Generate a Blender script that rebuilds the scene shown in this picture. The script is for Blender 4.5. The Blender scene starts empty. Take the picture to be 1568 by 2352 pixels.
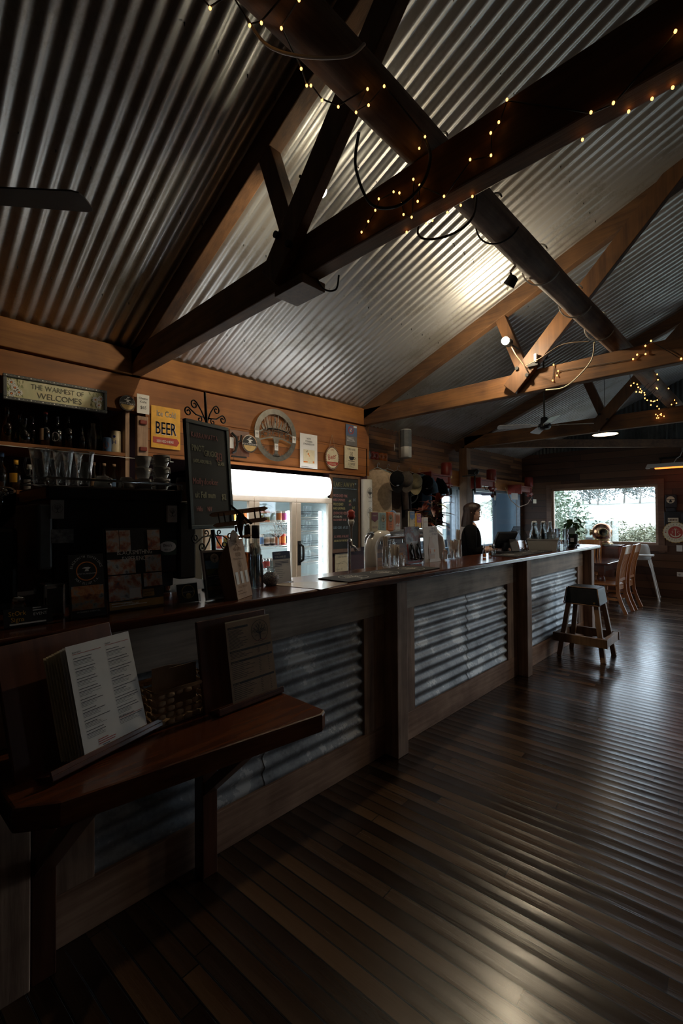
import bpy, math, random
from mathutils import Vector, Matrix, Euler
from math import sin, cos, pi, radians, sqrt, atan2
random.seed(7)
SC = bpy.context.scene
COL = SC.collection
# ---------------- camera ----------------
cd = bpy.data.cameras.new('camera'); cam = bpy.data.objects.new('camera', cd); COL.objects.link(cam)
cd.sensor_fit = 'VERTICAL'; cd.sensor_height = 36.0; cd.lens = 36.0*1045/2352; cd.clip_start = 0.02; cd.clip_end = 500
cam.matrix_world = Matrix.Translation((0,0,1.5)) @ Matrix.Rotation(radians(44.16),4,'Z') @ Matrix.Rotation(pi/2+radians(.91),4,'X') @ Matrix.Rotation(radians(-.38),4,'Z')
SC.camera = cam
# ---------------- exposure, world, lamps ----------------
SC.view_settings.view_transform = 'Standard'; SC.view_settings.look = 'None'
SC.view_settings.exposure = 0.0; SC.view_settings.gamma = 1.0; SC.view_settings.use_curve_mapping = False
SKY = 7.0
w = bpy.data.worlds.new('overcast_sky'); SC.world = w; w.use_nodes = True
wn = w.node_tree; wb = wn.nodes['Background']
wb.inputs[0].default_value = (.72,.86,1.0,1); wb.inputs[1].default_value = SKY
FLOOD_W = 60.0       # work light on the second truss
HEADER_E = 4.0       # fridge light box
PENDANT_E = 5.0
ADDED_PENDANT_W = 34.0      # added off-frame pendant that brightens the bar side
def point(name, loc, watts, col, r=.04):
    l = bpy.data.lights.new(name,'POINT'); l.energy = watts; l.color = col; l.shadow_soft_size = r
    o = bpy.data.objects.new(name, l); o.location = loc; COL.objects.link(o); return o
def spot(name, loc, to, watts, col, cone, blend, r=.03):
    l = bpy.data.lights.new(name,'SPOT'); l.energy = watts; l.color = col; l.shadow_soft_size = r; l.spot_size = radians(cone); l.spot_blend = blend
    o = bpy.data.objects.new(name, l); o.location = loc; o.rotation_euler = (Vector(to)-Vector(loc)).to_track_quat('-Z','Y').to_euler(); COL.objects.link(o); return o
def portal(name, loc, rot, sx, sy):
    l = bpy.data.lights.new(name,'AREA'); l.shape = 'RECTANGLE'; l.size = sx; l.size_y = sy; l.cycles.is_portal = True
    o = bpy.data.objects.new(name, l); o.location = loc; o.rotation_euler = rot; COL.objects.link(o)
portal('end_window_portal', (-2.685,10.50,1.55), (-pi/2,0,0), 1.93, 1.16)
portal('glass_door_portal', (.45,10.50,1.1), (-pi/2,0,0), 2.5, 2.2)
portal('side_window_portal', (4.12,8.75,1.5), (0,pi/2,0), 1.3, .9)
portal('bar_window_portal', (-4.40,6.78,1.5), (0,-pi/2,0), 1.1, 1.5)
portal('till_window_portal', (-4.40,9.17,1.5), (0,-pi/2,0), 1.1, 2.2)
# ---------------- mesh builder ----------------
_gc = {}
def glyph(ch):
    if ch not in _gc:
        c = bpy.data.curves.new('g','FONT'); c.body = ch; c.size = 1; c.resolution_u = 2
        o = bpy.data.objects.new('g', c); me = bpy.data.meshes.new_from_object(o)
        V = [tuple(v.co) for v in me.vertices]; Fc = [tuple(p.vertices) for p in me.polygons]
        xs = [v[0] for v in V] or [0]; lo, hi = min(xs), max(xs)
        _gc[ch] = ([(v[0]-lo, v[1]) for v in V], Fc, hi-lo)
        bpy.data.objects.remove(o); bpy.data.curves.remove(c); bpy.data.meshes.remove(me)
    return _gc[ch]
class MB:
    def __init__(s, M=None): s.v = []; s.f = []; s.sm = []; s.M = M
    def add(s, vs, fs, smooth=False, M=None):
        n = len(s.v)
        if M is not None: vs = [M @ Vector(v) for v in vs]
        if s.M is not None: vs = [s.M @ Vector(v) for v in vs]
        s.v += [tuple(v) for v in vs]
        s.f += [tuple(i+n for i in f) for f in fs]; s.sm += [smooth]*len(fs)
        return s
    def box(s, x0,x1,y0,y1,z0,z1, M=None):
        return s.add([(x0,y0,z0),(x1,y0,z0),(x1,y1,z0),(x0,y1,z0),(x0,y0,z1),(x1,y0,z1),(x1,y1,z1),(x0,y1,z1)],
              [(0,3,2,1),(4,5,6,7),(0,1,5,4),(1,2,6,5),(2,3,7,6),(3,0,4,7)], False, M)
    def beam(s, p0, p1, wd, ht, up=(0,0,1)):
        p0 = Vector(p0); p1 = Vector(p1); d = (p1-p0); L = d.length; d.normalize()
        r = d.cross(Vector(up)).normalized(); u = r.cross(d)
        R = Matrix((r,d,u)).transposed().to_4x4(); R.translation = p0
        return s.box(-wd/2,wd/2,0,L,-ht/2,ht/2,R)
    def cyl(s, p0, p1, r0, r1=None, n=16, caps=True, smooth=True):
        r1 = r0 if r1 is None else r1
        p0 = Vector(p0); p1 = Vector(p1); q = (p1-p0).to_track_quat('Z','Y').to_matrix()
        A = [p0+q@Vector((r0*cos(2*pi*i/n), r0*sin(2*pi*i/n),0)) for i in range(n)]
        B = [p1+q@Vector((r1*cos(2*pi*i/n), r1*sin(2*pi*i/n),0)) for i in range(n)]
        s.add(A+B, [(i,(i+1)%n,n+(i+1)%n,n+i) for i in range(n)], smooth)
        if caps:
            if r0>0: s.add(A, [tuple(range(n))[::-1]])
            if r1>0: s.add(B, [tuple(range(n))])
        return s
    def lathe(s, prof, c=(0,0,0), n=24, M=None, smooth=True, sx=1, sy=1):
        vs = []; fs = []; m = len(prof)
        for (r,z) in prof:
            for i in range(n):
                a = 2*pi*i/n; vs.append((c[0]+sx*r*cos(a), c[1]+sy*r*sin(a), c[2]+z))
        for k in range(m-1):
            for i in range(n):
                j = (i+1)%n; fs.append((k*n+i, k*n+j, (k+1)*n+j, (k+1)*n+i))
        return s.add(vs, fs, smooth, M)
    def tube(s, pts, r, n=6, closed=False, smooth=True):
        P = [Vector(p) for p in pts]; m = len(P); vs = []; fs = []; up = Vector((0,0,1)); last = None
        for k in range(m):
            if closed: t = P[(k+1)%m]-P[k-1]
            else: t = P[min(k+1,m-1)]-P[max(k-1,0)]
            t.normalize()
            if last is None:
                a = up if abs(t.z) < .9 else Vector((1,0,0)); x = t.cross(a).normalized()
            else: x = (last-t*last.dot(t)); x = x.normalized() if x.length>1e-6 else t.orthogonal().normalized()
            last = x; y = t.cross(x); rr = r[k] if isinstance(r,(list,tuple)) else r
            for i in range(n):
                a = 2*pi*i/n; vs.append(P[k]+x*(rr*cos(a))+y*(rr*sin(a)))
        for k in range(m if closed else m-1):
            k2 = (k+1)%m
            for i in range(n):
                j = (i+1)%n; fs.append((k*n+i,k*n+j,k2*n+j,k2*n+i))
        if not closed: fs += [tuple(range(n))[::-1], tuple((m-1)*n+i for i in range(n))]
        return s.add(vs, fs, smooth)
    def prism(s, pts, y0, y1, M=None):     # outline in x,z pushed along y
        n = len(pts)
        vs = [(x,y0,z) for x,z in pts]+[(x,y1,z) for x,z in pts]
        fs = [tuple(range(n)), tuple(range(n,2*n))[::-1]]+[(i,n+i,n+(i+1)%n,(i+1)%n) for i in range(n)]
        return s.add(vs, fs, False, M)
    def prismz(s, pts, z0, z1, M=None):
        n = len(pts)
        vs = [(x,y,z0) for x,y in pts]+[(x,y,z1) for x,y in pts]
        fs = [tuple(range(n))[::-1], tuple(range(n,2*n))]+[(i,(i+1)%n,n+(i+1)%n,n+i) for i in range(n)]
        return s.add(vs, fs, False, M)
    def ball(s, c, r, n=12, m=8, sc=(1,1,1), M=None):
        vs = [(c[0],c[1],c[2]-r*sc[2])]; fs = []
        for k in range(1,m):
            t = pi*k/m
            for i in range(n):
                a = 2*pi*i/n; vs.append((c[0]+r*sc[0]*sin(t)*cos(a), c[1]+r*sc[1]*sin(t)*sin(a), c[2]-r*sc[2]*cos(t)))
        vs.append((c[0],c[1],c[2]+r*sc[2])); e = len(vs)-1
        for i in range(n): fs.append((0,1+(i+1)%n,1+i)); fs.append((e,1+(m-2)*n+i,1+(m-2)*n+(i+1)%n))
        for k in range(m-2):
            for i in range(n):
                j = (i+1)%n; fs.append((1+k*n+i,1+k*n+j,1+(k+1)*n+j,1+(k+1)*n+i))
        return s.add(vs, fs, True, M)
    def rect(s, x0,x1,z0,z1,y=0, M=None): return s.add([(x0,y,z0),(x1,y,z0),(x1,y,z1),(x0,y,z1)],[(0,1,2,3)],False,M)
    def disc(s, cx,cz,r,y=0,n=28,sx=1,r0=0):
        if r0 == 0: return s.add([(cx+sx*r*cos(2*pi*i/n),y,cz+r*sin(2*pi*i/n)) for i in range(n)],[tuple(range(n))])
        A = [(cx+sx*q*cos(2*pi*i/n),y,cz+q*sin(2*pi*i/n)) for q in (r0,r) for i in range(n)]
        return s.add(A,[(i,n+i,n+(i+1)%n,(i+1)%n) for i in range(n)])
    def line(s, x0,z0,x1,z1,wd,y=0):
        dx,dz = x1-x0,z1-z0; L = max(1e-9,sqrt(dx*dx+dz*dz)); nx,nz = -dz/L*wd/2, dx/L*wd/2
        return s.add([(x0-nx,y,z0-nz),(x1-nx,y,z1-nz),(x1+nx,y,z1+nz),(x0+nx,y,z0+nz)],[(0,1,2,3)])
    def text(s, st, x, z, size, y=0, align='c', fx=1.0, gap=.07, rot=0, wob=0, M=None):
        adv = []; tot = 0
        for ch in st:
            if ch == ' ': adv.append(None); tot += .3*fx; continue
            g = glyph(ch); adv.append(g); tot += (g[2]+gap)*fx
        tot -= gap*fx
        x0 = {'c':-tot/2,'l':0,'r':-tot}[align]; cr,sr = cos(rot),sin(rot)
        for g in adv:
            if g is None: x0 += .3*fx; continue
            dz = random.uniform(-wob,wob)
            vs = []
            for (gx,gz) in g[0]:
                a = (x0+gx*fx)*size; b = (gz+dz)*size
                vs.append((x+a*cr-b*sr, y, z+a*sr+b*cr))
            s.add(vs, g[1], False, M); x0 += (g[2]+gap)*fx
        return s
    def arc(s, st, cx, cz, r, a0, a1, size, y=0, fx=1.0, inward=False):
        n = len(st)
        for i,ch in enumerate(st):
            if ch == ' ': continue
            a = a0+(a1-a0)*(i/(max(1,n-1))); g = glyph(ch)
            rot = a+pi/2 if inward else a-pi/2
            cr,sr = cos(rot),sin(rot); px,pz = cx+r*cos(a), cz+r*sin(a)
            vs = [(px+((gx-g[2]/2)*fx*cr-gz*sr)*size, y, pz+((gx-g[2]/2)*fx*sr+gz*cr)*size) for gx,gz in g[0]]
            s.add(vs, g[1])
        return s
    def tree(s, cx, cz, r, y=0, ring=True, th=.05, word=True, thick=0, seed=3, sx=1):
        # bare branching tree in a ring
        R = random.Random(seed); L = []
        L.append((0,-.82,0,-.28,.13)); L += [(-.28,-.88,0,-.76,.06),(.28,-.88,0,-.76,.06)]
        def br(x,z,a,l,wd,d):
            x2,z2 = x+l*cos(a), z+l*sin(a)
            if x2*x2+z2*z2 > .72: return
            L.append((x,z,x2,z2,wd))
            if d:
                for k in (-1,1): br(x2,z2,a+k*R.uniform(.25,.55),l*R.uniform(.68,.85),wd*.66,d-1)
        for a in (.55,.95,1.35,1.8,2.2,2.6): br(0,-.3,a,.42,.075,3)
        for (x0,z0,x1,z1,wd) in L: s.line(cx+x0*r*sx,cz+z0*r,cx+x1*r*sx,cz+z1*r,wd*r,y)
        if ring: s.disc(cx,cz,r,y,36,sx,r*(1-th))
        return s
    def build(s, name, mt, parent=None, bevel=0, seg=2):
        me = bpy.data.meshes.new(name); me.from_pydata(s.v, [], s.f); me.update()
        me.polygons.foreach_set('use_smooth', s.sm)
        if isinstance(mt,(list,tuple)):
            for q in mt: me.materials.append(q)
        else: me.materials.append(mt)
        o = bpy.data.objects.new(name, me); COL.objects.link(o)
        if parent is not None: o.parent = parent
        if bevel:
            b = o.modifiers.new('edge','BEVEL'); b.width = bevel; b.segments = seg; b.limit_method = 'ANGLE'; b.angle_limit = radians(40)
        return o
def tag(o, label, cat, group=None):
    o['label'] = label; o['category'] = cat
    if group: o['group'] = group
    return o
def thing(name, label, cat, loc=(0,0,0), rz=0, group=None, rx=0, ry=0):
    o = bpy.data.objects.new(name, None); COL.objects.link(o); o.empty_display_size = .05
    o.location = loc; o.rotation_mode = 'XYZ'; o.rotation_euler = (rx,ry,rz)
    return tag(o, label, cat, group)
def struct(o): o['kind'] = 'structure'; return o
def dup(root, loc, rz=None, label=None, group=None):
    r = root.copy(); COL.objects.link(r); r.location = loc
    if rz is not None: r.rotation_euler = (r.rotation_euler[0], r.rotation_euler[1], rz)
    if label: r['label'] = label
    if group: r['group'] = group
    for ch in list(root.children):
        c = ch.copy(); COL.objects.link(c); c.parent = r
        for g in list(ch.children):
            d = g.copy(); COL.objects.link(d); d.parent = c
    return r
# ---------------- materials ----------------
def nt(name):
    m = bpy.data.materials.new(name); m.use_nodes = True; t = m.node_tree
    return m, t, t.nodes['Principled BSDF']
def lnk(t,a,b): t.links.new(a,b)
def coords(t, rnd=True):
    tc = t.nodes.new('ShaderNodeTexCoord')
    if not rnd: return tc.outputs['Object']
    oi = t.nodes.new('ShaderNodeObjectInfo'); mu = t.nodes.new('ShaderNodeVectorMath'); mu.operation = 'MULTIPLY_ADD'
    cb = t.nodes.new('ShaderNodeCombineXYZ')
    for i in range(3): lnk(t, oi.outputs['Random'], cb.inputs[i])
    mu.inputs[1].default_value = (7,11,13); lnk(t, cb.outputs[0], mu.inputs[0]); lnk(t, tc.outputs['Object'], mu.inputs[2])
    return mu.outputs[0]
def ramp(t, fac, stops):
    r = t.nodes.new('ShaderNodeValToRGB'); e = r.color_ramp.elements
    while len(e) < len(stops): e.new(.5)
    for k,(p,c) in enumerate(stops): e[k].position = p; e[k].color = (*c[:3],1)
    lnk(t, fac, r.inputs[0]); return r.outputs[0]
def noise(t, vec, sc, scale3=None, detail=4, rough=.55):
    n = t.nodes.new('ShaderNodeTexNoise'); n.inputs['Scale'].default_value = sc; n.inputs['Detail'].default_value = detail; n.inputs['Roughness'].default_value = rough
    if scale3:
        m = t.nodes.new('ShaderNodeVectorMath'); m.operation = 'MULTIPLY'; m.inputs[1].default_value = scale3; lnk(t, vec, m.inputs[0]); vec = m.outputs[0]
    lnk(t, vec, n.inputs['Vector']); return n.outputs[0]
def bump(t, b, h, st, dist=.01):
    n = t.nodes.new('ShaderNodeBump'); n.inputs['Strength'].default_value = st; n.inputs['Distance'].default_value = dist
    lnk(t, h, n.inputs['Height']); lnk(t, n.outputs[0], b.inputs['Normal'])
def plain(name, c, rough=.5, metal=0, var=.15, nsc=20, trans=0, alpha=1, emit=None, es=0, spec=.5, coat=0):
    m,t,b = nt(name)
    if var:
        v = coords(t); f = noise(t, v, nsc)
        lnk(t, ramp(t, f, [(.3,[x*(1-var) for x in c]),(.7,[min(1,x*(1+var)) for x in c])]), b.inputs['Base Color'])
    else: b.inputs['Base Color'].default_value = (*c,1)
    b.inputs['Roughness'].default_value = rough; b.inputs['Metallic'].default_value = metal
    b.inputs['Specular IOR Level'].default_value = spec
    if coat: b.inputs['Coat Weight'].default_value = coat; b.inputs['Coat Roughness'].default_value = .08
    if trans: b.inputs['Transmission Weight'].default_value = trans
    if emit: b.inputs['Emission Color'].default_value = (*emit,1); b.inputs['Emission Strength'].default_value = es
    return m
def wood(name, c1, c2, axis='x', sc=1.0, rough=.5, coat=0, bs=.25, grey=None):
    m,t,b = nt(name); v = coords(t)
    s3 = {'x':(1.5,28,28),'y':(28,1.5,28),'z':(28,28,1.5)}[axis]
    f = noise(t, v, sc, s3, 6, .65); g = noise(t, v, 3*sc, None, 3)
    mx = t.nodes.new('ShaderNodeMath'); mx.operation = 'MULTIPLY_ADD'; mx.inputs[1].default_value = .5; lnk(t, g, mx.inputs[0])
    m2 = t.nodes.new('ShaderNodeMath'); m2.operation = 'MULTIPLY'; m2.inputs[1].default_value = .5; lnk(t, f, m2.inputs[0]); lnk(t, m2.outputs[0], mx.inputs[2])
    cm = [(a+b2)/2 for a,b2 in zip(c1,c2)]
    lnk(t, ramp(t, mx.outputs[0], [(.39,c1),(.5,cm),(.61,c2)]), b.inputs['Base Color'])
    b.inputs['Roughness'].default_value = rough; bump(t, b, f, bs, .004)
    if coat: b.inputs['Coat Weight'].default_value = coat; b.inputs['Coat Roughness'].default_value = .12
    return m
def planks(name, cols, along, across, width, length, rough=(.4,.6), cup=.3, coat=0, gap=.03, rot=0, bdist=.006):
    m,t,b = nt(name); tc = t.nodes.new('ShaderNodeTexCoord'); vec = tc.outputs['Object']
    if rot:
        mp = t.nodes.new('ShaderNodeMapping'); mp.inputs['Rotation'].default_value = (0,0,rot); lnk(t, vec, mp.inputs[0]); vec = mp.outputs[0]
    sp = t.nodes.new('ShaderNodeSeparateXYZ'); lnk(t, vec, sp.inputs[0])
    def M(op, a, bb=None, c=None):
        n = t.nodes.new('ShaderNodeMath'); n.operation = op
        for i,q in enumerate((a,bb,c)):
            if q is None: continue
            if isinstance(q,(int,float)): n.inputs[i].default_value = q
            else: lnk(t, q, n.inputs[i])
        return n.outputs[0]
    A = sp.outputs['XYZ'.index(along.upper())]; B = sp.outputs['XYZ'.index(across.upper())]
    r = M('DIVIDE', B, width); row = M('FLOOR', r); fr = M('FRACT', r)
    w1 = t.nodes.new('ShaderNodeTexWhiteNoise'); w1.noise_dimensions = '1D'; lnk(t, row, w1.inputs['W'])
    a = M('ADD', M('DIVIDE', A, length), M('MULTIPLY', w1.outputs['Value'], 7.3)); cl = M('FLOOR', a); fa = M('FRACT', a)
    w2 = t.nodes.new('ShaderNodeTexWhiteNoise'); w2.noise_dimensions = '2D'; cb = t.nodes.new('ShaderNodeCombineXYZ')
    lnk(t, row, cb.inputs[0]); lnk(t, cl, cb.inputs[1]); lnk(t, cb.outputs[0], w2.inputs['Vector'])
    k = w2.outputs['Value']
    cb2 = t.nodes.new('ShaderNodeCombineXYZ'); lnk(t, M('ADD', M('MULTIPLY', A, 1.6), M('MULTIPLY',k,31)), cb2.inputs[0]); lnk(t, M('MULTIPLY', B, 34), cb2.inputs[1]); lnk(t, M('MULTIPLY',k,17), cb2.inputs[2])
    g = noise(t, cb2.outputs[0], 1, None, 6, .65)
    col = ramp(t, M('ADD', M('MULTIPLY', k, .72), M('MULTIPLY', g, .28)), cols)
    e1 = M('GREATER_THAN', M('ABSOLUTE', M('SUBTRACT', fr, .5)), .5-gap); e2 = M('GREATER_THAN', M('ABSOLUTE', M('SUBTRACT', fa, .5)), .5-.0025/length)
    ed = M('MAXIMUM', e1, e2)
    mix = t.nodes.new('ShaderNodeMix'); mix.data_type = 'RGBA'; lnk(t, ed, mix.inputs[0]); lnk(t, col, mix.inputs[6]); mix.inputs[7].default_value = (.006,.004,.003,1)
    lnk(t, mix.outputs[2], b.inputs['Base Color'])
    rr = t.nodes.new('ShaderNodeMapRange'); lnk(t, M('ADD',M('MULTIPLY',k,.5),M('MULTIPLY',g,.5)), rr.inputs[0]); rr.inputs[3].default_value = rough[0]; rr.inputs[4].default_value = rough[1]
    lnk(t, rr.outputs[0], b.inputs['Roughness'])
    # cupped board profile, board-to-board steps, grain and open joints
    d = M('SUBTRACT', fr, .5); prof = M('MULTIPLY', M('MULTIPLY', d, d), cup*4)
    h = M('ADD', M('ADD', prof, M('MULTIPLY', k, .35)), M('SUBTRACT', M('MULTIPLY', g, .35), M('MULTIPLY', ed, 1.2)))
    bump(t, b, h, .8, bdist)
    if coat: b.inputs['Coat Weight'].default_value = coat; b.inputs['Coat Roughness'].default_value = .2
    return m
def galv(name, base, rough, dirt, metal=1.0, stain=.5, sc=2.0, pale=None):
    m,t,b = nt(name); v = coords(t)
    n1 = noise(t, v, sc, None, 5, .6); n2 = noise(t, v, 60, None, 2)
    f = t.nodes.new('ShaderNodeMath'); f.operation = 'MULTIPLY_ADD'; f.inputs[1].default_value = .2; lnk(t, n2, f.inputs[0]); 
    g = t.nodes.new('ShaderNodeMath'); g.operation = 'MULTIPLY'; g.inputs[1].default_value = .8; lnk(t, n1, g.inputs[0]); lnk(t, g.outputs[0], f.inputs[2])
    lnk(t, ramp(t, f.outputs[0], [(.5-stain*.3,dirt),(.5+stain*.04,base)]+([(.555,base),(.575,pale)] if pale else [])), b.inputs['Base Color'])
    b.inputs['Metallic'].default_value = metal; b.inputs['Roughness'].default_value = rough
    bump(t, b, n2, .08, .002); return m
def glass(name, tint=(.93,.96,.97), gloss=.08):
    m = bpy.data.materials.new(name); m.use_nodes = True; t = m.node_tree; t.nodes.clear()
    o = t.nodes.new('ShaderNodeOutputMaterial'); tr = t.nodes.new('ShaderNodeBsdfTransparent'); gl = t.nodes.new('ShaderNodeBsdfGlossy')
    tr.inputs[0].default_value = (*tint,1); gl.inputs['Roughness'].default_value = .03; gl.inputs[0].default_value = (1,1,1,1)
    lw = t.nodes.new('ShaderNodeLayerWeight'); lw.inputs['Blend'].default_value = .35
    ad = t.nodes.new('ShaderNodeMath'); ad.operation = 'MULTIPLY_ADD'; ad.inputs[1].default_value = .5; ad.inputs[2].default_value = gloss; lnk(t, lw.outputs['Fresnel'], ad.inputs[0])
    mx = t.nodes.new('ShaderNodeMixShader'); lnk(t, ad.outputs[0], mx.inputs[0]); lnk(t, tr.outputs[0], mx.inputs[1]); lnk(t, gl.outputs[0], mx.inputs[2])
    lnk(t, mx.outputs[0], o.inputs[0]); return m
def fabric_screen(name, c, tl=.5):
    m = bpy.data.materials.new(name); m.use_nodes = True; t = m.node_tree; t.nodes.clear()
    o = t.nodes.new('ShaderNodeOutputMaterial'); d = t.nodes.new('ShaderNodeBsdfDiffuse'); r = t.nodes.new('ShaderNodeBsdfTranslucent')
    d.inputs[0].default_value = (*c,1); r.inputs[0].default_value = (*c,1)
    mx = t.nodes.new('ShaderNodeMixShader'); mx.inputs[0].default_value = tl; lnk(t, d.outputs[0], mx.inputs[1]); lnk(t, r.outputs[0], mx.inputs[2]); lnk(t, mx.outputs[0], o.inputs[0]); return m
def patches(name, cols, sc=8, rough=.4, coat=0):     # printed photo areas: soft blotches of the print's own colours
    m,t,b = nt(name); v = coords(t); f = noise(t, v, sc, None, 3, .6)
    n = len(cols); lnk(t, ramp(t, f, [(.28+.44*i/(n-1),c) for i,c in enumerate(cols)]), b.inputs['Base Color'])
    b.inputs['Roughness'].default_value = rough
    if coat: b.inputs['Coat Weight'].default_value = coat
    return m
def leafmat(name, c1, c2, tl=.3):
    m,t,b = nt(name); v = coords(t); f = noise(t, v, 14, None, 3)
    lnk(t, ramp(t, f, [(.38,c1),(.62,c2)]), b.inputs['Base Color']); b.inputs['Roughness'].default_value = .45
    b.inputs['Subsurface Weight'].default_value = 0; b.inputs['Transmission Weight'].default_value = 0
    return m
def emis(name, c, s):
    m,t,b = nt(name); b.inputs['Base Color'].default_value = (*c,1); b.inputs['Emission Color'].default_value = (*c,1); b.inputs['Emission Strength'].default_value = s; return m
X = {}
X['roof'] = galv('galvanised_roof_sheet', (.56,.575,.58), .44, (.45,.45,.43), .85, .25)
X['corr'] = galv('weathered_corrugated_iron', (.38,.40,.42), .52, (.11,.115,.12), .45, .7, 4, (.62,.63,.62))
X['floor'] = planks('dark_stained_floorboards', [(0,(.012,.006,.004)),(.35,(.036,.018,.009)),(.65,(.075,.038,.017)),(1,(.15,.078,.034))], 'x','y',.068,1.7,(.16,.34),.45,.45,.05,radians(-4.2),.006)
X['wallpl'] = planks('reclaimed_wall_boards', [(0,(.03,.013,.007)),(.35,(.11,.045,.018)),(.65,(.18,.078,.03)),(1,(.30,.145,.06))], 'y','z',.062,1.1,(.5,.7),0,0,.03)
X['endpl'] = planks('dark_end_wall_boards', [(0,(.03,.013,.008)),(.5,(.085,.036,.018)),(1,(.14,.065,.03))], 'x','z',.135,3.0,(.5,.7),0,0,.02)
X['panel'] = planks('orange_brown_wall_boards', [(0,(.17,.055,.011)),(.5,(.29,.10,.020)),(1,(.39,.145,.032))], 'y','z',.105,2.6,(.5,.65),0,0,.012)
X['beam_x'] = wood('rough_timber_x', (.085,.040,.018),(.20,.10,.042),'x',1,.65)
X['beam_y'] = wood('rough_timber_y', (.22,.08,.018),(.40,.16,.038),'y',1,.6)
X['beam_z'] = wood('rough_timber_z', (.09,.045,.022),(.2,.105,.05),'z',1,.65)
X['log'] = wood('old_round_log', (.10,.06,.042),(.26,.17,.12),'y',1.5,.75,0,.6)
X['board_d'] = wood('broad_timber_board', (.20,.066,.013),(.34,.12,.026),'y',.8,.55)
X['grey_x'] = wood('weathered_bar_timber_y', (.30,.24,.19),(.60,.50,.41),'y',1.2,.7,0,.4)
X['brn_y'] = wood('brown_bar_timber_y', (.28,.15,.095),(.58,.36,.24),'y',1.2,.65,0,.3)
X['brn_z'] = wood('brown_bar_timber_z', (.24,.145,.10),(.54,.36,.25),'z',1.2,.65,0,.3)
X['counter'] = wood('polished_jarrah', (.055,.016,.009),(.15,.045,.02),'y',1,.2,.25,.06)
X['slab'] = wood('varnished_redgum_slab', (.07,.018,.008),(.20,.062,.02),'y',1,.25,.4,.1)
X['redwood'] = wood('red_stained_wood', (.07,.022,.012),(.16,.055,.028),'z',1,.4,.2,.1)
X['chairw'] = wood('honey_chair_timber', (.24,.07,.015),(.46,.17,.04),'z',1,.32,.4,.06)
X['stoolw'] = wood('stool_timber', (.13,.07,.04),(.34,.2,.11),'z',1,.55,0,.3)
X['tablew'] = wood('dark_cherry_table', (.05,.013,.009),(.12,.035,.02),'x',1,.15,.6,.05)
X['ply'] = wood('laser_cut_plywood', (.34,.20,.11),(.50,.31,.18),'z',1,.6)
X['kraft'] = plain('kraft_brown', (.36,.24,.15), .75)
X['paper'] = plain('white_paper', (.74,.73,.72), .6, 0, .04)
X['cream'] = plain('cream_paper', (.68,.60,.42), .6, 0, .10)
X['black'] = plain('black_print', (.015,.015,.017), .6, 0, 0)
X['blackgloss'] = plain('black_gloss_steel', (.012,.013,.016), .28, 0, .1)
X['blackmat'] = plain('black_matt', (.02,.02,.022), .7)
X['iron'] = plain('wrought_iron', (.012,.014,.015), .5, .4)
X['white'] = plain('white_plastic', (.72,.70,.66), .4, 0, .04)
X['whitefr'] = plain('warm_white_fridge_frame', (.80,.70,.60), .45, 0, .04)
X['chrome'] = plain('chrome', (.75,.76,.78), .12, 1, .05)
X['brass'] = plain('aged_brass', (.55,.38,.15), .3, 1, .2)
X['copper'] = plain('polished_copper', (.80,.38,.20), .2, 1, .15)
X['porc'] = plain('white_glazed_ceramic', (.75,.72,.68), .12, 0, .03, coat=.5)
X['greyporc'] = plain('grey_glazed_ceramic', (.50,.49,.47), .2, 0, .05)
X['red'] = plain('red_enamel', (.20,.022,.014), .4, 0, .3, 9)
X['redsign'] = plain('red_print', (.42,.05,.035), .5, 0, .1)
X['orange'] = plain('orange_print', (.70,.20,.04), .5, 0, .1)
X['yellow'] = plain('yellow_tin', (.80,.42,.05), .45, 0, .18, 12)
X['navy'] = plain('navy_print', (.06,.08,.16), .5, 0, .1)
X['blue'] = plain('steel_blue_print', (.12,.22,.42), .5, 0, .1)
X['ltblue'] = plain('pale_blue_print', (.36,.50,.50), .5, 0, .08)
X['pink'] = plain('magenta_print', (.45,.10,.30), .5, 0, .15)
X['maroon'] = plain('maroon_print', (.22,.05,.07), .5, 0, .1)
X['chalk'] = plain('chalkboard_black', (.022,.026,.028), .75, 0, .25, 6)
X['chW'] = plain('white_chalk', (.55,.55,.50), .9, 0, .2, 60)
X['chY'] = plain('yellow_chalk', (.60,.55,.28), .9, 0, .2, 60)
X['chP'] = plain('pink_chalk', (.55,.26,.26), .9, 0, .2, 60)
X['chB'] = plain('blue_chalk', (.28,.38,.50), .9, 0, .2, 60)
X['chG'] = plain('faint_chalk', (.20,.20,.18), .9, 0, .2, 60)
X['tealframe'] = plain('dark_teal_painted_wood', (.03,.055,.065), .5)
X['steel'] = plain('cut_steel_plate', (.11,.105,.095), .42, .6, .3)
X['glass'] = glass('clear_glass')
X['pane'] = glass('window_pane', (.97,.98,.98), .01)
X['acryl'] = glass('clear_acrylic', (.93,.95,.96), .05)
X['gamber'] = glass('amber_glass', (.35,.14,.04), .06)
X['ggreen'] = glass('green_glass', (.16,.24,.15), .06)
X['gdark'] = glass('dark_glass', (.06,.05,.045), .08)
X['gclear'] = glass('bottle_glass', (.80,.84,.84), .07)
X['gpale'] = glass('pale_spirit_glass', (.72,.80,.85), .07)
X['hair'] = wood('brown_hair', (.016,.007,.005),(.036,.016,.011),'z',3,.5,0,.4)
X['skin'] = plain('skin', (.74,.45,.34), .5, 0, .07)
X['lips'] = plain('lips', (.42,.12,.10), .45, 0, .05)
X['blackcl'] = plain('black_cotton', (.006,.006,.007), .95, 0, .3, spec=.1)
X['straw'] = plain('paper_straw', (.72,.64,.56), .7, 0, .08, 50)
X['stick'] = plain('wooden_stirrer', (.55,.36,.24), .7, 0, .1, 50)
X['rubber'] = plain('bar_mat_rubber', (.018,.018,.02), .85, 0, .2, 80)
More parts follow.
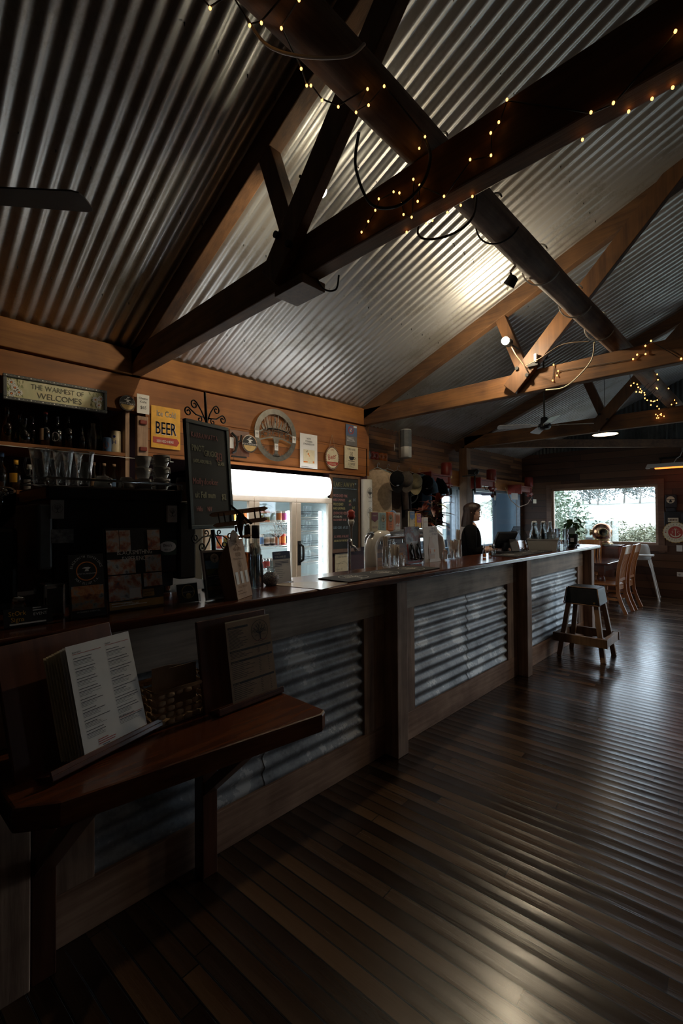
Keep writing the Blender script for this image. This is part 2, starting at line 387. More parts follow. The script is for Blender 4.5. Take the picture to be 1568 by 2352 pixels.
X['matprint'] = plain('bar_mat_print', (.42,.40,.37), .8, 0, .1)
X['basket'] = plain('woven_water_hyacinth', (.42,.27,.15), .75, 0, .3, 25)
X['sheath'] = plain('old_sheath_wall', (.05,.025,.022), .8, 0, .2)
X['maroonw'] = plain('maroon_painted_wall', (.055,.018,.024), .7, 0, .15, 4)
X['blind'] = fabric_screen('blue_grey_cafe_blind', (.14,.185,.22), .6)
X['leafg'] = leafmat('glossy_green_leaf', (.02,.06,.012),(.06,.14,.03))
X['leafr'] = leafmat('croton_leaf_red', (.08,.014,.009),(.20,.040,.018))
X['leafy'] = leafmat('croton_leaf_green', (.16,.18,.04),(.30,.26,.06))
X['treeleaf'] = leafmat('outdoor_gum_leaf', (.05,.08,.04),(.15,.19,.12))
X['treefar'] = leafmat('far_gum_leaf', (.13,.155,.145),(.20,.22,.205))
X['bushleaf'] = leafmat('outdoor_bush_leaf', (.12,.13,.075),(.24,.22,.14))
X['bark'] = plain('pale_gum_bark', (.24,.22,.20), .85, 0, .15)
X['pasture'] = plain('pale_dry_pasture', (.30,.30,.25), .95, 0, .06, .3)
X['concrete'] = plain('outdoor_concrete', (.40,.40,.38), .9)
X['plaster'] = plain('dark_interior_lining', (.05,.035,.025), .8)
# ---------------- room shell ----------------
YB, YE, XR = -2.4, 10.4, 4.0
f = MB().box(-4.7,XR+.1,YB-.1,YE+.02,-.06,0).build('floor', X['floor']); struct(f)
def roof_z(x): return 4.58+.4*x if x<0 else 4.58-.4*x
def corr_sheet(mb, x0, x1, y0, y1, zf, amp=.010, pitch=.088, seg=8, dz=0):
    n = int((y1-y0)/pitch*seg); vs=[]; fs=[]
    for i in range(n+1):
        y = y0+(y1-y0)*i/n; w_ = amp*sin(2*pi*y/pitch)
        vs += [(x0,y,zf(x0)+w_+dz),(x1,y,zf(x1)+w_+dz)]
    for i in range(n): fs.append((2*i,2*i+1,2*i+3,2*i+2))
    mb.add(vs,fs,True)
c = MB()
corr_sheet(c,-4.5,-1.53,YB,YE+.2,roof_z); corr_sheet(c,-1.56,0.0,YB,YE+.2,roof_z,dz=-.006); corr_sheet(c,0.0,XR+.2,YB,YE+.2,lambda x:4.58-.4*x)
ceil = struct(c.build('ceiling', X['roof'])); 
sc = MB(); k = 0
for xs in (-3.55,-2.75,-1.95,-1.15,-.45):
    for j in range(60):
        y = .15+j*.171+random.uniform(-.02,.02); z = roof_z(xs)-.009
        sc.cyl((xs,y,z+.01),(xs,y,z-.007),.004,.002,6)
s_ = sc.build('screw_tips', X['iron'], ceil); s_['kind'] = 'stuff'
# ridge board so the two slopes meet
struct(MB().box(-.03,.03,YB,YE,4.42,4.57).build('trim_ridge', X['beam_y']))
# left wall over the bar: plate, broad board, narrow boards (flush bulkhead), maroon return
w = MB(); w.box(-4.08,-4.0,1.66,4.62,2.08,2.45); w.box(-4.30,-4.0,4.60,4.66,2.08,2.95)
wl = struct(w.build('wall_left', X['panel']))
MB().box(-4.10,-3.99,YB,4.62,2.44,2.735).build('upper_board', X['board_d'], wl, .004)
MB().box(-4.02,-3.975,1.66,4.55,2.065,2.09).build('bottom_bead', X['board_d'], wl, .003)
struct(MB().box(-4.12,-3.97,YB,4.64,2.75,2.965).build('trim_1', X['beam_y'], None, .006))
struct(MB().box(-4.10,-4.0,3.90,4.62,0,2.08).build('wall_maroon', X['maroonw']))
struct(MB().box(-4.75,-4.65,YB,4.62,0,3.2).build('wall_recess', X['maroonw']))
# reclaimed-board far wall with two window openings
w = MB()
Wn = [(5.95,7.56),(8.06,10.28)]
w.box(-4.40,-4.30,4.62,YE,0,.93); w.box(-4.40,-4.30,4.62,YE,2.08,2.98)
w.box(-4.40,-4.30,4.62,Wn[0][0],.93,2.08); w.box(-4.40,-4.30,Wn[0][1],Wn[1][0],.93,2.08); w.box(-4.40,-4.30,Wn[1][1],YE,.93,2.08)
w.box(-4.70,-4.30,4.60,4.62,0,3.1)
wf = struct(w.build('wall_far_left', X['wallpl']))
struct(MB().box(-4.30,-4.16,4.66,7.55,2.08,2.35).build('trim_2', X['beam_y'], None, .006))
struct(MB().box(-4.30,-4.20,7.95,YE-.02,2.08,2.30).build('trim_3', X['beam_y'], None, .006))
for i,(a,b) in enumerate(Wn):
    m = MB(); 
    m.box(-4.36,-4.29,a,a+.05,.93,2.08).box(-4.36,-4.29,b-.05,b,.93,2.08).box(-4.36,-4.29,a,b,.93,.98).box(-4.36,-4.29,a,b,2.03,2.08)
    if i==0: m.box(-4.36,-4.29,7.38,7.43,.98,2.03)
    wo = struct(m.build('window_%d'%(i+2), plain('aluminium_window_frame_%d'%i,(.22,.25,.28),.4,.6)))
    MB().box(-4.345,-4.335,a+.05,b-.05,.98,2.03).build('pane', X['pane'], wo)
# cafe blinds hung outside the two windows, each with a clear centre
def blind(name, y0,y1,c0,c1,z0,z1,lab):
    m = MB(); x0,x1 = -4.62,-4.60
    m.box(x0,x1,y0,c0,.3,2.4); m.box(x0,x1,c1,y1,.3,2.4); m.box(x0,x1,c0,c1,z1,2.4); m.box(x0,x1,c0,c1,.3,z0)
    return tag(m.build(name,X['blind']), lab, 'blind')
blind('cafe_blind',5.4,8.15,5.9,7.62,1.10,1.93,'blue grey outdoor blind behind the window beside the croton plant')
blind('cafe_blind',8.2,11.6,8.3,9.55,.80,1.99,'blue grey outdoor blind behind the window at the till')
# end wall with picture window, glass doors out of frame to the right
w = MB(); zt = 2.92; A,B,z0,z1 = -3.66,-1.71,.97,2.13; DA,DB = -.85,1.75
w.box(-4.4,A,YE,YE+.12,0,zt); w.box(A,B,YE,YE+.12,0,z0); w.box(A,B,YE,YE+.12,z1,zt); w.box(B,DA,YE,YE+.12,0,zt); w.box(DA,DB,YE,YE+.12,2.15,zt); w.box(DB,XR,YE,YE+.12,0,zt)
struct(w.build('wall_end', X['endpl']))
g = MB(); n = int(8.4/.076*6); vs=[]; fs=[]
for i in range(n+1):
    x = -4.35+8.4*i/n; y = YE+.02+.008*sin(2*pi*x/.076); vs += [(x,y,zt),(x,y,roof_z(x)+.02)]
for i in range(n): fs.append((2*i,2*i+2,2*i+3,2*i+1))
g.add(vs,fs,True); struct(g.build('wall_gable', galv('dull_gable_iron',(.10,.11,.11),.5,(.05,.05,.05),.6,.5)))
g = MB(); t_ = .10
g.box(A-t_,A,YE-.02,YE+.01,z0-t_,z1+t_).box(B,B+t_,YE-.02,YE+.01,z0-t_-.04,z1+t_).box(A,B,YE-.02,YE+.01,z1,z1+t_).box(A-.14,B+.14,YE-.03,YE+.01,z0-t_-.02,z0-.005)
struct(g.build('trim_4', wood('window_architrave',(.10,.045,.024),(.2,.10,.055),'x',1,.5), None, .003))
g = MB(); e = .045
g.box(A,A+e,YE+.02,YE+.07,z0,z1).box(B-e,B,YE+.02,YE+.07,z0,z1).box(A+e,B-e,YE+.02,YE+.07,z1-e,z1).box(A+e,B-e,YE+.02,YE+.07,z0,z0+e)
wo = struct(g.build('window_1', wood('window_sash_timber',(.30,.17,.10),(.5,.33,.22),'x',1,.4)))
MB().box(A+e,B-e,YE+.04,YE+.046,z0+e,z1-e).build('pane', X['pane'], wo)
g = MB()
for x in (DA,DA+.86,DA+1.73,DB-.05): g.box(x,x+.05,YE+.02,YE+.08,0,2.15)
g.box(DA,DB,YE+.02,YE+.08,2.09,2.15).box(DA,DB,YE+.02,YE+.08,0,.06)
do = struct(g.build('door_1', plain('aluminium_door_frame',(.25,.26,.27),.4,.6)))
MB().box(DA+.05,DB-.05,YE+.045,YE+.051,.06,2.09).build('pane', X['pane'], do)
# walls that close the room outside the frame
w = MB(); w.box(XR,XR+.1,YB,8.3,0,3.1).box(XR,XR+.1,9.2,YE,0,3.1).box(XR,XR+.1,8.3,9.2,0,.85).box(XR,XR+.1,8.3,9.2,2.15,3.1); struct(w.build('wall_right', X['plaster']))
g = MB()
for y in (8.3,9.15): g.box(XR,XR+.06,y,y+.05,.85,2.15)
g.box(XR,XR+.06,8.3,9.2,.85,.90).box(XR,XR+.06,8.3,9.2,2.10,2.15)
wo = struct(g.build('window_4', plain('side_window_frame',(.2,.1,.06),.5)))
MB().box(XR+.03,XR+.035,8.35,9.15,.90,2.10).build('pane', X['pane'], wo)
w = MB(); w.box(-4.7,XR,YB-.1,YB,0,4.7); struct(w.build('wall_back', X['plaster']))
w = MB(); w.box(-4.75,-4.05,YB,4.62,2.97,3.03); struct(w.build('wall_recess_soffit', X['plaster']))
# post where the far wall steps, and the post under the third truss
def timber_post(x0,x1,y0,y1,z0,z1,lab,mt='beam_z'):
    return tag(MB().box(x0,x1,y0,y1,z0,z1).build('timber_post', X[mt], None, .006), lab, 'post')
timber_post(-4.15,-4.0,7.30,7.44,0,2.75,'dark square timber post under the third truss between the side windows')
timber_post(-4.0,-3.95,1.57,1.665,1.15,2.40,'light timber post with two red blocks beside the yellow beer sign','brn_z')
for z in (2.345,2.115):
    tag(MB().box(-3.95,-3.925,1.585,1.645,z-.017,z+.017).build('red_clip',X['red'],None,.004), 'upper dark red block on the light timber post' if z>2.2 else 'lower dark red block on the light timber post','block')
# ---------------- trusses, log purlin, braces ----------------
def truss(y, lab):
    t = thing('roof_truss', lab, 'roof truss', (0,y,0), 0, 'timber roof trusses')
    MB().box(-4.08,3.98,-.045,.045,2.75,2.96).build('tie_beam', X['tie'], t, .008)
    for s in (-1,1):
        MB().beam((s*4.28,0,2.788),(s*.0,0,4.50),.09,.16).build('rafter', X['rafter'], t, .006)
        MB().beam((s*2.13,-.0,3.70),(s*1.84,-.0,2.93),.08,.11).build('strut', X['strut'], t, .005)
        MB().beam((s*1.97,-.075,2.80),(s*.50,-.075,4.36),.06,.16).build('diagonal_brace', X['strut'], t, .005)
        m = MB()
        for q in ((1.78,2.90),(1.88,2.99)): m.cyl((s*q[0],-.125,q[1]),(s*q[0],-.10,q[1]),.018,.018,8)
        m.build('bolt', X['iron'], t)
    return t
X['tie'] = wood('truss_tie_timber', (.07,.028,.009),(.19,.083,.025),'x',1,.7,0,.5)
X['rafter'] = wood('truss_rafter_timber', (.055,.024,.009),(.14,.065,.024),'x',1,.75,0,.5)
X['strut'] = wood('truss_strut_timber', (.06,.024,.008),(.15,.066,.022),'z',1,.6,0,.4)
truss(1.575,'rough timber roof truss nearest the camera wound with fairy lights')
truss(4.57,'timber roof truss with the bright work light on its strut')
truss(7.40,'dark timber roof truss furthest along above the pendant light')
lg = MB(); P=[]; R=[]
for i in range(64):
    y = -2.3+i*.2; P.append((-1.05+.004*sin(y*1.7),y,3.045+.003*cos(y*1.3))); R.append(.080+.002*sin(y*5.3))
lg.tube(P,R,14); tag(lg.build('log_purlin',X['log']),'long round log lying across the tops of the truss tie beams','log')
tag(MB().beam((-3.9,7.5,2.83),(-1.1,10.36,2.83),.10,.14).build('corner_brace',X['beam_x'],None,.005),'dark horizontal timber brace crossing the far corner below the roof','beam')
tag(MB().box(-1.95,-1.72,1.50,1.66,2.70,2.748).build('timber_packer',X['strut'],None,.004),'short timber block under the near truss tie beam','block')
# ---------------- bar ----------------
bf = thing('bar_counter_base','long bar front of weathered timber frames and rusty corrugated iron under the polished counter','bar front',(0,0,0))
def corr_panel(y0,y1,z0,z1):
    n = int((z1-z0)/.0785*10); vs=[]; fs=[]
    for i in range(n+1):
        z = z0+(z1-z0)*i/n; x = -1.868+.010*sin(2*pi*(z-.02)/.0785); vs += [(x,y0,z),(x,y1,z)]
    for i in range(n): fs.append((2*i,2*i+1,2*i+3,2*i+2))
    return MB().add(vs,fs,True)
for (a,b) in ((-.95,-.05),(.36,2.29),(2.40,4.30),(4.41,6.31)):
    MB().box(-1.885,-1.845,a,b,.89,1.10).build('top_rail', X['grey_x'], bf, .003)
    MB().box(-1.885,-1.845,a,b,0,.185).build('bottom_rail', X['brn_y'], bf, .003)
    MB().box(-1.883,-1.846,a,a+.22,.185,.89).build('stile', X['brn_z'], bf, .003)
    MB().box(-1.883,-1.846,b-.20,b,.185,.89).build('stile', X['brn_z'], bf, .003)
    ya,yb = a+.20,b-.18; ym = ya+(yb-ya)*.52
    corr_panel(ya,ym+.03,.17,.90).build('corrugated_panel', X['corr'], bf)
    pp = corr_panel(ym-.01,yb,.17,.90); 
    for i,v in enumerate(pp.v): pp.v[i] = (v[0]+.003,v[1],v[2])
    pp.build('corrugated_panel', X['corr'], bf)
    MB().box(-1.90,-1.885,a,b,0,1.10).build('backing_board', X['plaster'], bf)
for y in (.25,2.29,4.30,6.31): MB().box(-1.86,-1.745,y,y+.11,0,1.10).build('post', X['brn_z'], bf, .005)
MB().box(-2.20,-1.86,6.38,6.42,0,1.10).build('end_panel', X['grey_x'], bf)
MB().box(-2.20,-2.17,-1.0,6.38,.1,1.10).build('back_panel', X['plaster'], bf)
ct = MB().prismz([(-1.715,-1.0),(-1.715,6.60),(-1.78,6.72),(-2.21,6.72),(-2.21,-1.0)],1.10,1.14)
tag(ct.build('bar_countertop',X['counter'],None,.012,3),'long polished dark red timber bar top running the length of the room','bar counter')
tag(MB().box(-2.85,-2.22,-1.0,1.42,0,1.135).build('back_bench',X['blackmat'],None,.004),'dark bench behind the bar under the coffee machine','bench')
# low redgum shelf in front of the bar
sl = thing('side_table','thick red slab table against the bar front holding the menu stands','table',(0,0,0))
m = MB().prismz([(-1.84,.37),(-1.74,.37),(-1.74,.22),(-1.36,.24),(-1.30,.33),(-1.20,1.13),(-1.22,1.165),(-1.84,1.165)],.735,.80)
m.build('table_top', X['slab'], sl, .008)
for (x,y) in ((-1.79,.40),(-1.79,1.00)):
    MB().beam((x,y,.735),(x,y,0),.07,.07,(0,1,0)).build('leg', X['redwood'], sl, .004)
    MB().beam((x+.02,y,.36),(-1.36,y,.72),.04,.06,(0,1,0)).build('brace', X['redwood'], sl, .003)
# ---------------- signs on the bulkhead over the bar ----------------
H90 = pi/2
def lines(mb, x0,x1,z0,z1,n,y,wd=.0022,seed=1,center=False):
    R = random.Random(seed)
    for i in range(n):
        z = z1-(z1-z0)*i/max(1,n-1); L = (x1-x0)*R.uniform(.45,1); a = (x0+x1)/2-L/2 if center else x0
        mb.rect(a,a+L,z-wd/2,z+wd/2,y)
WX = -3.985
t = thing('wall_sign','long cream welcome sign with daisies in a dark dotted frame above the bottle shelf','sign',(WX+.03,.98,2.465),H90)
t.rotation_euler = (0,radians(-.6),H90)
m = MB(); W_,H_ = .345,.092
m.box(-W_,W_,-.015,.02,H_-.022,H_).box(-W_,W_,-.015,.02,-H_,-H_+.022).box(-W_,-W_+.022,-.015,.02,-H_+.022,H_-.022).box(W_-.022,W_,-.015,.02,-H_+.022,H_-.022)
m.build('frame',plain('dark_grey_frame',(.07,.075,.08),.5),t,.003)
m = MB()
for i in range(27):
    for z in (H_-.011,-H_+.011): m.disc(-W_+.02+i*.0245,z,.0045 if i%3==0 else .002,-.017,8)
m.build('frame_dots',X['paper'],t)
MB().box(-W_+.02,W_-.02,0,.01,-H_+.02,H_-.02).build('board',patches('sign_cream',[(.60,.52,.30),(.50,.50,.30),(.66,.60,.40)],7),t)
m = MB(); m.text('THE WARMEST OF',.0,.012,.052,-.003,fx=.82); m.text('WELCOMES',.01,-.052,.062,-.003,fx=.95); m.build('lettering',plain('grey_green_lettering',(.10,.10,.08),.6),t)
m = MB(); g = MB(); cc = MB(); rf = random.Random(4)
for (cx,cz) in ((-.295,.035),(-.275,.0),(-.295,-.045),(-.25,-.03),(.285,-.035),(.30,.02),(.26,.005)):
    for k in range(9):
        a = k*2*pi/9; m.line(cx,cz,cx+.024*cos(a),cz+.024*sin(a),.009,-.004)
    cc.disc(cx,cz,.006,-.006,8)
for k in range(60):
    s = random.choice((-1,1)); x = s*rf.uniform(.22,.315); z = rf.uniform(-.068,.05); g.line(x,z,x+rf.uniform(-.01,.01),z+.02,.003,-.002)
m.build('daisies',X['paper'],t); g.build('grass_print',plain('print_green',(.14,.18,.06)),t); cc.build('daisy_centres',X['orange'],t)
def round_badge(lab, y, z, r, x=WX+.005):
    t = thing('round_plaque',lab,'plaque',(x,y,z),H90)
    MB().cyl((0,.0,0),(0,-.012,0),r,r,32).build('disc',X['chrome'],t,.002)
    m = MB(); m.disc(0,0,r*.90,-.0135,32); m.build('black_face',X['black'],t)
    m = MB(); m.add([(r*.86*cos(a),-.0145,r*.86*sin(a)) for a in [pi+.25+i*(pi-.5)/14 for i in range(15)]],[tuple(range(15))]); m.build('gold_band',plain('gold_print_%d'%int(y*100),(.50,.33,.12),.4),t)
    m = MB(); m.text('SCOTTS PRODUCTS',0,-.16*r,r*.27,-.0155,fx=.78,gap=.09); m.add([(r*x,-.0155,r*z) for x,z in [(-.45,.42),(-.1,.30),(-.12,.18),(-.25,.10),(.28,.10),(.14,.2),(.2,.34),(.42,.38),(.2,.46),(-.1,.46)]],[tuple(range(10))]); m.line(-.18*r,.52*r,.25*r,.80*r,.07*r,-.0155); m.line(.1*r,.62*r,.0*r,.78*r,.13*r,-.0155); m.build('print',X['paper'],t)
    return t
round_badge('round black and gold plaque right of the welcome sign',1.495,2.495,.066)
t = thing('price_card','white card reading Cheese Knife $65 over the timber post','card',(WX+.045,1.615,2.42),H90)
MB().box(-.052,.052,-.002,.004,0,.165).build('card',X['paper'],t)
m = MB(); m.text('Cheese',0,.122,.026,-.004); m.text('Knife',0,.092,.026,-.004); m.text('$65',0,.04,.036,-.004); m.build('lettering',X['black'],t)
t = thing('tin_sign','yellow tin sign reading Ice Cold BEER served here','sign',(WX+.004,1.835,2.145),H90)
MB().box(-.135,.135,-.004,.0,0,.375).build('plate',X['yellow'],t,.003)
m = MB(); m.text('Ice Cold',0,.285,.075,-.006,fx=.72); m.text('Ice Cold',.0015,.286,.075,-.006,fx=.72); m.build('script_lettering',X['paper'],t)
m = MB(); m.text('BEER',0.003,.122,.165,-.0055,fx=.56,gap=.10); m.build('letter_edges',X['paper'],t)
m = MB(); m.text('BEER',-.002,.127,.158,-.0065,fx=.56,gap=.11); m.text('BEER',.002,.127,.158,-.0065,fx=.56,gap=.11); m.build('beer_lettering',X['navy'],t)
MB().prism([(-.12,.045),(.10,.03),(.125,.065),(.10,.098),(-.12,.098)],-.0065,-.0055).build('red_arrow',X['redsign'],t)
m = MB(); m.text('SERVED HERE',-.01,.052,.032,-.008,fx=.85); m.build('served_lettering',X['paper'],t)
# horse bit plaque with round badge
t = thing('spanner_plaque','red brown wooden plaque with bent iron tool beside the big ring sign','plaque',(WX+.006,2.60,2.28),H90)
MB().box(-.12,.115,-.018,0,-.13,.13).build('backboard',X['redwood'],t,.004)
m = MB(); m.tube([(-.11,-.04,.09),(-.06,-.05,.05),(-.05,-.05,-.02),(-.075,-.05,-.09),(-.10,-.04,-.11)],.013,8); m.tube([(-.05,-.03,0),(-.01,-.045,.02),(.0,-.045,.08)],.009,8); m.box(-.11,.06,-.05,-.03,-.15,-.135); m.build('iron_tool',X['iron'],t)
MB().box(-.118,-.075,-.022,-.018,-.06,.05).build('card',X['paper'],t)
round_badge('round black and gold plaque hung on the brown board beside the ring sign',2.70,2.285,.092,WX+.04)
# FORKTREE ring sign
t = thing('ring_sign','round cut steel tree sign reading FORKTREE CARRICKALINGA','sign',(WX+.03,3.055,2.42),H90)
m = MB(); n=56; ro,ri = .285,.238
def ringseg(m,ro,ri,y0,y1,a0,a1,n,thick=True):
    vs=[]; fs=[]
    for i in range(n+1):
        a=a0+(a1-a0)*i/n
        vs += [(ri*cos(a),y0,ri*sin(a)),(ro*cos(a),y0,ro*sin(a)),(ro*cos(a),y1,ro*sin(a)),(ri*cos(a),y1,ri*sin(a))]
    for i in range(n):
        q=4*i
        for k in range(4): fs.append((q+k,q+(k+1)%4,q+4+(k+1)%4,q+4+k))
    m.add(vs,fs)
ringseg(m,ro,ri-.012,-.006,0,0,pi,30); ringseg(m,ro,ri-.012,-.006,0,pi,2*pi,30); m.build('ring',X['steel'],t)
m = MB(); R = random.Random(12)
for k in range(17):
    x = -.16+.32*k/16; z = .075-.6*x*x*1.2; h = R.uniform(.07,.15)*(1.25-abs(x)*3); dx = x*.35+R.uniform(-.02,.02)
    m.add([(x-.009,-.004,z-.02),(x+.009,-.004,z-.02),(x+dx+.002,-.004,z+h),(x+dx-.002,-.004,z+h)],[(0,1,2,3)])
    m.add([(x+dx*.4,-.004,z+h*.4),(x+dx*.4+.006,-.004,z+h*.4),(x+dx*.4+R.choice((-1,1))*.03,-.004,z+h*.8)],[(0,1,2)])
pts = [(x,.065-1.1*x*x) for x in [-.225+i*.45/20 for i in range(21)]]+[(x,-.035-1.1*x*x) for x in [.225-i*.45/20 for i in range(21)]]
band = MB(); 
def arcband(mb,zt,zb,y):
    xs=[-.228+i*.456/20 for i in range(21)]
    vs=[(x,y,zt-1.0*x*x) for x in xs]+[(x,y,zb-1.0*x*x) for x in xs]; mb.add(vs,[(i,i+1,22+i,21+i) for i in range(20)])
arcband(m,.075,.058,-.004); arcband(m,-.018,-.035,-.004)
m.prism([(-.045,-.03),(.045,-.03),(.022,-.10),(.018,-.19),(.05,-.235),(-.05,-.235),(-.018,-.19),(-.022,-.10)],-.006,0)
m.build('tree',X['steel'],t)
m = MB(); 
wd = 'FORKTREE'
for i,ch in enumerate(wd):
    x = -.19+.38*i/7; g = glyph(ch); z=-.015-1.0*x*x; r=-2*x*.5
    m.add([(x+((a-g[2]/2)*cos(r)-b*sin(r))*.095,-.005,z+((a-g[2]/2)*sin(r)+b*cos(r))*.095) for a,b in g[0]],g[1])
m.arc('CARRICKALINGA',0,0,.238,pi+.55,2*pi-.55,.045,-.008,inward=True)
m.build('lettering',plain('dark_cut_letters',(.05,.045,.04),.5,.5),t)
for (x,z) in ((-.255,-.02),(-.0,-.13),(.25,-.02)):
    q = MB().box(x-.024,x+.024,-.010,-.007,z-.036,z+.036).build('price_tag',X['paper'],t)
    MB().tree(x,z+.004,.019,-.012,seed=2).build('tag_print',X['black'],q)
t = thing('poster','white poster reading NOW POURING STRANGELOVE','poster',(WX+.004,3.555,2.10),H90)
MB().box(-.135,.135,-.002,0,0,.40).build('sheet',X['paper'],t)
m = MB(); m.text('NOW',0,.335,.03,-.004,fx=.85); m.text('POURING',0,.303,.03,-.004,fx=.85); m.text('STRANGELOVE',0,.271,.03,-.004,fx=.85); m.line(-.04,.185,-.02,.205,.006,-.0045); lines(m,-.12,.1,.01,.016,2,-.004,.002); m.build('lettering',X['black'],t)
m = MB(); m.rect(-.085,.09,.055,.215,-.0035); m.build('picture_ground',X['cream'],t)
m = MB(); m.disc(-.01,.165,.012,-.0045,8); m.disc(.005,.145,.008,-.0045,8); m.rect(-.085,-.02,.065,.078,-.0045); m.disc(.07,.075,.012,-.0045,8); m.build('picture_marks',X['orange'],t)
t = thing('oval_sign','oval brown and pink sign reading Beer O clock on a string','sign',(WX+.006,3.935,2.255),H90)
m = MB(); m.prism([(.122*cos(a),.145*sin(a)) for a in [2*pi*i/40 for i in range(40)]],-.008,0); m.build('rim',X['redwood'],t)
m = MB(); m.prism([(.103*cos(a),.125*sin(a)) for a in [2*pi*i/40 for i in range(40)]],-.0095,-.008); m.build('face',X['cream'],t)
m = MB(); m.text('Beer',0,-.015,.095,-.012,fx=.85,rot=.22); m.text("IT'S",0,.085,.03,-.012); m.prism([(-.10,-.05),(.10,-.05),(.085,-.085),(.0,-.1),(-.085,-.085)],-.0125,-.0115); m.build('red_lettering',X['redsign'],t)
m = MB(); m.text("O'CLOCK",0,-.084,.03,-.0135,fx=.9); m.build('clock_lettering',X['cream'],t)
m = MB()
for k in range(40): m.disc(.1125*cos(k*pi/20),.135*sin(k*pi/20),.004,-.0095,6)
m.build('rim_dots',X['cream'],t)
MB().tube([(-.05,-.006,.125),(-.002,-.004,.285),(.002,-.004,.285),(.05,-.006,.125)],.002,5).build('string',X['kraft'],t)
t = thing('coffee_sign','cream sign with steaming cup reading PURE MADE COFFEE','sign',(WX+.004,4.285,2.15),H90)
MB().box(-.125,.125,-.004,0,0,.285).build('plate',X['cream'],t)
m = MB(); m.text('PURE MADE',0,.235,.036,-.006,fx=.8); m.text('COFFEE',0,.04,.047,-.006,fx=.85); lines(m,-.07,.07,.018,.026,2,-.006,.002,3,True)
m.prism([(-.048,.155),(.048,.155),(.04,.125),(.02,.108),(-.02,.108),(-.04,.125)],-.0065,-.0055); ringm=[(.055+.016*cos(a),-.006,.136+.014*sin(a)) for a in [2*pi*i/16 for i in range(16)]]
m.tube(ringm,.0025,4,True); m.line(-.06,.096,.06,.096,.006,-.006)
for k in range(3): m.tube([(-.02+k*.02+.006*sin(j*1.3+k),-.006,.162+.009*j) for j in range(7)],.002,4)
m.build('print',X['black'],t)
t = thing('age_notice','blue and grey notice with red crossed circle and 18','notice',(WX+.004,4.29,2.445),H90)
MB().box(-.105,.105,-.003,0,0,.27).build('sheet',plain('notice_grey',(.16,.15,.15),.6,0,.05),t)
MB().rect(-.105,.105,.125,.27,-.004).build('blue_panel',plain('notice_blue',(.09,.14,.25),.6,0,.05),t)
m = MB(); m.disc(-.01,.20,.052,-.005,28,1,.042); m.line(-.045,.235,.027,.165,.010,-.0055); m.build('red_ring',X['redsign'],t)
m = MB(); m.text('18',-.01,.18,.055,-.0045); m.text('Under',-.01,.222,.014,-.0045); lines(m,-.085,.07,.06,.105,4,-.0045,.004,5); m.rect(.04,.10,.24,.262,-.0045); m.build('white_print',X['paper'],t)
# take away chalkboard
t = thing('chalkboard','TAKE AWAY chalkboard in timber frame right of the drinks fridge','chalkboard',(-3.965,4.155,1.085),H90)
W_,H_ = .27,.965; e=.035
m = MB(); m.box(-W_,W_,-.012,.015,H_-e,H_).box(-W_,W_,-.012,.015,0,e*1.3).box(-W_,-W_+e,-.012,.015,e*1.3,H_-e).box(W_-e,W_,-.012,.015,e*1.3,H_-e)
m.build('frame',wood('chalkboard_frame_timber',(.10,.045,.02),(.2,.10,.05),'z',1,.55),t,.003)
MB().box(-W_+.01,W_-.01,0,.012,.02,H_-.02).build('board',X['chalk'],t)
y=-.003
def chalk(mb,s,x,z,size,al='l',fx=.62,rot=0): mb.text(s,x,z,size,y,al,fx,.12,rot,.03); mb.text(s,x+.0015,z+.001,size,y,al,fx,.12,rot,.02)
m = MB(); chalk(m,'TAKE AWAY',-.22,.82,.085,fx=.72); chalk(m,'WOOLSHED',-.22,.585,.05); chalk(m,'HARD LEMONADE',-.22,.535,.045,fx=.55); chalk(m,'6PK',.06,.63,.045); chalk(m,'6PK $30',.05,.435,.038); chalk(m,'ASK BAR STAFF FOR PRICES',-.21,.135,.036,fx=.5); chalk(m,'$45',.12,.54,.055); m.build('yellow_chalk_writing',X['chY'],t)
m = MB(); chalk(m,'WOOLSHED PINK',-.22,.69,.05); chalk(m,'HARD LEMONADE',-.22,.64,.045,fx=.55); chalk(m,'LENSWOOD CIDER',-.22,.475,.048,fx=.6); chalk(m,'PASS/STRAWBERRY - 6PK $32',-.22,.395,.036,fx=.45); chalk(m,'ALL WINES AVAILABLE',-.21,.185,.046,fx=.52); chalk(m,'6PK',.06,.585,.045); m.build('pink_chalk_writing',X['chP'],t)
m = MB(); chalk(m,'LOBO CIDER - 6PK $32',-.22,.295,.048,fx=.52); chalk(m,'$45',.14,.645,.05); m.tube([(-.22+i*.0135,-.004,.795+.008*(i%2)) for i in range(33)],.003,4); m.disc(.19,.87,.012,-.004,5); m.build('blue_chalk_writing',X['chB'],t)
m = MB(); chalk(m,'APPLE/GINGER APPLE',-.22,.435,.034,fx=.45); m.build('white_chalk_writing',X['chW'],t)
t = thing('price_sheet','cream paper price list under the take away chalkboard','notice',(-3.985,4.12,.62),H90)
MB().box(-.14,.14,-.003,0,0,.45).build('sheet',X['cream'],t)
m = MB(); m.text('FORKTREE MERCH',0,.40,.022,-.005,fx=.9); m.text('T SHIRTS : $40',-.12,.32,.02,-.005,'l'); m.text('STUBBY : $10',-.12,.25,.02,-.005,'l'); m.text('CAPS : $30',-.12,.17,.02,-.005,'l'); m.disc(0,.25,.10,-.0045,32,1,.097); m.build('print',plain('grey_print',(.18,.16,.13),.6),t)
t = thing('logo_column','tall white panel with round tree logos right of the take away chalkboard','panel',(-3.93,4.535,1.14),H90)
m = MB(); m.add([((.09-.012*(.5+.5*cos(pi*j/8)))*cos(a) if False else .088*cos(a), -.045*sin(a), zz) for zz in (0,.88) for a in [pi*i/12 for i in range(13)] for j in (0,)],[(i,i+1,14+i,13+i) for i in range(12)],True)
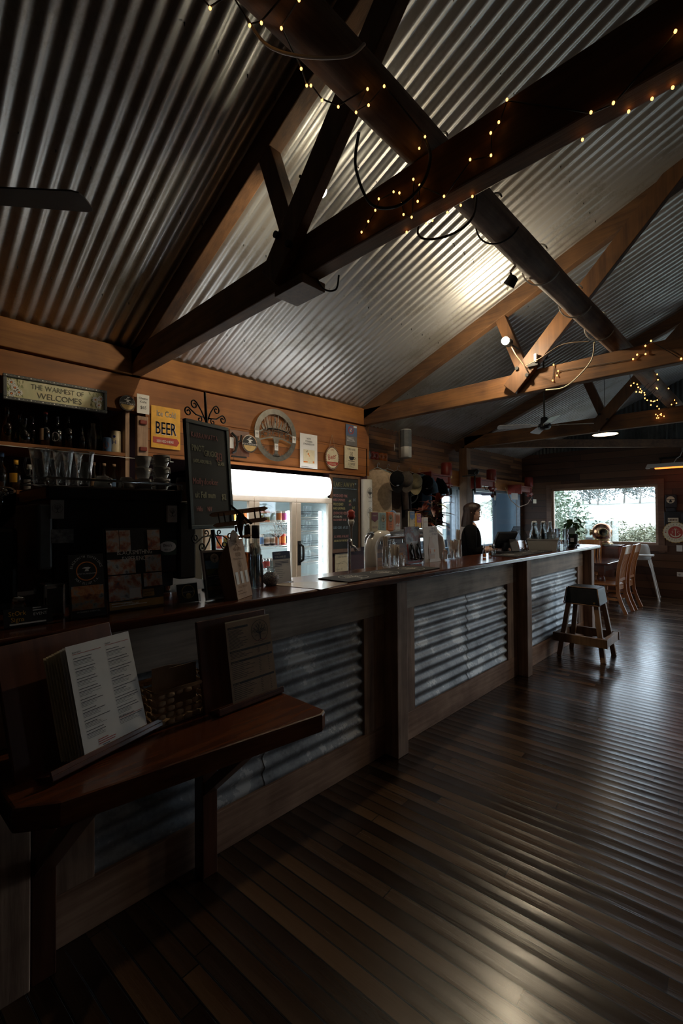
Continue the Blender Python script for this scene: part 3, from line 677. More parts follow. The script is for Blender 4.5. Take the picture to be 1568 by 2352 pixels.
m.box(-.088,.088,-.0,.03,0,.88); m.build('panel',X['white'],t)
m = MB()
for z in (.17,.44,.70): m.tree(0,z,.070,-.050,seed=3,sx=.85); m.text('FORKTREE',0,z-.005,.022,-.051,fx=.7)
m.text('ON TAP',0,.585,.018,-.05); m.build('tree_logos',X['black'],t)
# ---------------- drinks fridge ----------------
FY0,FY1 = 2.17,3.86
t = thing('drinks_fridge','three door glass front drinks fridge with glowing white header','fridge',(-3.9,(FY0+FY1)/2,0),H90)
hw = (FY1-FY0)/2
wi = plain('fridge_lining',(.72,.82,.84),.5,0,.03)
m = MB(); m.box(-hw,hw,.68,.71,.08,2.0).box(-hw,-hw+.03,.05,.68,.08,2.0).box(hw-.03,hw,.05,.68,.08,2.0).box(-hw,hw,.05,.71,.08,.2).box(-hw,hw,.05,.71,1.76,2.0)
m.build('cabinet',wi,t)
MB().box(-hw+.02,hw-.02,.04,.66,0,.08).build('plinth',X['blackmat'],t)
m = MB(); vs=[]; n=10
prof = [(.05,1.775),(-.02,1.77),(-.075,1.79),(-.10,1.84),(-.105,1.89),(-.10,1.94),(-.075,1.985),(-.02,2.0),(.05,2.0)]
for x in (-hw-.01,hw-.115): vs += [(x,y,z) for y,z in prof]
k=len(prof); m.add(vs,[(i,i+1,k+i+1,k+i) for i in range(k-1)]+[tuple(range(k))[::-1],tuple(range(k,2*k))],False)
m.build('light_box',emis('fridge_header_light',(1,.985,.96),HEADER_E),t)
led = emis('fridge_led',(.86,.95,1),14.0)
dw = (2*hw)/3
for i in range(3):
    x0 = -hw+dw*i+.004; x1 = x0+dw-.008; e=.062
    m = MB(); m.box(x0,x1,0,.045,1.69,1.752).box(x0,x1,0,.045,.10,.17).box(x0,x0+e,0,.045,.17,1.69).box(x1-e,x1,0,.045,.17,1.69)
    d = m.build('door',X['whitefr'],t,.006)
    MB().box(x0+e,x1-e,.015,.021,.17,1.69).build('door_glass',X['pane'],d)
    hx = x1-.03 if i==0 else x0+.03
    if i!=1:
        m = MB(); m.tube([(hx,-.0,1.02),(hx+.02,-.045,1.05),(hx+.02,-.05,1.12),(hx+.02,-.045,1.20),(hx,0,1.23)],.014,8); m.box(hx-.022,hx+.022,-.006,0,.99,1.26); m.build('handle',X['blackmat'],d)
    MB().box(*((x1-.105,x1-.085) if i!=1 else (x1-.03,x1-.015)),.10,.12,.25,1.60).build('led_strip',led,t)
    for z in ((1.475,1.215,.95,.70,.45) if i<2 else (1.53,1.365,1.18,1.0,.82,.6)):
        m = MB(); xa,xb = x0+.045,x1-.045
        m.tube([(xa,.12,z-.006),(xb,.12,z-.006)],.0045,5); m.tube([(xa,.12,z-.03),(xb,.12,z-.03)],.003,5); m.tube([(xa,.64,z-.006),(xb,.64,z-.006)],.0045,5)
        for q in range(13): m.box(xa+(xb-xa)*q/12-.0015,xa+(xb-xa)*q/12+.0015,.12,.64,z-.004,z)
        m.build('shelf',X['white'],t)
# frosted tree logo on the middle door
MB().tree(0.02,1.36,.17,-.004,ring=False,seed=5).build('frosted_logo',fabric_screen('frosted_print',(.85,.9,.92),.7),t)
def can_mesh(bodym, labm, topm, r=.029, h=.125, root=None):
    MB().lathe([(0,0),(r*.82,0),(r,.008),(r,h-.012),(r*.84,h-.002),(r*.80,h),(0,h-.003)],(0,0,0),18).build('can_body',bodym,root)
    m = MB(); n=18
    m.lathe([(r+.0006,.022),(r+.0006,h-.028)],(0,0,0),18); m.build('can_label',labm,root)
cans = {}
def can(kind, loc, label, group, first={}):
    spec = {'orange':('orange','leafy'),'pale':('white','ltblue'),'peach':('white','orange'),'rose':('white','pink'),'lime':('white','leafy'),'blue':('white','blue'),'amber':('blackmat','stick'),'rust':('redsign','orange'),'navy':('white','navy'),'red':('chrome','redsign'),'gold':('chrome','yellow')}[kind]
    if kind not in first:
        r = thing('drink_can',label,'can',loc,random.uniform(0,6),group); can_mesh(X[spec[0]],X[spec[1]],None,root=r); first[kind]=r; return r
    return dup(first[kind],loc,random.uniform(0,6),label,group)
FX=-4.06
ORD = ['first','second','third','fourth','fifth','sixth']
def row(kinds,y0,dy,z,where,depth=1):
    for i,k in enumerate(kinds):
        nm = {'orange':'orange and green','pale':'white and pale blue','peach':'white and orange','rose':'white and pink','lime':'white and green','blue':'white and blue','amber':'black and amber','rust':'rust red','navy':'white and navy','red':'red','gold':'silver and gold'}[k]
        for d in range(depth):
            can(k,(FX-.068*d,y0+dy*i,z+.001), nm+' can, '+ORD[i]+' along the '+('front' if d==0 else 'rear')+' of the '+where, 'cans on the '+where)
row(['orange','orange','pale','peach','rose','lime'],2.93,.082,1.475,'top shelf, middle fridge door',2)
row(['blue','amber','amber','rust','rust','navy'],2.93,.076,1.215,'second shelf, middle fridge door',2)
row(['red','red','pale','pale','rust','gold'],2.93,.08,.95,'third shelf, middle fridge door',2)
row(['amber','amber','gold','amber','rust'],2.42,.08,1.475,'top shelf, first fridge door')
row(['rust','orange','lime','rust'],2.42,.08,1.215,'second shelf, first fridge door')
def tumbler(r0,r1,h,thick=.0025,base=.008,mt='glass'):
    return MB().lathe([(0,0),(r0,0),(r1,h),(r1-thick,h),(r0-thick,base),(0,base)],(0,0,0),16)
gl = None
for si,z in enumerate((1.531,1.366,1.181,1.001)):
    for j in range(4):
        loc = (-4.08-.04*(j%2),3.40+.095*j-.02*(si%2),z)
        lab = 'chilled tall glass, %s along the %s shelf of the right fridge door'%(ORD[j],('top','second','third','fourth')[si])
        if gl is None:
            gl = tag(tumbler(.024,.036,.13).build('beer_glass',X['glass']),lab,'glass','chilled glasses on the %s shelf'%('top')); gl.location = loc
        else:
            o = gl.copy(); COL.objects.link(o); o.location = loc; o['label']=lab; o['group']='chilled glasses on the %s shelf'%(('top','second','third','fourth')[si])
for si,z in enumerate((1.531,1.366,1.181,1.001)):
    m = MB(); 
    for zz in (.035,.06): m.tube([(-4.03,3.36,z+zz),(-4.03,3.76,z+zz),(-4.30,3.76,z+zz),(-4.30,3.36,z+zz)],.0025,5,True)
    for p in ((-4.03,3.36),(-4.03,3.76),(-4.30,3.76),(-4.30,3.36)): m.tube([(p[0],p[1],z),(p[0],p[1],z+.06)],.0025,5)
    tag(m.build('wire_glass_rack',X['iron']),'thin wire rack around the glasses on the %s shelf of the right fridge door'%(('top','second','third','fourth')[si]),'rack','wire racks in the fridge')
# ---------------- bottle shelves left ----------------
t = thing('shelf_unit','open timber bottle shelves in the dark recess left of the bar','shelf',(0,0,0))
for z in (2.045,1.70,1.35): MB().box(-4.62,-4.0,-.6,1.49,z,z+.03).build('shelf',X['board_d'],t,.003)
MB().box(-4.62,-4.0,1.49,1.525,0,2.44).build('side_panel',X['brn_z'],t,.003)
MB().box(-4.62,-4.0,-.64,-.6,0,2.44).build('side_panel',X['brn_z'],t,.003)
MB().tube([(-3.99,-.3,2.06),(-3.985,.5,2.045),(-3.98,1.3,2.035),(-3.97,1.9,2.03)],.003,5).build('cable',X['white'],t)
def rad_at(prof,z):
    for (a,b),(c,d) in zip(prof,prof[1:]):
        if b<=z<=d and d>b: return a+(c-a)*(z-b)/(d-b)
    return max(r for r,_ in prof)
def bottle(prof, mt, cap=None, label=None, name='bottle', lab='', cat='bottle', loc=(0,0,0), group=None, liquid=None, rz=0, lz=(.05,.11), lw=1.0, extra=None):
    t = thing(name,lab,cat,loc,rz,group)
    MB().lathe(prof,(0,0,0),18).build('glass_body',X[mt],t)
    H = prof[-1][1]
    if liquid:
        lq,lh = liquid; P=[(0,.004)]+[(max(0,r-.003),max(z,.004)) for r,z in prof if z<lh and r>0]; P.append((P[-1][0],lh)); P.append((0,lh))
        MB().lathe(P,(0,0,0),18).build('liquid',X[lq],t)
    if cap:
        mtc,r,h = cap; MB().lathe([(0,H-.004),(r,H-.004),(r,H-.004+h),(0,H-.004+h)],(0,0,0),14).build('cap',X[mtc],t)
    if label:
        R = max([rad_at(prof,lz[0]),rad_at(prof,lz[1])]); n=12; m=MB()
        vs=[((R+.0008)*cos(a),(R+.0008)*sin(a),z) for z in lz for a in [-.5*pi-lw+2*lw*i/n for i in range(n+1)]]
        m.add(vs,[(i,i+1,n+2+i,n+1+i) for i in range(n)],True); lb=m.build('label',X[label],t)
        if extra: extra(t,R)
    return t
def beerb(r,h,sh=.55): return [(0,0),(r,.0),(r,h*sh),(r*.85,h*(sh+.08)),(r*.42,h*(sh+.2)),(r*.36,h*.97),(r*.42,h*.975),(r*.42,h)]
def milk(r,h): return [(0,0),(r,0),(r,h*.5),(r*.7,h*.72),(r*.42,h*.88),(r*.5,h*.95),(r*.5,h)]
G='old bottles on the upper shelf'; Z=2.0755
bottle(beerb(.040,.27,.5),'gamber',lab='plain brown pointed bottle at the left end of the upper shelf',loc=(-4.12,.69,Z),group=G)
bottle(beerb(.040,.25,.5),'gdark',lab='dark glass bottle second along the upper shelf',loc=(-4.24,.79,Z),group=G)
bottle([(0,0),(.042,0),(.044,.07),(.036,.105),(.016,.125),(.016,.18),(.019,.182),(.019,.20)],'ggreen',lab='short squat pale green antique bottle on the upper shelf',loc=(-4.08,.79,Z),group=G)
bottle(beerb(.038,.245,.5),'ggreen',lab='tall pointed green bottle behind the squat antique bottle',loc=(-4.18,.86,Z),group=G)
bottle(beerb(.037,.255,.52),'gdark','x' and ('redsign',.014,.02),'stick',lab='dark bottle with orange gold label on the upper shelf',loc=(-4.10,.93,Z),group=G,lz=(.05,.14))
def roundlab(t,R):
    m=MB(); m.add([((R+.002)*sin(a*1.0)*1, -(R+.002)*cos(a),.085+zz) for a,zz in [(.8*cos(q),.036*sin(q)) for q in [2*pi*i/20 for i in range(20)]]],[tuple(range(20))]); m.build('round_label',X['paper'],t)
bottle(beerb(.036,.25,.5),'gdark',None,'blackmat',lab='black beer bottle with round white rimmed label on the upper shelf',loc=(-4.10,1.01,Z),group=G,rz=.9,extra=roundlab)
bottle(beerb(.043,.265,.58),'gdark',lab='tall broad shouldered clear brown bottle right of the round label bottle',loc=(-4.13,1.09,Z),group=G)
bottle(beerb(.032,.20,.5),'gdark',lab='small black bottle in the middle right of the upper shelf',loc=(-4.12,1.19,Z),group=G)
bottle(beerb(.030,.21,.5),'gdark',None,'yellow',lab='small dark bottle with yellow label on the upper shelf',loc=(-4.24,1.27,Z),group=G,lz=(.02,.07))
bottle(milk(.036,.235),'gclear',lab='clear embossed milk bottle on the upper shelf',loc=(-4.10,1.27,Z),group=G)
bottle(beerb(.028,.25,.45),'ggreen',None,'leafy',lab='slim green bottle with green neck label near the stein',loc=(-4.17,1.35,Z),group=G,lz=(.12,.15))
t = thing('souvenir_can','blue can with pink face print beside the cream stein','can',(-4.06,1.365,Z),.9)
MB().lathe([(0,0),(.031,0),(.033,.006),(.033,.115),(.028,.122),(0,.120)],(0,0,0),20).build('can_body',X['blue'],t)
m=MB(); m.add([(.0345*sin(a),-.0345*cos(a),.055+zz) for a,zz in [(.75*cos(q),.03*sin(q)) for q in [2*pi*i/20 for i in range(20)]]],[tuple(range(20))]); m.build('face_print',plain('pink_print_face',(.5,.25,.2)),t)
t = thing('beer_stein','cream stoneware stein with blue crest at the right end of the upper shelf','mug',(-4.07,1.437,Z),.5)
MB().lathe([(0,0),(.038,0),(.041,.01),(.040,.03),(.040,.165),(.037,.175),(.039,.185),(.035,.185),(.034,.02),(0,.02)],(0,0,0),24).build('stein_body',plain('cream_stoneware',(.62,.52,.36),.3,0,.05),t)
MB().tube([(-.038,.01,.15),(-.065,.018,.14),(-.07,.018,.09),(-.04,.01,.05)],.006,8).build('handle',plain('cream_stoneware_handle',(.62,.52,.36),.3,0,.05),t)
m=MB(); mm=MB(); mm.text('H',0,.07,.05,0); mm.text('.',0,.06,.02,0); mm.disc(0,.135,.012,0,6)
for v in mm.v: a=v[0]/.041+.45; m.v.append((.0418*sin(a),-.0418*cos(a),v[2]))
m.f=mm.f; m.sm=mm.sm; m.build('blue_print',plain('blue_crest',(.02,.04,.22),.4),t)
Z=1.7305; G='spirit bottles on the lower shelf'
SQ=[(0,0),(.036,0),(.038,.14),(.030,.165),(.015,.185),(.014,.235),(.017,.237),(.017,.25)]
bottle(SQ,'gclear',('blue',.018,.03),'ltblue',lab='clear spirit bottle with pale blue label at the left edge of the lower shelf',loc=(-4.12,.655,Z),group=G,lz=(.03,.10),liquid=('gpale',.13))
bottle([(0,0),(.038,0),(.040,.11),(.034,.135),(.016,.155),(.014,.20)],'gclear',('yellow',.015,.035),'yellow',lab='gold tequila bottle with yellow label on the lower shelf',loc=(-4.12,.745,Z),group=G,lz=(.06,.13),liquid=('gamber',.12),rz=.6)
bottle([(0,0),(.037,0),(.037,.11),(.03,.13),(.015,.15),(.014,.17)],'gdark',('white',.016,.035),'paper',lab='dark bottle with white label and pale cap on the lower shelf',loc=(-4.12,.83,Z),group=G,lz=(.01,.085),rz=.6)
for i,(yy,l) in enumerate(((1.275,'kraft'),(1.355,'cream'),(1.435,'blue'))):
    bottle([(0,0),(.030,0),(.032,.13),(.026,.15),(.013,.165),(.012,.235)],'gclear',('stick',.014,.022),l,lab=('small cork topped bottle with brown label','small cork topped bottle with cream label','small cork topped bottle with blue label')[i]+' on the lower shelf',loc=(-4.10,yy,Z),group=G,lz=(.06,.12),rz=.7)
# ---------------- coffee machine and cups ----------------
t = thing('coffee_machine','large black coffee machine with its back panel to the customers','coffee machine',(-2.235,.80,1.135),H90)
m = MB(); m.box(-.26,.30,.01,.50,.10,.50); m.build('body',X['blackgloss'],t,.012)
MB().box(-.29,.32,-.005,.52,.46,.52).build('top_tray',X['blackgloss'],t,.01)
MB().box(.30,.395,.0,.46,.06,.46).build('side_box',X['blackmat'],t,.01)
MB().box(-.32,-.265,-.0,.46,.16,.44).build('side_cheek',plain('grey_painted_steel',(.11,.12,.13),.4),t,.01)
MB().box(-.24,.28,.02,.48,.03,.10).build('drip_base',X['blackmat'],t,.008)
for x in (-.22,.26):
    for y in (.05,.45): MB().cyl((x,y,0),(x,y,.03),.02,.02,10).build('foot',X['chrome'],t)
m = MB(); m.tube([(-.285,.0,.55),(.315,.0,.55),(.315,.51,.55),(-.285,.51,.55)],.006,6,True)
for x in (-.285,.02,.315): m.tube([(x,0,.52),(x,0,.55)],.005,6)
m.build('cup_rail',X['chrome'],t)
stk = MB().box(-.275+.0,-.225,-.008,0,.375,.455).build('tree_sticker',plain('silver_sticker',(.45,.46,.48),.25,.6,.1),t); MB().tree(-.25,.42,.02,-.0095,seed=2).build('sticker_print',X['black'],stk)
MB().box(-.275,-.185,.001,.0095,.27,.33).build('silver_sticker',plain('mottled_silver_sticker',(.42,.45,.48),.2,.7,.5,60),t)
stk = MB().box(.235,.285,-.008,.009,.355,.44).build('tree_sticker',X['paper'],t); MB().tree(.26,.405,.021,-.0095,seed=2).build('sticker_print',X['black'],stk)
stk = MB().box(.19,.285,-.002,.009,.19,.265).build('oval_sticker',plain('dark_green_sticker',(.02,.05,.03)),t); m=MB(); m.add([(.2375+.044*cos(a),-.003,.232+.027*sin(a)) for a in [2*pi*i/24 for i in range(24)]],[tuple(range(24))]); m.build('sticker_oval',X['paper'],stk); m=MB(); m.text("Dex's",.2375,.232,.02,-.004); m.text('1800 233',.2375,.214,.010,-.004); m.build('sticker_print',X['black'],stk)
t = thing('coffee_grinder','black coffee grinder left of the coffee machine','coffee grinder',(-2.42,.34,1.135),H90)
MB().box(-.09,.09,-.10,.12,.03,.34).build('body',X['blackgloss'],t,.02)
MB().lathe([(.05,.34),(.095,.40),(.10,.50),(.09,.51),(0,.52)],(0,0,0),20).build('hopper',X['gdark'],t)
MB().box(-.10,.10,-.14,.13,0,.03).build('base',X['blackmat'],t,.006)
MB().cyl((0,-.10,.20),(0,-.16,.185),.03,.028,14).build('spout',X['blackmat'],t)
# glasses on the machine
TZ = 1.657
def irish(loc,lab,rz,tilt=0,handle=True):
    t = thing('handled_glass',lab,'glass',loc,rz,'handled glasses on top of the coffee machine'); t.rotation_euler=(0,tilt,rz)
    MB().lathe([(0,0),(.024,0),(.026,.01),(.031,.08),(.041,.155),(.046,.165),(.043,.165),(.037,.15),(.027,.08),(.021,.014),(0,.014)],(0,0,0),20).build('glass_bowl',X['glass'],t)
    MB().tube([(-.030,0,.125),(-.056,0,.118),(-.062,0,.08),(-.050,0,.045),(-.026,0,.04)],.005,8).build('handle',X['glass'],t)
    return t
g1 = irish((-2.36,.515,TZ),'leftmost handled glass on the coffee machine',H90+.2)
for i,(x,y,l) in enumerate(((-2.42,.575,'second handled glass from the left on the coffee machine'),(-2.34,.60,'third handled glass from the left on the coffee machine'),(-2.44,.665,'fourth handled glass from the left on the coffee machine'),(-2.35,.69,'front right handled glass on the coffee machine, beside the upturned cups'))):
    dup(g1,(x,y,TZ+.001),H90+.3*i,l)
def cup(loc,lab,rz,mt,up=True,grp='cups on top of the coffee machine'):
    t = thing('coffee_cup',lab,'cup',loc,rz,grp)
    pr = [(0,0),(.026,0),(.028,.006),(.036,.03),(.042,.06),(.039,.06),(.033,.03),(.024,.01),(0,.008)]
    if not up: pr = [(r,.06-z) for r,z in pr]
    MB().lathe(pr,(0,0,0),22).build('cup_bowl',X[mt],t)
    zz = .035; MB().tube([(.036,0,zz+.015),(.058,0,zz+.012),(.060,0,zz-.008),(.034,0,zz-.012)],.004,8).build('handle',X[mt],t)
    return t
c1 = cup((-2.38,.78,TZ),'upturned grey cup next to the handled glasses',.4,'greyporc',False)
dup(c1,(-2.36,.885,TZ),2.0,'upturned grey cup in the middle of the coffee machine top'); dup(c1,(-2.37,.975,TZ),1.2,'upturned grey cup left of the cup stacks')
c2 = None
for ci,(x,y) in enumerate(((-2.34,1.055),(-2.44,1.0),(-2.45,1.09))):
    for k in range(3):
        lab = '%s cup of the %s stack on the coffee machine'%(('bottom','middle','topmost')[k],('front','rear left','rear right')[ci])
        if c2 is None: c2 = cup((x,y,TZ),lab,.3,'greyporc',True,'stacked cups on the coffee machine')
        else: dup(c2,(x,y,TZ+.0615*k),.3+ci,lab)
t = thing('takeaway_cup','brown paper takeaway cup with black lid at the right corner of the coffee machine','cup',(-2.26,1.142,1.601),0)
MB().lathe([(0,0),(.028,0),(.040,.098),(0,.098)],(0,0,0),24).build('paper_cup',X['kraft'],t)
MB().lathe([(0,.098),(.043,.098),(.043,.106),(.040,.112),(.038,.122),(.030,.122),(.029,.119),(0,.119)],(0,0,0),24).build('lid',X['blackmat'],t)
MB().lathe([(.0292,.012),(.0298,.017)],(0,0,0),24).build('green_line',X['leafg'],t)
# ---------------- things on the bar top, near end ----------------
CZ = 1.1405
def holder(name, lab, cat, loc, rz, w_, h_, tilt=10, pocket=.35, border=.0):
    t = thing(name, lab, cat, loc, rz, None, -radians(tilt))
    m = MB(); m.box(-w_/2-.003,w_/2+.003,.002,.005,0,h_+.003); m.box(-w_/2-.003,w_/2+.003,-.022,.005,0,.003)
    if pocket: m.box(-w_/2-.003,w_/2+.003,-.022,-.0195,0,h_*pocket); m.box(-w_/2-.003,-w_/2,-.022,.002,0,h_*pocket); m.box(w_/2,w_/2+.003,-.022,.002,0,h_*pocket)
    m.build('acrylic_holder',X['acryl'],t)
    return t
brn = patches('print_forge_photo',[(.02,.02,.025),(.35,.10,.05),(.55,.25,.10),(.3,.3,.3),(.04,.07,.09)],34)
t = holder('leaflet_holder','clear leaflet holder of black Blacksmith Experience flyers at the left of the bar','leaflet holder',(-1.86,.56,CZ),H90,.12,.235)
MB().box(-.06,.06,-.012,.0,.003,.235).build('flyers',X['black'],t)
m = MB(); m.arc('BLACKSMITH EXPERIENCE',0,.175,.048,pi*.93,pi*.07,.0125,-.0135,fx=.75); m.arc('PORT ELLIOT S.A.',0,.172,.050,pi*1.2,pi*1.8,.0115,-.0135,fx=.7,inward=True); m.text('WORKINGS ESSENTIAL',0,.02,.008,-.0135); m.text("SCOTT'S PRODUCTS",0,.160,.007,-.0135); m.add([(x*.016,-.0137,.178+z*.016) for x,z in [(-1,.3),(-.2,.2),(-.3,-.1),(-.5,-.4),(.5,-.4),(.3,-.1),(.9,.4),(.4,.6),(-.3,.6)]],[tuple(range(9))]); m.build('white_lettering',X['paper'],t)
m = MB(); m.disc(0,.172,.036,-.0128,28,1,.032); m.build('flame_ring',X['orange'],t)
MB().rect(-.055,.055,.03,.118,-.0127).build('flyer_photo',brn,t)
t = holder('poster_stand','A4 Blacksmithing Experience poster in a clear stand leaning by the coffee machine','poster',(-1.90,.755,CZ),H90,.225,.33,8,0)
MB().box(-.11,.11,-.006,.0,.003,.328).build('poster_sheet',X['black'],t)
m = MB()
for (a,b,c,d) in ((-.108,-.06,.235,.322),(-.058,-.015,.235,.322),(.055,.108,.235,.322),(-.108,.0,.145,.205),(.04,.108,.145,.215),(-.108,.02,.04,.14),(.03,.108,.085,.14)): m.rect(a,b,c,d,-.0072)
m.build('poster_photos',patches('poster_photo_print',[(.10,.13,.18),(.45,.14,.08),(.60,.42,.32),(.55,.58,.62),(.10,.10,.11)],30),t)
m = MB(); m.text('BLACKSMITHING',0,.222,.026,-.0085,fx=.75); m.text('EXPERIENCE',0,.196,.026,-.0085,fx=.75); lines(m,-.10,.05,.02,.03,2,-.0085,.003); m.text('TOM: 0419 806 468',-.03,.022,.0095,-.0092,fx=.9); m.rect(-.03,.015,.045,.085,-.0088); m.build('white_lettering',X['paper'],t)
m = MB(); m.rect(-.108,.108,.006,.036,-.0078); m.rect(.022,.07,.045,.075,-.0086); m.build('ochre_band',plain('ochre_print',(.38,.22,.07),.5),t)
m = MB(); m.text('GIFT VOUCHERS',.046,.062,.0065,-.0095); m.text('AVAILABLE',.046,.051,.0065,-.0095); m.build('voucher_lettering',X['black'],t)
t = holder('card_stand','small black card holder with round gold logo right of the poster','card holder',(-1.86,.955,CZ),H90,.095,.085,12,.4)
MB().box(-.045,.045,-.012,0,.003,.083).build('cards',X['black'],t)
m = MB(); m.disc(0,.048,.030,-.0135,24,1,.027); m.disc(0,.031,.012,-.0135,12); m.build('gold_ring',X['brass'],t)
m = MB(); m.text('SCOTTS PRODUCTS',0,.044,.0085,-.0145,fx=.7); m.build('lettering',X['paper'],t)
t = thing('napkin_dispenser','shiny chrome napkin dispenser left of the flyers','napkin dispenser',(-1.95,.475,CZ),H90)
m = MB(); m.box(-.035,.035,0,.09,0,.125); m.build('body',X['chrome'],t,.008)
MB().box(-.026,.026,-.003,.001,.015,.11).build('front_slot',X['steel'],t,.004)
t = thing('sign_block','small black and yellow Stork Signs display at the far left of the bar','sign',(-1.86,.375,CZ),H90,None,-.25)
MB().box(-.07,.07,-.006,.0,.004,.065).build('sign_face',X['black'],t)
MB().box(-.073,.073,-.010,.002,0,.004).build('foot',X['acryl'],t)
m = MB(); m.text('StOrk',-.032,.040,.022,-.0075,fx=.9); m.text('Signs',-.032,.020,.022,-.0075,fx=.9); m.build('yellow_lettering',X['yellow'],t)
m = MB(); m.text('EVENT',.034,.034,.014,-.0075); lines(m,.012,.06,.052,.06,2,-.0075,.003); m.rect(-.055,.05,.009,.014,-.0075); m.build('white_lettering',X['paper'],t)
def shaker(loc,lab,fill):
    t = thing('shaker_jar',lab,'jar',loc,0,'glass shaker jars by the sign')
    MB().lathe([(0,0),(.023,0),(.025,.01),(.025,.05),(.019,.062),(.018,.06),(.023,.048),(.022,.006),(0,.006)],(0,0,0),18).build('jar_glass',X['glass'],t)
    MB().lathe([(0,.007),(.021,.007),(.021,.035),(0,.035)],(0,0,0),14).build('contents',X[fill],t)
    MB().lathe([(.019,.060),(.021,.062),(.021,.078),(.015,.084),(0,.085)],(0,0,0),18).build('metal_lid',X['chrome'],t)
shaker((-2.02,.375,CZ),'glass salt jar with metal lid behind the Stork Signs display','paper'); shaker((-2.02,.46,CZ),'glass sugar jar with metal lid left of the napkin dispenser','stick')
t = holder('brochure_holder','clear holder of white edged tree logo brochures next to the plywood stand','brochure holder',(-1.835,1.085,CZ),H90,.118,.225,13,.42)
MB().box(-.059,.059,-.014,.0,.003,.225).build('brochures',X['paper'],t)
m = MB(); m.rect(-.052,.052,.010,.215,-.0148); m.build('black_cover',X['black'],t)
m = MB(); m.rect(-.048,.048,.135,.178,-.0156); m.build('sky_print',patches('sky_print',[(.04,.12,.30),(.10,.25,.45),(.25,.35,.42)],22),t)
m = MB(); m.rect(-.048,.048,.115,.140,-.0158); m.build('park_print',patches('park_print',[(.02,.03,.01),(.10,.14,.03),(.16,.12,.03)],40),t)
m = MB(); m.rect(-.048,.048,.045,.062,-.0156); m.build('sunset_print',patches('sunset_print',[(.04,.015,.008),(.22,.09,.02),(.05,.03,.02)],30),t)
m = MB(); m.disc(0,.188,.021,-.0162,24); m.build('logo_disc',X['paper'],t)
m = MB(); m.tree(0,.188,.019,-.0172,ring=False); m.build('logo_tree',X['black'],t)
m = MB(); m.text('FORKTREE BREWING RESTAURANT',0,.106,.0055,-.0158); lines(m,-.02,.02,.066,.098,6,-.0158,.0012,3,True); m.build('white_lettering',X['chW'],t)
# plywood stand with biplane
t = thing('plywood_stand','tall leaning plywood High Spirits Liquor stand with a wooden biplane on top','display stand',(-1.80,1.205,CZ),radians(119),None,-radians(11))
MB().prism([(-.072,0),(.072,0),(.072,.275),(.04,.275),(.032,.295),(.015,.312),(0,.317),(-.015,.312),(-.032,.295),(-.04,.275),(-.072,.275)],-.004,0).build('front_panel',X['ply'],t)
m = MB(); m.add([(s*.070,0,0) for s in (-1,)]+[(-.070,.11,.02),(-.070,.05,.2),(-.070,0,.26)],[(0,1,2,3)]); m.add([(.070,0,0),(.070,.11,.02),(.070,.05,.2),(.070,0,.26)],[(0,1,2,3)]); o=m.build('side_panel',X['ply'],t); q=o.modifiers.new('t','SOLIDIFY'); q.thickness=.004
m = MB(); m.text('HIGH SPIRITS',0,.218,.024,-.0052,fx=.58); m.text('LIQUOR',0,.194,.024,-.0052,fx=.62); lines(m,-.05,.05,.180,.185,2,-.0052,.002); m.text('LOCALLY PRODUCED',-.008,.048,.013,-.0052,fx=.65); lines(m,-.06,.03,.022,.035,2,-.0052,.0025); 
m.disc(0,.148,.022,-.005,28,.85,.0205); m.tree(0,.148,.019,-.0055,ring=False); m.disc(0,.262,.016,-.005,20,.8,.013); m.disc(0,.262,.007,-.005)
for s in (-1,1):
    for k in range(4): m.line(s*.012,.268-k*.006,s*(.055-k*.007),.272-k*.008,.0018,-.0052)
    m.line(0,.25,s*.02,.232,.003,-.0052)
m.build('engraving',plain('burnt_engraving',(.16,.08,.035),.8),t)
m2 = MB()
for x in (-.045,0,.045): m2.rect(x-.012,x+.012,.066,.122,-.0056)
m2.build('white_slots',X['paper'],t)
t = thing('biplane_model','small dark wooden model biplane perched on the plywood stand','model plane',(-1.885,1.245,1.455),radians(62),None,radians(-24),radians(-7)); t.scale=(1.3,1.3,1.3)
def wing(m,z,y,L,c):
    pts=[(-L,0),(-L+.012,-c/2),(L-.012,-c/2),(L,0),(L-.012,c/2),(-L+.012,c/2)]
    m.prismz([(a,b+y) for a,b in pts],z,z+.003)
m = MB(); wing(m,.062,-.02,.108,.034); m.build('upper_wing',X['ply'],t); m = MB(); wing(m,.018,-.02,.100,.034); m.build('lower_wing',X['ply'],t)
m = MB(); wing(m,-.004,.07,.04,.02); m.prism([(-.002,0),(.002,0),(.002,.03),(-.002,.03)],.06,.085); m.build('tail',X['ply'],t)
dk = plain('dark_stained_ply',(.07,.04,.025),.7)
MB().tube([(0,-.05,.03),(0,-.03,.032),(0,0,.03),(0,.04,.016),(0,.08,.004)],[.014,.016,.015,.010,.004],10).build('fuselage',dk,t)
m = MB()
for x in (-.075,-.055,.055,.075):
    m.beam((x,-.028,.02),(x*1.02,-.028,.063),.003,.003,(0,1,0)); m.beam((x,-.012,.02),(x*1.02,-.012,.063),.003,.003,(0,1,0))
m.beam((-.01,-.02,.04),(-.012,-.02,.063),.003,.003,(0,1,0)); m.beam((.01,-.02,.04),(.012,-.02,.063),.003,.003,(0,1,0)); m.build('wing_struts',dk,t)
m = MB(); m.add([(a,-.066,b) for a,b in [(-.036,.072),(-.028,.075),(.004,.033),(.036,-.010),(.028,-.014),(-.004,.028)]],[(0,1,2,3,4,5)]); m.cyl((0,-.05,.03),(0,-.07,.03),.006,.003,8); m.build('propeller',dk,t)
for s in (-1,1): MB().cyl((s*.022-.003,-.03,-.008),(s*.022+.003,-.03,-.008),.012,.012,14).build('wheel',dk,t)
m = MB(); m.beam((0,-.01,.02),(-.004,.0,-.035),.006,.012,(0,1,0)); 
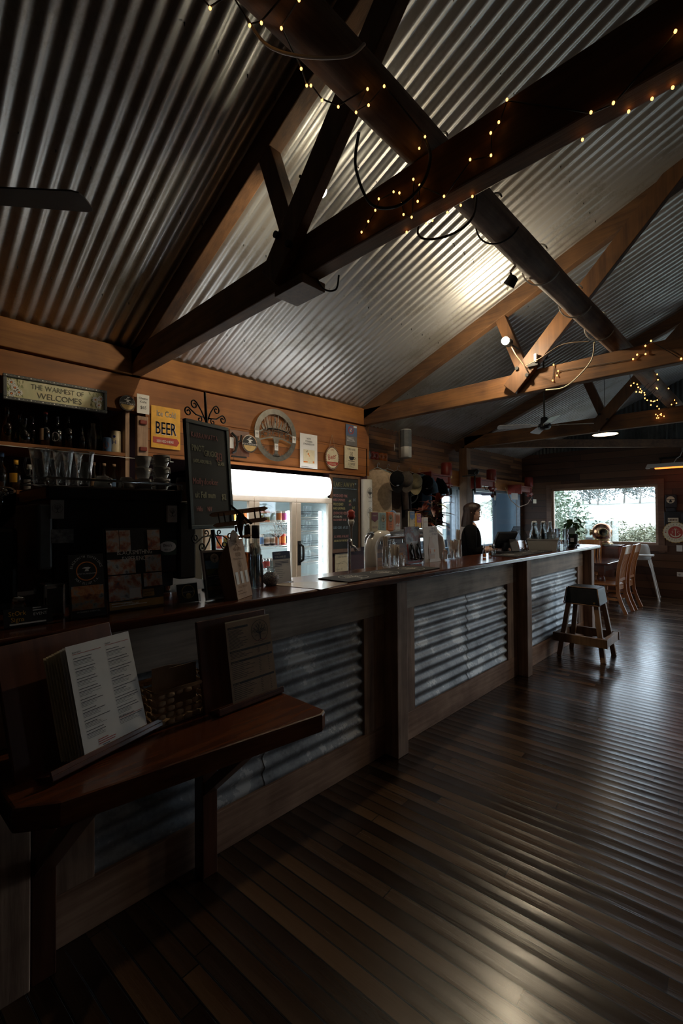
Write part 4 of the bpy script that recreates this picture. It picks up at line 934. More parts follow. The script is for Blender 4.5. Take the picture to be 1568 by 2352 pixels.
for s in (-1,1): m.beam((s*.008,-.03,.02),(s*.022,-.03,-.008),.003,.003,(0,1,0))
m.build('undercarriage',dk,t)
# chalkboard on a wrought iron pole
t = thing('pole_chalkboard','double chalkboard on a black wrought iron scroll pole reading Karrawatta Pinot Grigio','chalkboard',(-2.12,1.245,CZ),radians(103),None,-radians(4.5))
m = MB(); m.cyl((0,.0,0),(0,.0,.012),.075,.07,24); m.cyl((0,0,.01),(0,0,.31),.011,.011,10); m.cyl((0,0,.88),(0,0,1.045),.008,.006,8); m.build('pole',X['iron'],t)
def spiral(cx,cz,r,a0,turns,d=1,n=26): return [(cx+r*(1-.75*i/n)*cos(a0+d*turns*2*pi*i/n),0,cz+r*(1-.75*i/n)*sin(a0+d*turns*2*pi*i/n)) for i in range(n+1)]
def scroll(m,zb,s,up):
    u = 1 if up else -1
    m.tube([(0,0,zb),(s*.03,0,zb+u*.06),(s*.06,0,zb+u*.10)]+[(x*1,y,z) for x,y,z in spiral(s*.075,zb+u*.085,.024,pi/2*u,1.1,-s*u)],.0038,6)
    m.tube([(s*.02,0,zb+u*.03),(s*.07,0,zb+u*.035),(s*.11,0,zb+u*.06)]+[(x,y,z) for x,y,z in spiral(s*.118,zb+u*.040,.024,pi/2*u,1.2,-s*u)],.0038,6)
    m.tube([(s*.05,0,zb+u*.035)]+[(x,y,z) for x,y,z in spiral(s*.045,zb+u*.015,.017,pi/2*u,1.1,s*u)],.0032,6)
for a_ in ((.875,-1,True),(.875,1,True),(.31,-1,False),(.31,1,False)):
    m = MB(); scroll(m,*a_); m.build('scroll',X['iron'],t)
bw,b0,b1 = .148,.315,.875; e=.020
m = MB(); m.box(-bw,bw,-.012,.012,b0,b0+e).box(-bw,bw,-.012,.012,b1-e,b1).box(-bw,-bw+e,-.012,.012,b0+e,b1-e).box(bw-e,bw,-.012,.012,b0+e,b1-e); m.build('frame',X['tealframe'],t,.002)
MB().box(-bw+e/2,bw-e/2,-.006,.006,b0+e/2,b1-e/2).build('board',X['chalk'],t)
y=-.0085
m = MB(); chalk(m,'KARRAWATTA',-.115,.785,.038,fx=.62); chalk(m,'$13',.045,.68,.062,fx=.6); chalk(m,'Mollydooker',-.12,.545,.045,fx=.68); chalk(m,'Hills     NV',-.105,.405,.036,fx=.6); m.build('pink_chalk_writing',plain('dim_pink_chalk',(.42,.20,.19),.9),t)
m = MB(); chalk(m,'PINOT',-.115,.715,.045,fx=.6); chalk(m,'GRIGIO',-.035,.695,.045,fx=.6); chalk(m,'(ADELAIDE HILLS)',-.11,.655,.026,fx=.55); chalk(m,'GLASS',.055,.655,.026,fx=.6); chalk(m,'uit Fell mum',-.11,.475,.045,fx=.58); chalk(m,'$12',.07,.47,.045,fx=.55); m.build('cream_chalk_writing',plain('dim_cream_chalk',(.42,.42,.30),.9),t)
# tall square bottles with black caps
sqb = [(0,0),(.024,.0),(.026,.01),(.026,.20),(.018,.225),(.013,.235),(.013,.27)]
for i,(x,y_,c,l) in enumerate(((-2.02,1.37,'gamber','tall amber spirit bottle with black cap behind the plywood stand'),(-2.04,1.43,'gpale','tall clear spirit bottle with black cap, between the amber one and the blue one'),(-1.99,1.405,'gpale','tall pale blue spirit bottle with black cap nearest the blue and white pot'))):
    t = thing('spirit_bottle',l,'bottle',(x,y_,CZ),.7,'tall spirit bottles with black caps')
    MB().lathe(sqb,(0,0,0),4).build('glass_body',X['gclear'],t)
    MB().lathe([(0,.005),(.022,.005),(.022,.17 if i else .19),(0,.17 if i else .19)],(0,0,0),4,smooth=False).build('liquid',X[c],t)
    MB().lathe([(0,.262),(.0165,.262),(.0165,.33),(0,.33)],(0,0,0),16).build('black_cap',X['blackmat'],t)
t = thing('small_bottle','short black bottle behind the blue and white pot','bottle',(-2.10,1.505,CZ),0)
MB().lathe([(0,0),(.021,0),(.021,.10),(.014,.122),(.013,.145)],(0,0,0),16).build('glass_body',X['blackgloss'],t); MB().lathe([(0,.143),(.014,.143),(.014,.165),(0,.165)],(0,0,0),14).build('cap',X['blackmat'],t)
t = thing('ceramic_pot','round blue and white patterned pot with a small glass in it','pot',(-2.025,1.525,CZ),0)
bw_ = patches('blue_white_glaze',[(.60,.56,.52),(.50,.46,.44),(.03,.04,.10),(.55,.52,.48),(.02,.03,.09),(.6,.56,.52)],75,.2)
MB().lathe([(0,0),(.028,.0),(.042,.018),(.047,.036),(.042,.056),(.026,.068),(.026,.072),(.022,.072),(.022,.06),(0,.05)],(0,0,0),28).build('pot_body',bw_,t)
m = tumbler(.017,.025,.045); m.v=[(a,b,c+.058) for a,b,c in m.v]; m.build('small_glass',X['glass'],t)
t = thing('surcharge_sign','small white and navy CARD SURCHARGE sign in a stand in front of the fridge','sign',(-2.06,1.635,CZ),H90,None,-radians(5))
MB().box(-.062,.062,-.003,0,0,.178).build('sheet',X['paper'],t); MB().rect(-.062,.062,.135,.178,-.004).build('navy_header',X['navy'],t)
m = MB(); m.text('CARD',-.05,.160,.016,-.005,'l'); m.text('SURCHARGE',-.05,.142,.016,-.005,'l',fx=.9); m.build('header_lettering',X['paper'],t)
m = MB(); lines(m,-.05,.05,.095,.12,4,-.004,.003,2); lines(m,-.05,.05,.03,.075,5,-.004,.0015,4); m.build('small_print',X['navy'],t)
MB().box(-.065,.065,-.02,.04,-.002,.003).build('foot',X['acryl'],t)
m = MB().prismz([(-2.05,1.53),(-1.70,1.60),(-1.77,1.87),(-1.97,1.75)],CZ,CZ+.0015)
tag(m.build('laminated_sheet',plain('laminated_paper',(.62,.54,.46),.15,0,.05)),'cream laminated sheet lying flat on the bar near the black mat','sheet')
def barmat(loc,rz,lab,L=.98,W_=.25):
    t = thing('bar_mat',lab,'bar mat',loc,rz,'black bar mats on the counter')
    MB().box(-L/2,L/2,-W_/2,W_/2,0,.006).build('rubber',X['rubber'],t,.002)
    M3 = Matrix.Rotation(-pi/2,4,'X')
    for k in (-1,0,1):
        m = MB(Matrix.Translation((k*L*.315,0,.0068))@M3); m.tree(0,0,.095,0,seed=5); m.text('FORKTREE',0,-.02,.04,-.0003,fx=.75); m.build('tree_print',X['matprint'],t)
    return t
b1_ = barmat((-1.90,2.36,CZ),radians(91),'black rubber bar mat with three round tree logos near the laminated sheet')
dup(b1_,(-1.90,4.60,CZ),radians(91.5),'black rubber bar mat with tree logos in front of the till')
# straw glasses
def straws(t,n,r,h0,h1,sp,mt,rad,name):
    R = random.Random(n)
    for i in range(n):
        a = R.uniform(0,2*pi); q = r*sqrt(R.random()); b = a+R.uniform(-.5,.5)
        x,y_ = q*cos(a)*.7,q*sin(a)*.7; h = R.uniform(h0,h1)
        MB().cyl((x,y_,.010),(q*cos(b)*sp,q*sin(b)*sp,h),rad,rad,6).build(name,X[mt],t)
def strawglass(loc,lab,r,h,n,h0,h1,sp,mt='straw',rad=.003,name='straw'):
    t = thing('straw_glass',lab,'glass',loc,0)
    MB().lathe([(0,0),(r,0),(r*1.06,h),(r*1.06-.0025,h),(r-.0025,.009),(0,.009)],(0,0,0),20).build('tumbler',X['glass'],t)
    straws(t,n,r-.008,h0,h1,sp,mt,rad,name); return t
strawglass((-2.12,2.65,CZ),'tall glass of long paper straws beside the beer font column',.026,.155,22,.215,.232,1.0)
strawglass((-2.11,2.745,CZ),'short glass of fanned paper straws right of the tall straw glass',.030,.085,40,.14,.168,2.1)
strawglass((-2.10,2.815,CZ),'small glass of wooden stirrers at the acrylic photo sign',.021,.085,26,.085,.10,1.0,'stick',.002,'stirrer')
strawglass((-2.10,3.44,CZ),'small glass of wooden toothpicks right of the soda sign',.022,.08,26,.075,.09,1.0,'stick',.002,'stirrer')
strawglass((-2.12,3.61,CZ),'short glass of spread paper straws near the barmaid',.032,.085,42,.15,.175,2.2)
strawglass((-2.14,3.735,CZ),'tall glass of upright straws nearest the barmaid',.028,.165,20,.235,.26,1.0,'straw',.0035)
# acrylic sign with two bottle openers
t = holder('acrylic_sign','acrylic photo sign with two hanging twisted iron bottle openers on the bar','sign',(-2.12,3.015,CZ),H90,.20,.295,5,0)
MB().box(-.10,.10,-.006,0,.003,.295).build('sign_sheet',patches('opener_sign_print',[(.03,.03,.045),(.10,.11,.15),(.32,.36,.42),(.2,.06,.05),(.05,.06,.09)],12),t)
m = MB(); m.add([(a,-.0072,b) for a,b in [(-.085,.03),(.085,.03),(.085,.15),(.05,.175),(0,.182),(-.05,.175),(-.085,.15)]],[tuple(range(7))]); m.build('pale_arch',plain('pale_grey_print',(.38,.42,.50),.3,0,.1),t)
m = MB(); m.rect(-.09,-.075,.03,.16,-.0075); m.rect(-.09,.09,.006,.022,-.0075); m.build('red_edge',X['redsign'],t)
m = MB(); m.text('BLACKSMITHING',.01,.268,.015,-.0078,fx=.8); m.text('EXPERIENCE',.01,.250,.015,-.0078,fx=.8); m.build('white_lettering',X['chB'],t)
for x in (-.055,.035):
    m = MB(); P=[(x+.012*sin(j*.9),-.018,.155-.0105*j) for j in range(12)]
    m.tube(P,.009,6); m.tube([(x+.024,-.018,.145),(x+.034,-.018,.09),(x+.045,-.018,.045)],.0065,6); m.tube([(x,-.018,.155),(x+.012,-.018,.168),(x+.024,-.018,.145)],.004,6); m.ball((x+.05,-.02,.036),.018,8,6,(1,1,.5))
    m.build('iron_opener',X['blackgloss'],t)
t = thing('soda_sign','white cut out soda bottle sign reading THE NEXT GENERATION OF SODA','sign',(-2.10,3.245,CZ),H90,None,-radians(4))
MB().prism([(-.115,0),(.095,0),(.105,.03),(.10,.19),(.10,.28),(.09,.295),(-.105,.295),(-.115,.28)],-.004,0).build('panel',X['paper'],t,.001)
m = MB(); m.text('THE NEXT',.09,.267,.024,-.0055,'r',fx=.82); m.text('GENERATION',.09,.245,.024,-.0055,'r',fx=.82); m.text('OF SODA',.09,.223,.024,-.0055,'r',fx=.82); m.build('lettering',X['navy'],t)
m = MB(); bp=[(-.05,.02),(.03,.02),(.035,.04),(.035,.12),(.03,.145),(.012,.17),(.010,.21),(-.03,.21),(-.032,.17),(-.05,.145),(-.055,.12),(-.055,.04)]; m.add([(a,-.006,b) for a,b in bp],[tuple(range(12))]); m.build('bottle_print',plain('peach_bottle_print',(.50,.34,.22),.4,0,.1),t)
m = MB(); m.rect(-.052,.034,.065,.115,-.007); m.build('bottle_label',X['paper'],t)
m = MB(); m.text('B',-.03,.072,.05,-.008,fx=.8); m.disc(.03,.092,.012,-.008,12,.6); m.build('orange_letter',X['orange'],t)
MB().prism([(-.075,.0),(.10,.0),(.085,.025),(-.06,.028)],-.02,-.018).build('front_tab',X['white'],t)
# small bitters bottles
def bitters(loc,c,lab,spout):
    t = thing('bitters_bottle',lab,'bottle',loc,0,'little pourer bottles on the bar')
    MB().lathe([(0,0),(.016,0),(.018,.01),(.018,.04),(.012,.062),(.007,.075),(.007,.09)],(0,0,0),14).build('glass_body',X['gclear'],t)
    MB().lathe([(0,.003),(.015,.003),(.0155,.035),(0,.035)],(0,0,0),12).build('liquid',X[c],t)
    if spout: MB().lathe([(.009,.088),(.008,.10),(.003,.11),(.002,.135),(0,.135)],(0,0,0),10).build('pourer',X['chrome'],t)
    else: MB().lathe([(0,.088),(.010,.088),(.010,.102),(0,.102)],(0,0,0),10).build('cork',X['brass'],t)
bitters((-1.985,3.93,CZ),'gamber','little bitters bottle with metal pourer left of the other two',True)
bitters((-2.01,4.10,CZ),'gamber','little amber bottle with cork between the two pourer bottles',False)
bitters((-2.03,4.22,CZ),'gpale','little clear bottle with metal pourer nearest the till',True)
# ---------------- menus and basket on the low shelf ----------------
SZ = .8005
t = thing('menu_stand','red wooden menu stand at the left of the slab shelf','menu stand',(-1.475,.485,SZ),radians(108),None,-radians(17))
MB().box(-.20,.16,.075,.09,-.0,.385).build('back_board',X['redwood'],t,.003)
MB().box(-.17,.20,-.035,.08,-.0,.016).build('ledge',X['redwood'],t,.003)
MB().box(-.17,.20,-.035,-.028,.014,.028).build('lip',X['redwood'],t,.002)
def menu(loc,rz,rx,lab,w_,h_,mt,grp,pr=None):
    t = thing('menu',lab,'menu',loc,rz,grp,rx)
    MB().box(-w_/2,w_/2,-.0012,0,0,h_).build('sheet',X[mt],t)
    if pr: pr(t)
    return t
def m1print(t):
    m = MB()
    for cx,n,sd in ((-.095,8,1),(.012,8,2)):
        for k in range(n):
            z = .285-k*.030-(0 if cx<0 else 0); lines(m,cx+.004,cx+.088,z-.008,z,2,-.002,.0021,k+sd*9); lines(m,cx+.004,cx+.075,z-.020,z-.012,3,-.002,.0009,k+sd*5)
    m.text('BURGERS',-.091,.300,.007,-.002,'l'); m.text('MAINS',.016,.302,.007,-.002,'l'); m.text('KIDS MEALS',.016,.075,.006,-.002,'l')
    m.build('menu_print',plain('menu_black_print',(.10,.10,.11),.6),t)
    m = MB(); m.rect(-.091,.0,.2965,.2978,-.0022); m.rect(.016,.10,.2985,.2998,-.0022); m.rect(.016,.10,.0715,.0728,-.0022); lines(m,-.06,.0,.028,.04,3,-.0022,.0022); m.build('red_rules',X['redsign'],t)
    m = MB(); lines(m,-.05,-.005,.012,.022,3,-.0022,.002); m.build('blue_print',X['navy'],t)
for i in range(9):
    off = .004+.0075*i; d = Vector((cos(radians(108)+pi/2),sin(radians(108)+pi/2)))
    base = Vector((-1.475,.485))-d*(.030-off)
    ox = -.004*i
    lab = 'white printed food menu at the front of the left menu stand' if i==0 else 'worn laminated menu, %s behind the white front food menu'%(['','first','second','third','fourth','fifth','sixth','seventh','eighth'][i])
    mn = menu((base.x+cos(radians(108))*(.035+ox),base.y+sin(radians(108))*(.035+ox),SZ+.018),radians(108),-radians(17),lab,.215,.325-.004*i,'paper' if i<3 else 'cream','food menus in the left stand',m1print if i==0 else None)
t = thing('menu_stand','dark red wooden drinks menu stand at the right of the slab shelf','menu stand',(-1.475,1.01,SZ),radians(93),None,-radians(10))
MB().box(-.175,.145,.03,.045,0,.335).build('back_board',X['redwood'],t,.003)
MB().box(-.155,.150,-.030,.03,0,.014).build('ledge',X['redwood'],t,.003)
MB().box(-.155,.150,-.030,-.024,.012,.024).build('lip',X['redwood'],t,.002)
def m2print(t):
    m = MB()
    for z in (.275,.188,.150,.072): m.rect(-.098,(-.005 if z>.27 else .098),z-.004,z+.004,-.002)
    lines(m,-.097,-.01,.20,.265,16,-.002,.0018,3)
    for z0,z1,n in ((.165,.18,4),(.09,.142,9),(.018,.064,8)):
        lines(m,-.097,.01,z0,z1,n,-.002,.0018,int(z0*999)); lines(m,.03,.045,z0,z1,n,-.002,.0016,7); lines(m,.075,.085,z0,z1,n,-.002,.0016,7)
    m.tree(.05,.245,.042,-.002,th=.05); m.text('FORKTREE',.05,.238,.018,-.0025,fx=.85); m.text('BREWING',.05,.226,.009,-.0025,gap=.35); m.text('www.forktree.com.au',.05,.197,.0075,-.002)
    m.build('menu_print',plain('drinks_menu_black_print',(.03,.025,.02),.6),t)
    m = MB(); m.text('BAR & RESTAURANT',.05,.206,.0075,-.002); m.build('red_lettering',X['redsign'],t)
    m = MB()
    for z,s in ((.2725,'TAP BEERS'),(.1855,'SPARKLING WINES'),(.1475,'WHITE WINE'),(.0695,'RED WINE')): m.text(s,-.095,z,.006,-.003,'l')
    m.build('heading_lettering',X['kraft'],t)
for i in range(5):
    menu((-1.475+.012-.005*i,1.03+.003*i,SZ+.017),radians(93),-radians(10),'brown drinks menu with tree logo at the front of the right stand' if i==0 else 'laminated drinks menu, %s behind the brown tree logo menu'%(['','first','second','third','fourth'][i]),.212,.297,'kraft' if i==0 else 'cream','drinks menus in the right stand',m2print if i==0 else None)
t = thing('wicker_basket','woven basket with handle slot between the two menu stands','basket',(-1.60,.775,SZ),radians(93))
m = MB(); W_,D_,H_ = .115,.08,.115
def wall_weave(m,a,b,z0,z1,skip=None):
    a=Vector(a); b=Vector(b); d=b-a; L=d.length; d.normalize(); nrm=Vector((d.y,-d.x,0)); nr=int((z1-z0)/.02)
    for r in range(nr):
        z=z0+(z1-z0)*(r+.5)/nr; n=int(L/.03)
        for c_ in range(n):
            u=(c_+.5)/n; 
            if skip and skip[0]<u<skip[1] and skip[2]<z<skip[3]: continue
            p=a+d*(L*u)+nrm*(.003 if (r+c_)%2 else -.001)
            R_=Matrix((d,nrm,Vector((0,0,1)))).transposed().to_4x4(); R_.translation=(p.x,p.y,z)
            m.lathe([(0,-.0155),(.0035,-.014),(.0050,-.005),(.0050,.005),(.0035,.014),(0,.0155)],(0,0,0),8,R_@Matrix.Rotation(H90,4,'Y'),True,1.9,1.0)
sk=(.33,.67,.062,.092)
wall_weave(m,(-W_,-D_,0),(W_,-D_,0),0,H_,sk); wall_weave(m,(W_,D_,0),(-W_,D_,0),0,H_,sk); wall_weave(m,(W_,-D_,0),(W_,D_,0),0,H_); wall_weave(m,(-W_,D_,0),(-W_,-D_,0),0,H_)
m.box(-W_,W_,-D_,D_,0,.006); m.build('woven_body',X['basket'],t)
m = MB(); m.tube([(-W_,-D_,H_),(W_,-D_,H_),(W_,D_,H_),(-W_,D_,H_)],.007,8,True); m.build('rim',X['basket'],t)
for i in range(6):
    hh = .165-.006*i; rr = MB(); 
    p = thing('kraft_folder','brown card folder, %s from the front in the woven basket'%ORD[i],'folder',(-1.63+.0-.014*i+.05,.76+.006*i,SZ+.008),radians(93),'brown folders in the basket')
    MB().box(-.085,.085,-.001,.001,0,hh).box(-.085,-.02+.02*i*.5,-.001,.001,hh,hh+.012).build('card',X['kraft'],p)
# ---------------- beer font behind the bar ----------------
tag(MB().box(-2.80,-2.23,1.50,4.42,.0,.98).build('under_bar_bench',X['blackmat'],None,.004),'dark low bench behind the bar carrying the beer font and croton vase','bench')
FZ=.981
t = thing('beer_font','white glazed elbow beer font with chrome bar and six tap badges','beer font',(-2.30,2.69,FZ),H90)
P=[(0,0,0),(0,0,.20)]+[(.11-.11*cos(a),0,.27+.115*sin(a)) for a in [i*pi/2/8 for i in range(9)]]+[(.20,0,.388)]
MB().tube(P,[.052]*2+[.052-.0008*i for i in range(9)]+[.040],20).build('white_column',X['porc'],t)
MB().tube([(1.0,0,0),(1.0,0,.27),(.97,0,.35),(.90,0,.388),(.84,0,.388)],.045,18).build('far_column',X['porc'],t)
MB().cyl((.19,0,.388),(.86,0,.388),.038,.038,20).build('chrome_bar',X['chrome'],t)
m = MB()
for i in range(38): m.ball((.2+i*.017,-.038,.388),.004,6,4)
for i in range(38): m.ball((.2+i*.017,0,.426),.004,6,4)
m.build('bead_trim',X['chrome'],t)
MB().cyl((.0,0,.40),(.0,.0,.41),.03,.03,12).build('cap_ring',X['chrome'],t)
tapm=[]
for i,(lx,w_,h0,h1,c,c2,wd,lg_) in enumerate(((.04,.085,.42,.575,'cream','maroon','DRAUGHT',0),(.145,.080,.425,.57,'ltblue',None,'PALE ALE',1),(.24,.080,.425,.575,'orange',None,'PACIFIC ALE',1),(.335,.075,.428,.57,'paper','redsign','',2),(.54,.075,.44,.585,'cream','blue','',0),(.64,.068,.44,.565,'yellow','pink','',3),(.745,.075,.44,.53,'paper',None,'LEMONADE',4))):
    m = MB(); m.box(lx-w_/2,lx+w_/2,-.010,.010,h0,h1); b = m.build('tap_badge',X[c],t,.004)
    m = MB(); m.cyl((lx,0,.40),(lx,0,h0),.006,.006,8); m.tube([(lx,.03,.388),(lx,.07,.385),(lx,.085,.36),(lx,.085,.31)],.010,8); m.build('tap_spout',X['chrome'],t)
    if lg_==0:
        MB().add([(lx+a*w_*.46,-.0112,h0+(h1-h0)*z) for a,z in [(-1,.98),(-1,.62),(0,.48),(1,.62),(1,.98)]],[(0,1,2,3,4)]).build('badge_shield',X[c2],b)
        m = MB(); m.text('STINGRAYS',lx,h0+(h1-h0)*.78,.016,-.0125,fx=.68); m.build('badge_name',X['cream'],b)
        if wd: m = MB(); m.text(wd,lx,h0+(h1-h0)*.18,.021,-.0115,fx=.62); m.build('badge_word',X['maroon'],b)
    elif lg_==1:
        m = MB(); m.disc(lx,h0+(h1-h0)*.67,.030,-.0112,24,.85); m.build('badge_disc',X['cream'],b)
        m = MB(); m.tree(lx,h0+(h1-h0)*.67,.030,-.0122,th=.08,sx=.85); m.text(wd.split()[0],lx,h0+.045,.014,-.0115,fx=.8); m.text('ALE',lx,h0+.025,.014,-.0115); m.build('badge_print',X['black'],b)
    elif lg_==2:
        m = MB(); 
        for q in range(6): m.rect(lx-.028+q*.010,lx-.022+q*.010,h0+.045+.006*(q%3),h1-.012-.008*(q%2),-.0112)
        m.build('badge_print',X['orange'],b); m=MB(); m.rect(lx-.02,lx+.02,h0+.03,h0+.036,-.0112); m.build('badge_line',X['redsign'],b)
    elif lg_==3:
        MB().rect(lx-w_*.46,lx+w_*.46,h0+.045,h1-.004,-.0112).build('badge_panel',X['pink'],b)
        m = MB(); m.disc(lx,h0+.085,.02,-.012,20,1,.014); m.disc(lx-.018,h0+.11,.006,-.012); m.disc(lx+.018,h0+.11,.006,-.012); m.build('badge_print',X['yellow'],b)
    else:
        m = MB(); m.text(wd,lx,h0+.045,.013,-.0112,fx=.8); m.build('badge_word',X['redsign'],b)
for (lx,c,l) in ((-.155,'redsign','red and white carved tap handle left of the beer badges'),(.36,'blue','blue and white carved tap handle behind the pale red badge')):
    t = thing('tap_handle',l,'tap handle',(-2.36,2.69+lx,FZ+.37),H90)
    MB().lathe([(0,0),(.008,0),(.009,.09),(.016,.10),(.026,.13),(.020,.15),(.0,.15)],(0,0,0),14).build('stem_body',X['white'],t)
    MB().lathe([(.0,.148),(.022,.150),(.032,.17),(.026,.19),(.030,.205),(.012,.22),(0,.222)],(0,0,0),10).build('carved_top',X[c],t)
    MB().tube([(0,0,0),(0,0,-.05),(0,-.03,-.06),(0,-.05,-.09)],.012,8).build('tap_body',X['chrome'],t)
    MB().cyl((0,.02,-.37),(0,.02,-.0),.012,.012,8).build('tap_post',X['chrome'],t)
t = thing('carafe','tall clear glass bottle behind the soda sign','bottle',(-2.32,3.80,FZ),0)
MB().lathe([(0,0),(.045,0),(.045,.22),(.02,.34),(.02,.42)],(0,0,0),18).build('glass_body',X['gpale'],t)
# croton in a glass vase
t = thing('croton_plant','dark red croton cuttings in a tall clear vase behind the soda sign','plant',(-2.50,3.80,FZ))
MB().lathe([(0,0),(.055,0),(.06,.30),(.057,.30),(.052,.01),(0,.01)],(0,0,0),22).build('glass_vase',X['gpale'],t)
R = random.Random(5); tips=[]
for i,(dx,dy,h) in enumerate(((-.02,-.03,.60),(.02,.07,.74),(.01,.02,.68),(-.03,.10,.55))):
    P=[(dx*.3,dy*.3,.02),(dx*.6,dy*.6,.25),(dx*1.2,dy*1.2,.45),(dx*1.6,dy*2,h)]
    MB().tube(P,.006,6).build('stem',X['bark'],t); tips.append((Vector(P[2]),Vector(P[3])))
def leaf_geo(m,base,d,L,w_,up=Vector((0,0,1)),curl=.25,n=6):
    d = d.normalized(); s = d.cross(up); s = s.normalized() if s.length>1e-3 else Vector((1,0,0)); u = s.cross(d)
    vs=[]; 
    for k in range(n+1):
        f=k/n; c=base+d*(L*f)-Vector((0,0,1))*(curl*L*f*f); ww=w_*sin(pi*min(1,f*.93+.06))**.8
        vs += [c-s*ww/2+u*.15*ww, c, c+s*ww/2+u*.15*ww]
    fs=[]
    for k in range(n): q=3*k; fs += [(q,q+1,q+4,q+3),(q+1,q+2,q+5,q+4)]
    m.add(vs,fs,True)
cnt=0
for (a,b) in tips:
    for k in range(20):
        f = k/19; c = a.lerp(b,f); an = k*2.4+R.random(); el = R.uniform(-.1,.75)*(.4+f)
        d = Vector((cos(an)*cos(el),sin(an)*cos(el),sin(el))); m = MB(); leaf_geo(m,c,d,R.uniform(.13,.21),R.uniform(.04,.06),curl=R.uniform(.1,.5))
        m.build('leaf',X['leafy'] if cnt%9==4 else X['leafr'],t); cnt+=1
# ---------------- till, rack, bottle crate ----------------
t = thing('till_monitor','black touch screen till on the bar in front of the barmaid','till',(-2.08,4.56,CZ),radians(73)); t.scale=(.82,.82,.82)
MB().box(-.09,.09,-.07,.09,0,.02).build('base',X['blackmat'],t,.006)
MB().beam((0,.0,.01),(0,-.02,.13),.08,.03,(0,1,0)).build('neck',X['blackmat'],t)
MB().add([],[]); m = MB(Matrix.Translation((0,-.0,.15))@Matrix.Rotation(radians(28),4,'X')); m.box(-.17,.17,-.02,.02,-.10,.13); m.build('screen_housing',X['blackgloss'],t,.01)
m = MB(Matrix.Translation((0,-.0,.15))@Matrix.Rotation(radians(28),4,'X')); m.box(-.15,.15,.0205,.022,-.085,.115); m.build('screen',plain('dark_screen',(.01,.01,.015),.1),t)
t = thing('card_terminal','small grey leaning card display beside the till','card display',(-1.98,4.60,CZ),radians(60))
m = MB(Matrix.Rotation(-.45,4,'X')); m.box(-.045,.045,-.02,.0,0.01,.15); m.build('body',plain('mid_grey_plastic',(.12,.12,.13),.4),t,.006)
MB().box(-.05,.05,-.05,.05,0,.012).build('base',X['blackmat'],t,.003)
t = thing('wire_rack','black wire plate rack with nested hexagonal hoops behind the till','rack',(-2.11,4.93,CZ),radians(35)); t.scale=(.72,.8,1)
m = MB()
for k in range(8):
    y = -.10+.028*k; s=1-.03*k
    m.tube([(-.13*s,y,.0),(-.13*s,y,.17*s),(-.06*s,y,.27*s),(.06*s,y,.27*s),(.13*s,y,.17*s),(.13*s,y,.0)],.0035,6)
m.build('hoops',X['iron'],t)
m = MB(); m.tube([(-.13,-.10,.004),(-.11,.10,.004)],.004,6); m.tube([(.13,-.10,.004),(.11,.10,.004)],.004,6); m.build('base_wires',X['iron'],t)
t = thing('plastic_tub','translucent white plastic tub of water bottles on the bar','tub',(-1.95,5.27,CZ),radians(18))
m = MB(); a,b,h=.145,.20,.125
def tubring(z,e): return [(-a-e,-b-e,z),(a+e,-b-e,z),(a+e,b+e,z),(-a-e,b+e,z)]
vs = tubring(0,-.01)+tubring(h,.01)+tubring(h,.006)+tubring(.006,-.014)
fs=[(0,3,2,1)]+[(i,(i+1)%4,4+(i+1)%4,4+i) for i in range(4)]+[(4+i,4+(i+1)%4,8+(i+1)%4,8+i) for i in range(4)]+[(8+i,8+(i+1)%4,12+(i+1)%4,12+i) for i in range(4)]+[(12,13,14,15)]
m.add(vs,fs); tubm = fabric_screen('translucent_tub_plastic',(.62,.60,.58),.5); m.build('tub_body',tubm,t)
m = MB(); m.tube(tubring(h,.012),.006,6,True); m.build('rim',tubm,t)
bottle1=None
M_ = Matrix.Translation((-1.95,5.27,0))@Matrix.Rotation(radians(18),4,'Z')
pos = [(-.09,-.14),(0,-.15),(-.10,-.05),(.0,-.05),(-.09,.05),(.01,.05),(-.085,.14),(.07,.10)]
nm = ['nearest left','nearest middle','second row left','second row middle','third row left','third row middle','rear left','rear right']
for i,(x,y) in enumerate(pos):
    p = M_@Vector((x,y,0)); lab='clear swing top water bottle, %s in the white tub'%nm[i]
    if bottle1 is None:
        r = thing('swing_top_bottle',lab,'bottle',(p.x,p.y,CZ+.007),0,'swing top bottles in the tub')
        MB().lathe([(0,0),(.036,0),(.037,.01),(.037,.17),(.030,.20),(.014,.255),(.013,.285),(.017,.288),(.017,.30),(.012,.30),(.010,.25),(.026,.19),(.033,.165),(.033,.008),(0,.006)],(0,0,0),20).build('glass_body',X['gclear'],r)
        MB().lathe([(0,.298),(.014,.300),(.014,.312),(0,.318)],(0,0,0),12).build('stopper',X['porc'],r)
        m = MB(); m.tube([(-.018,0,.30),(-.021,0,.27),(-.017,.0,.245),(.017,0,.245),(.021,0,.27),(.018,0,.30),(0,0,.325),(-.018,0,.30)],.0015,5); m.build('wire_bail',X['chrome'],r); bottle1=r
    else: dup(bottle1,(p.x,p.y,CZ+.007),random.uniform(0,3),lab)
tb = None
for i,(x,y,z,l) in enumerate(((.07,-.14,.007,'front right in the tub'),(.095,-.05,.007,'middle right in the tub'),(.07,.02,.007,'behind the middle right one in the tub'),(.0,.155,.007,'rear of the tub'))):
    p = M_@Vector((x,y,0))
    for k in range(2):
        o = tumbler(.027,.034,.095) if tb is None else None
        if tb is None: tb = o = o.build('water_tumbler',X['glass'])
        else: o = tb.copy(); COL.objects.link(o)
        tag(o,('lower' if k==0 else 'upper')+' clear tumbler, '+l,'glass','tumblers in the tub'); o.location=(p.x,p.y,CZ+z+.098*k)
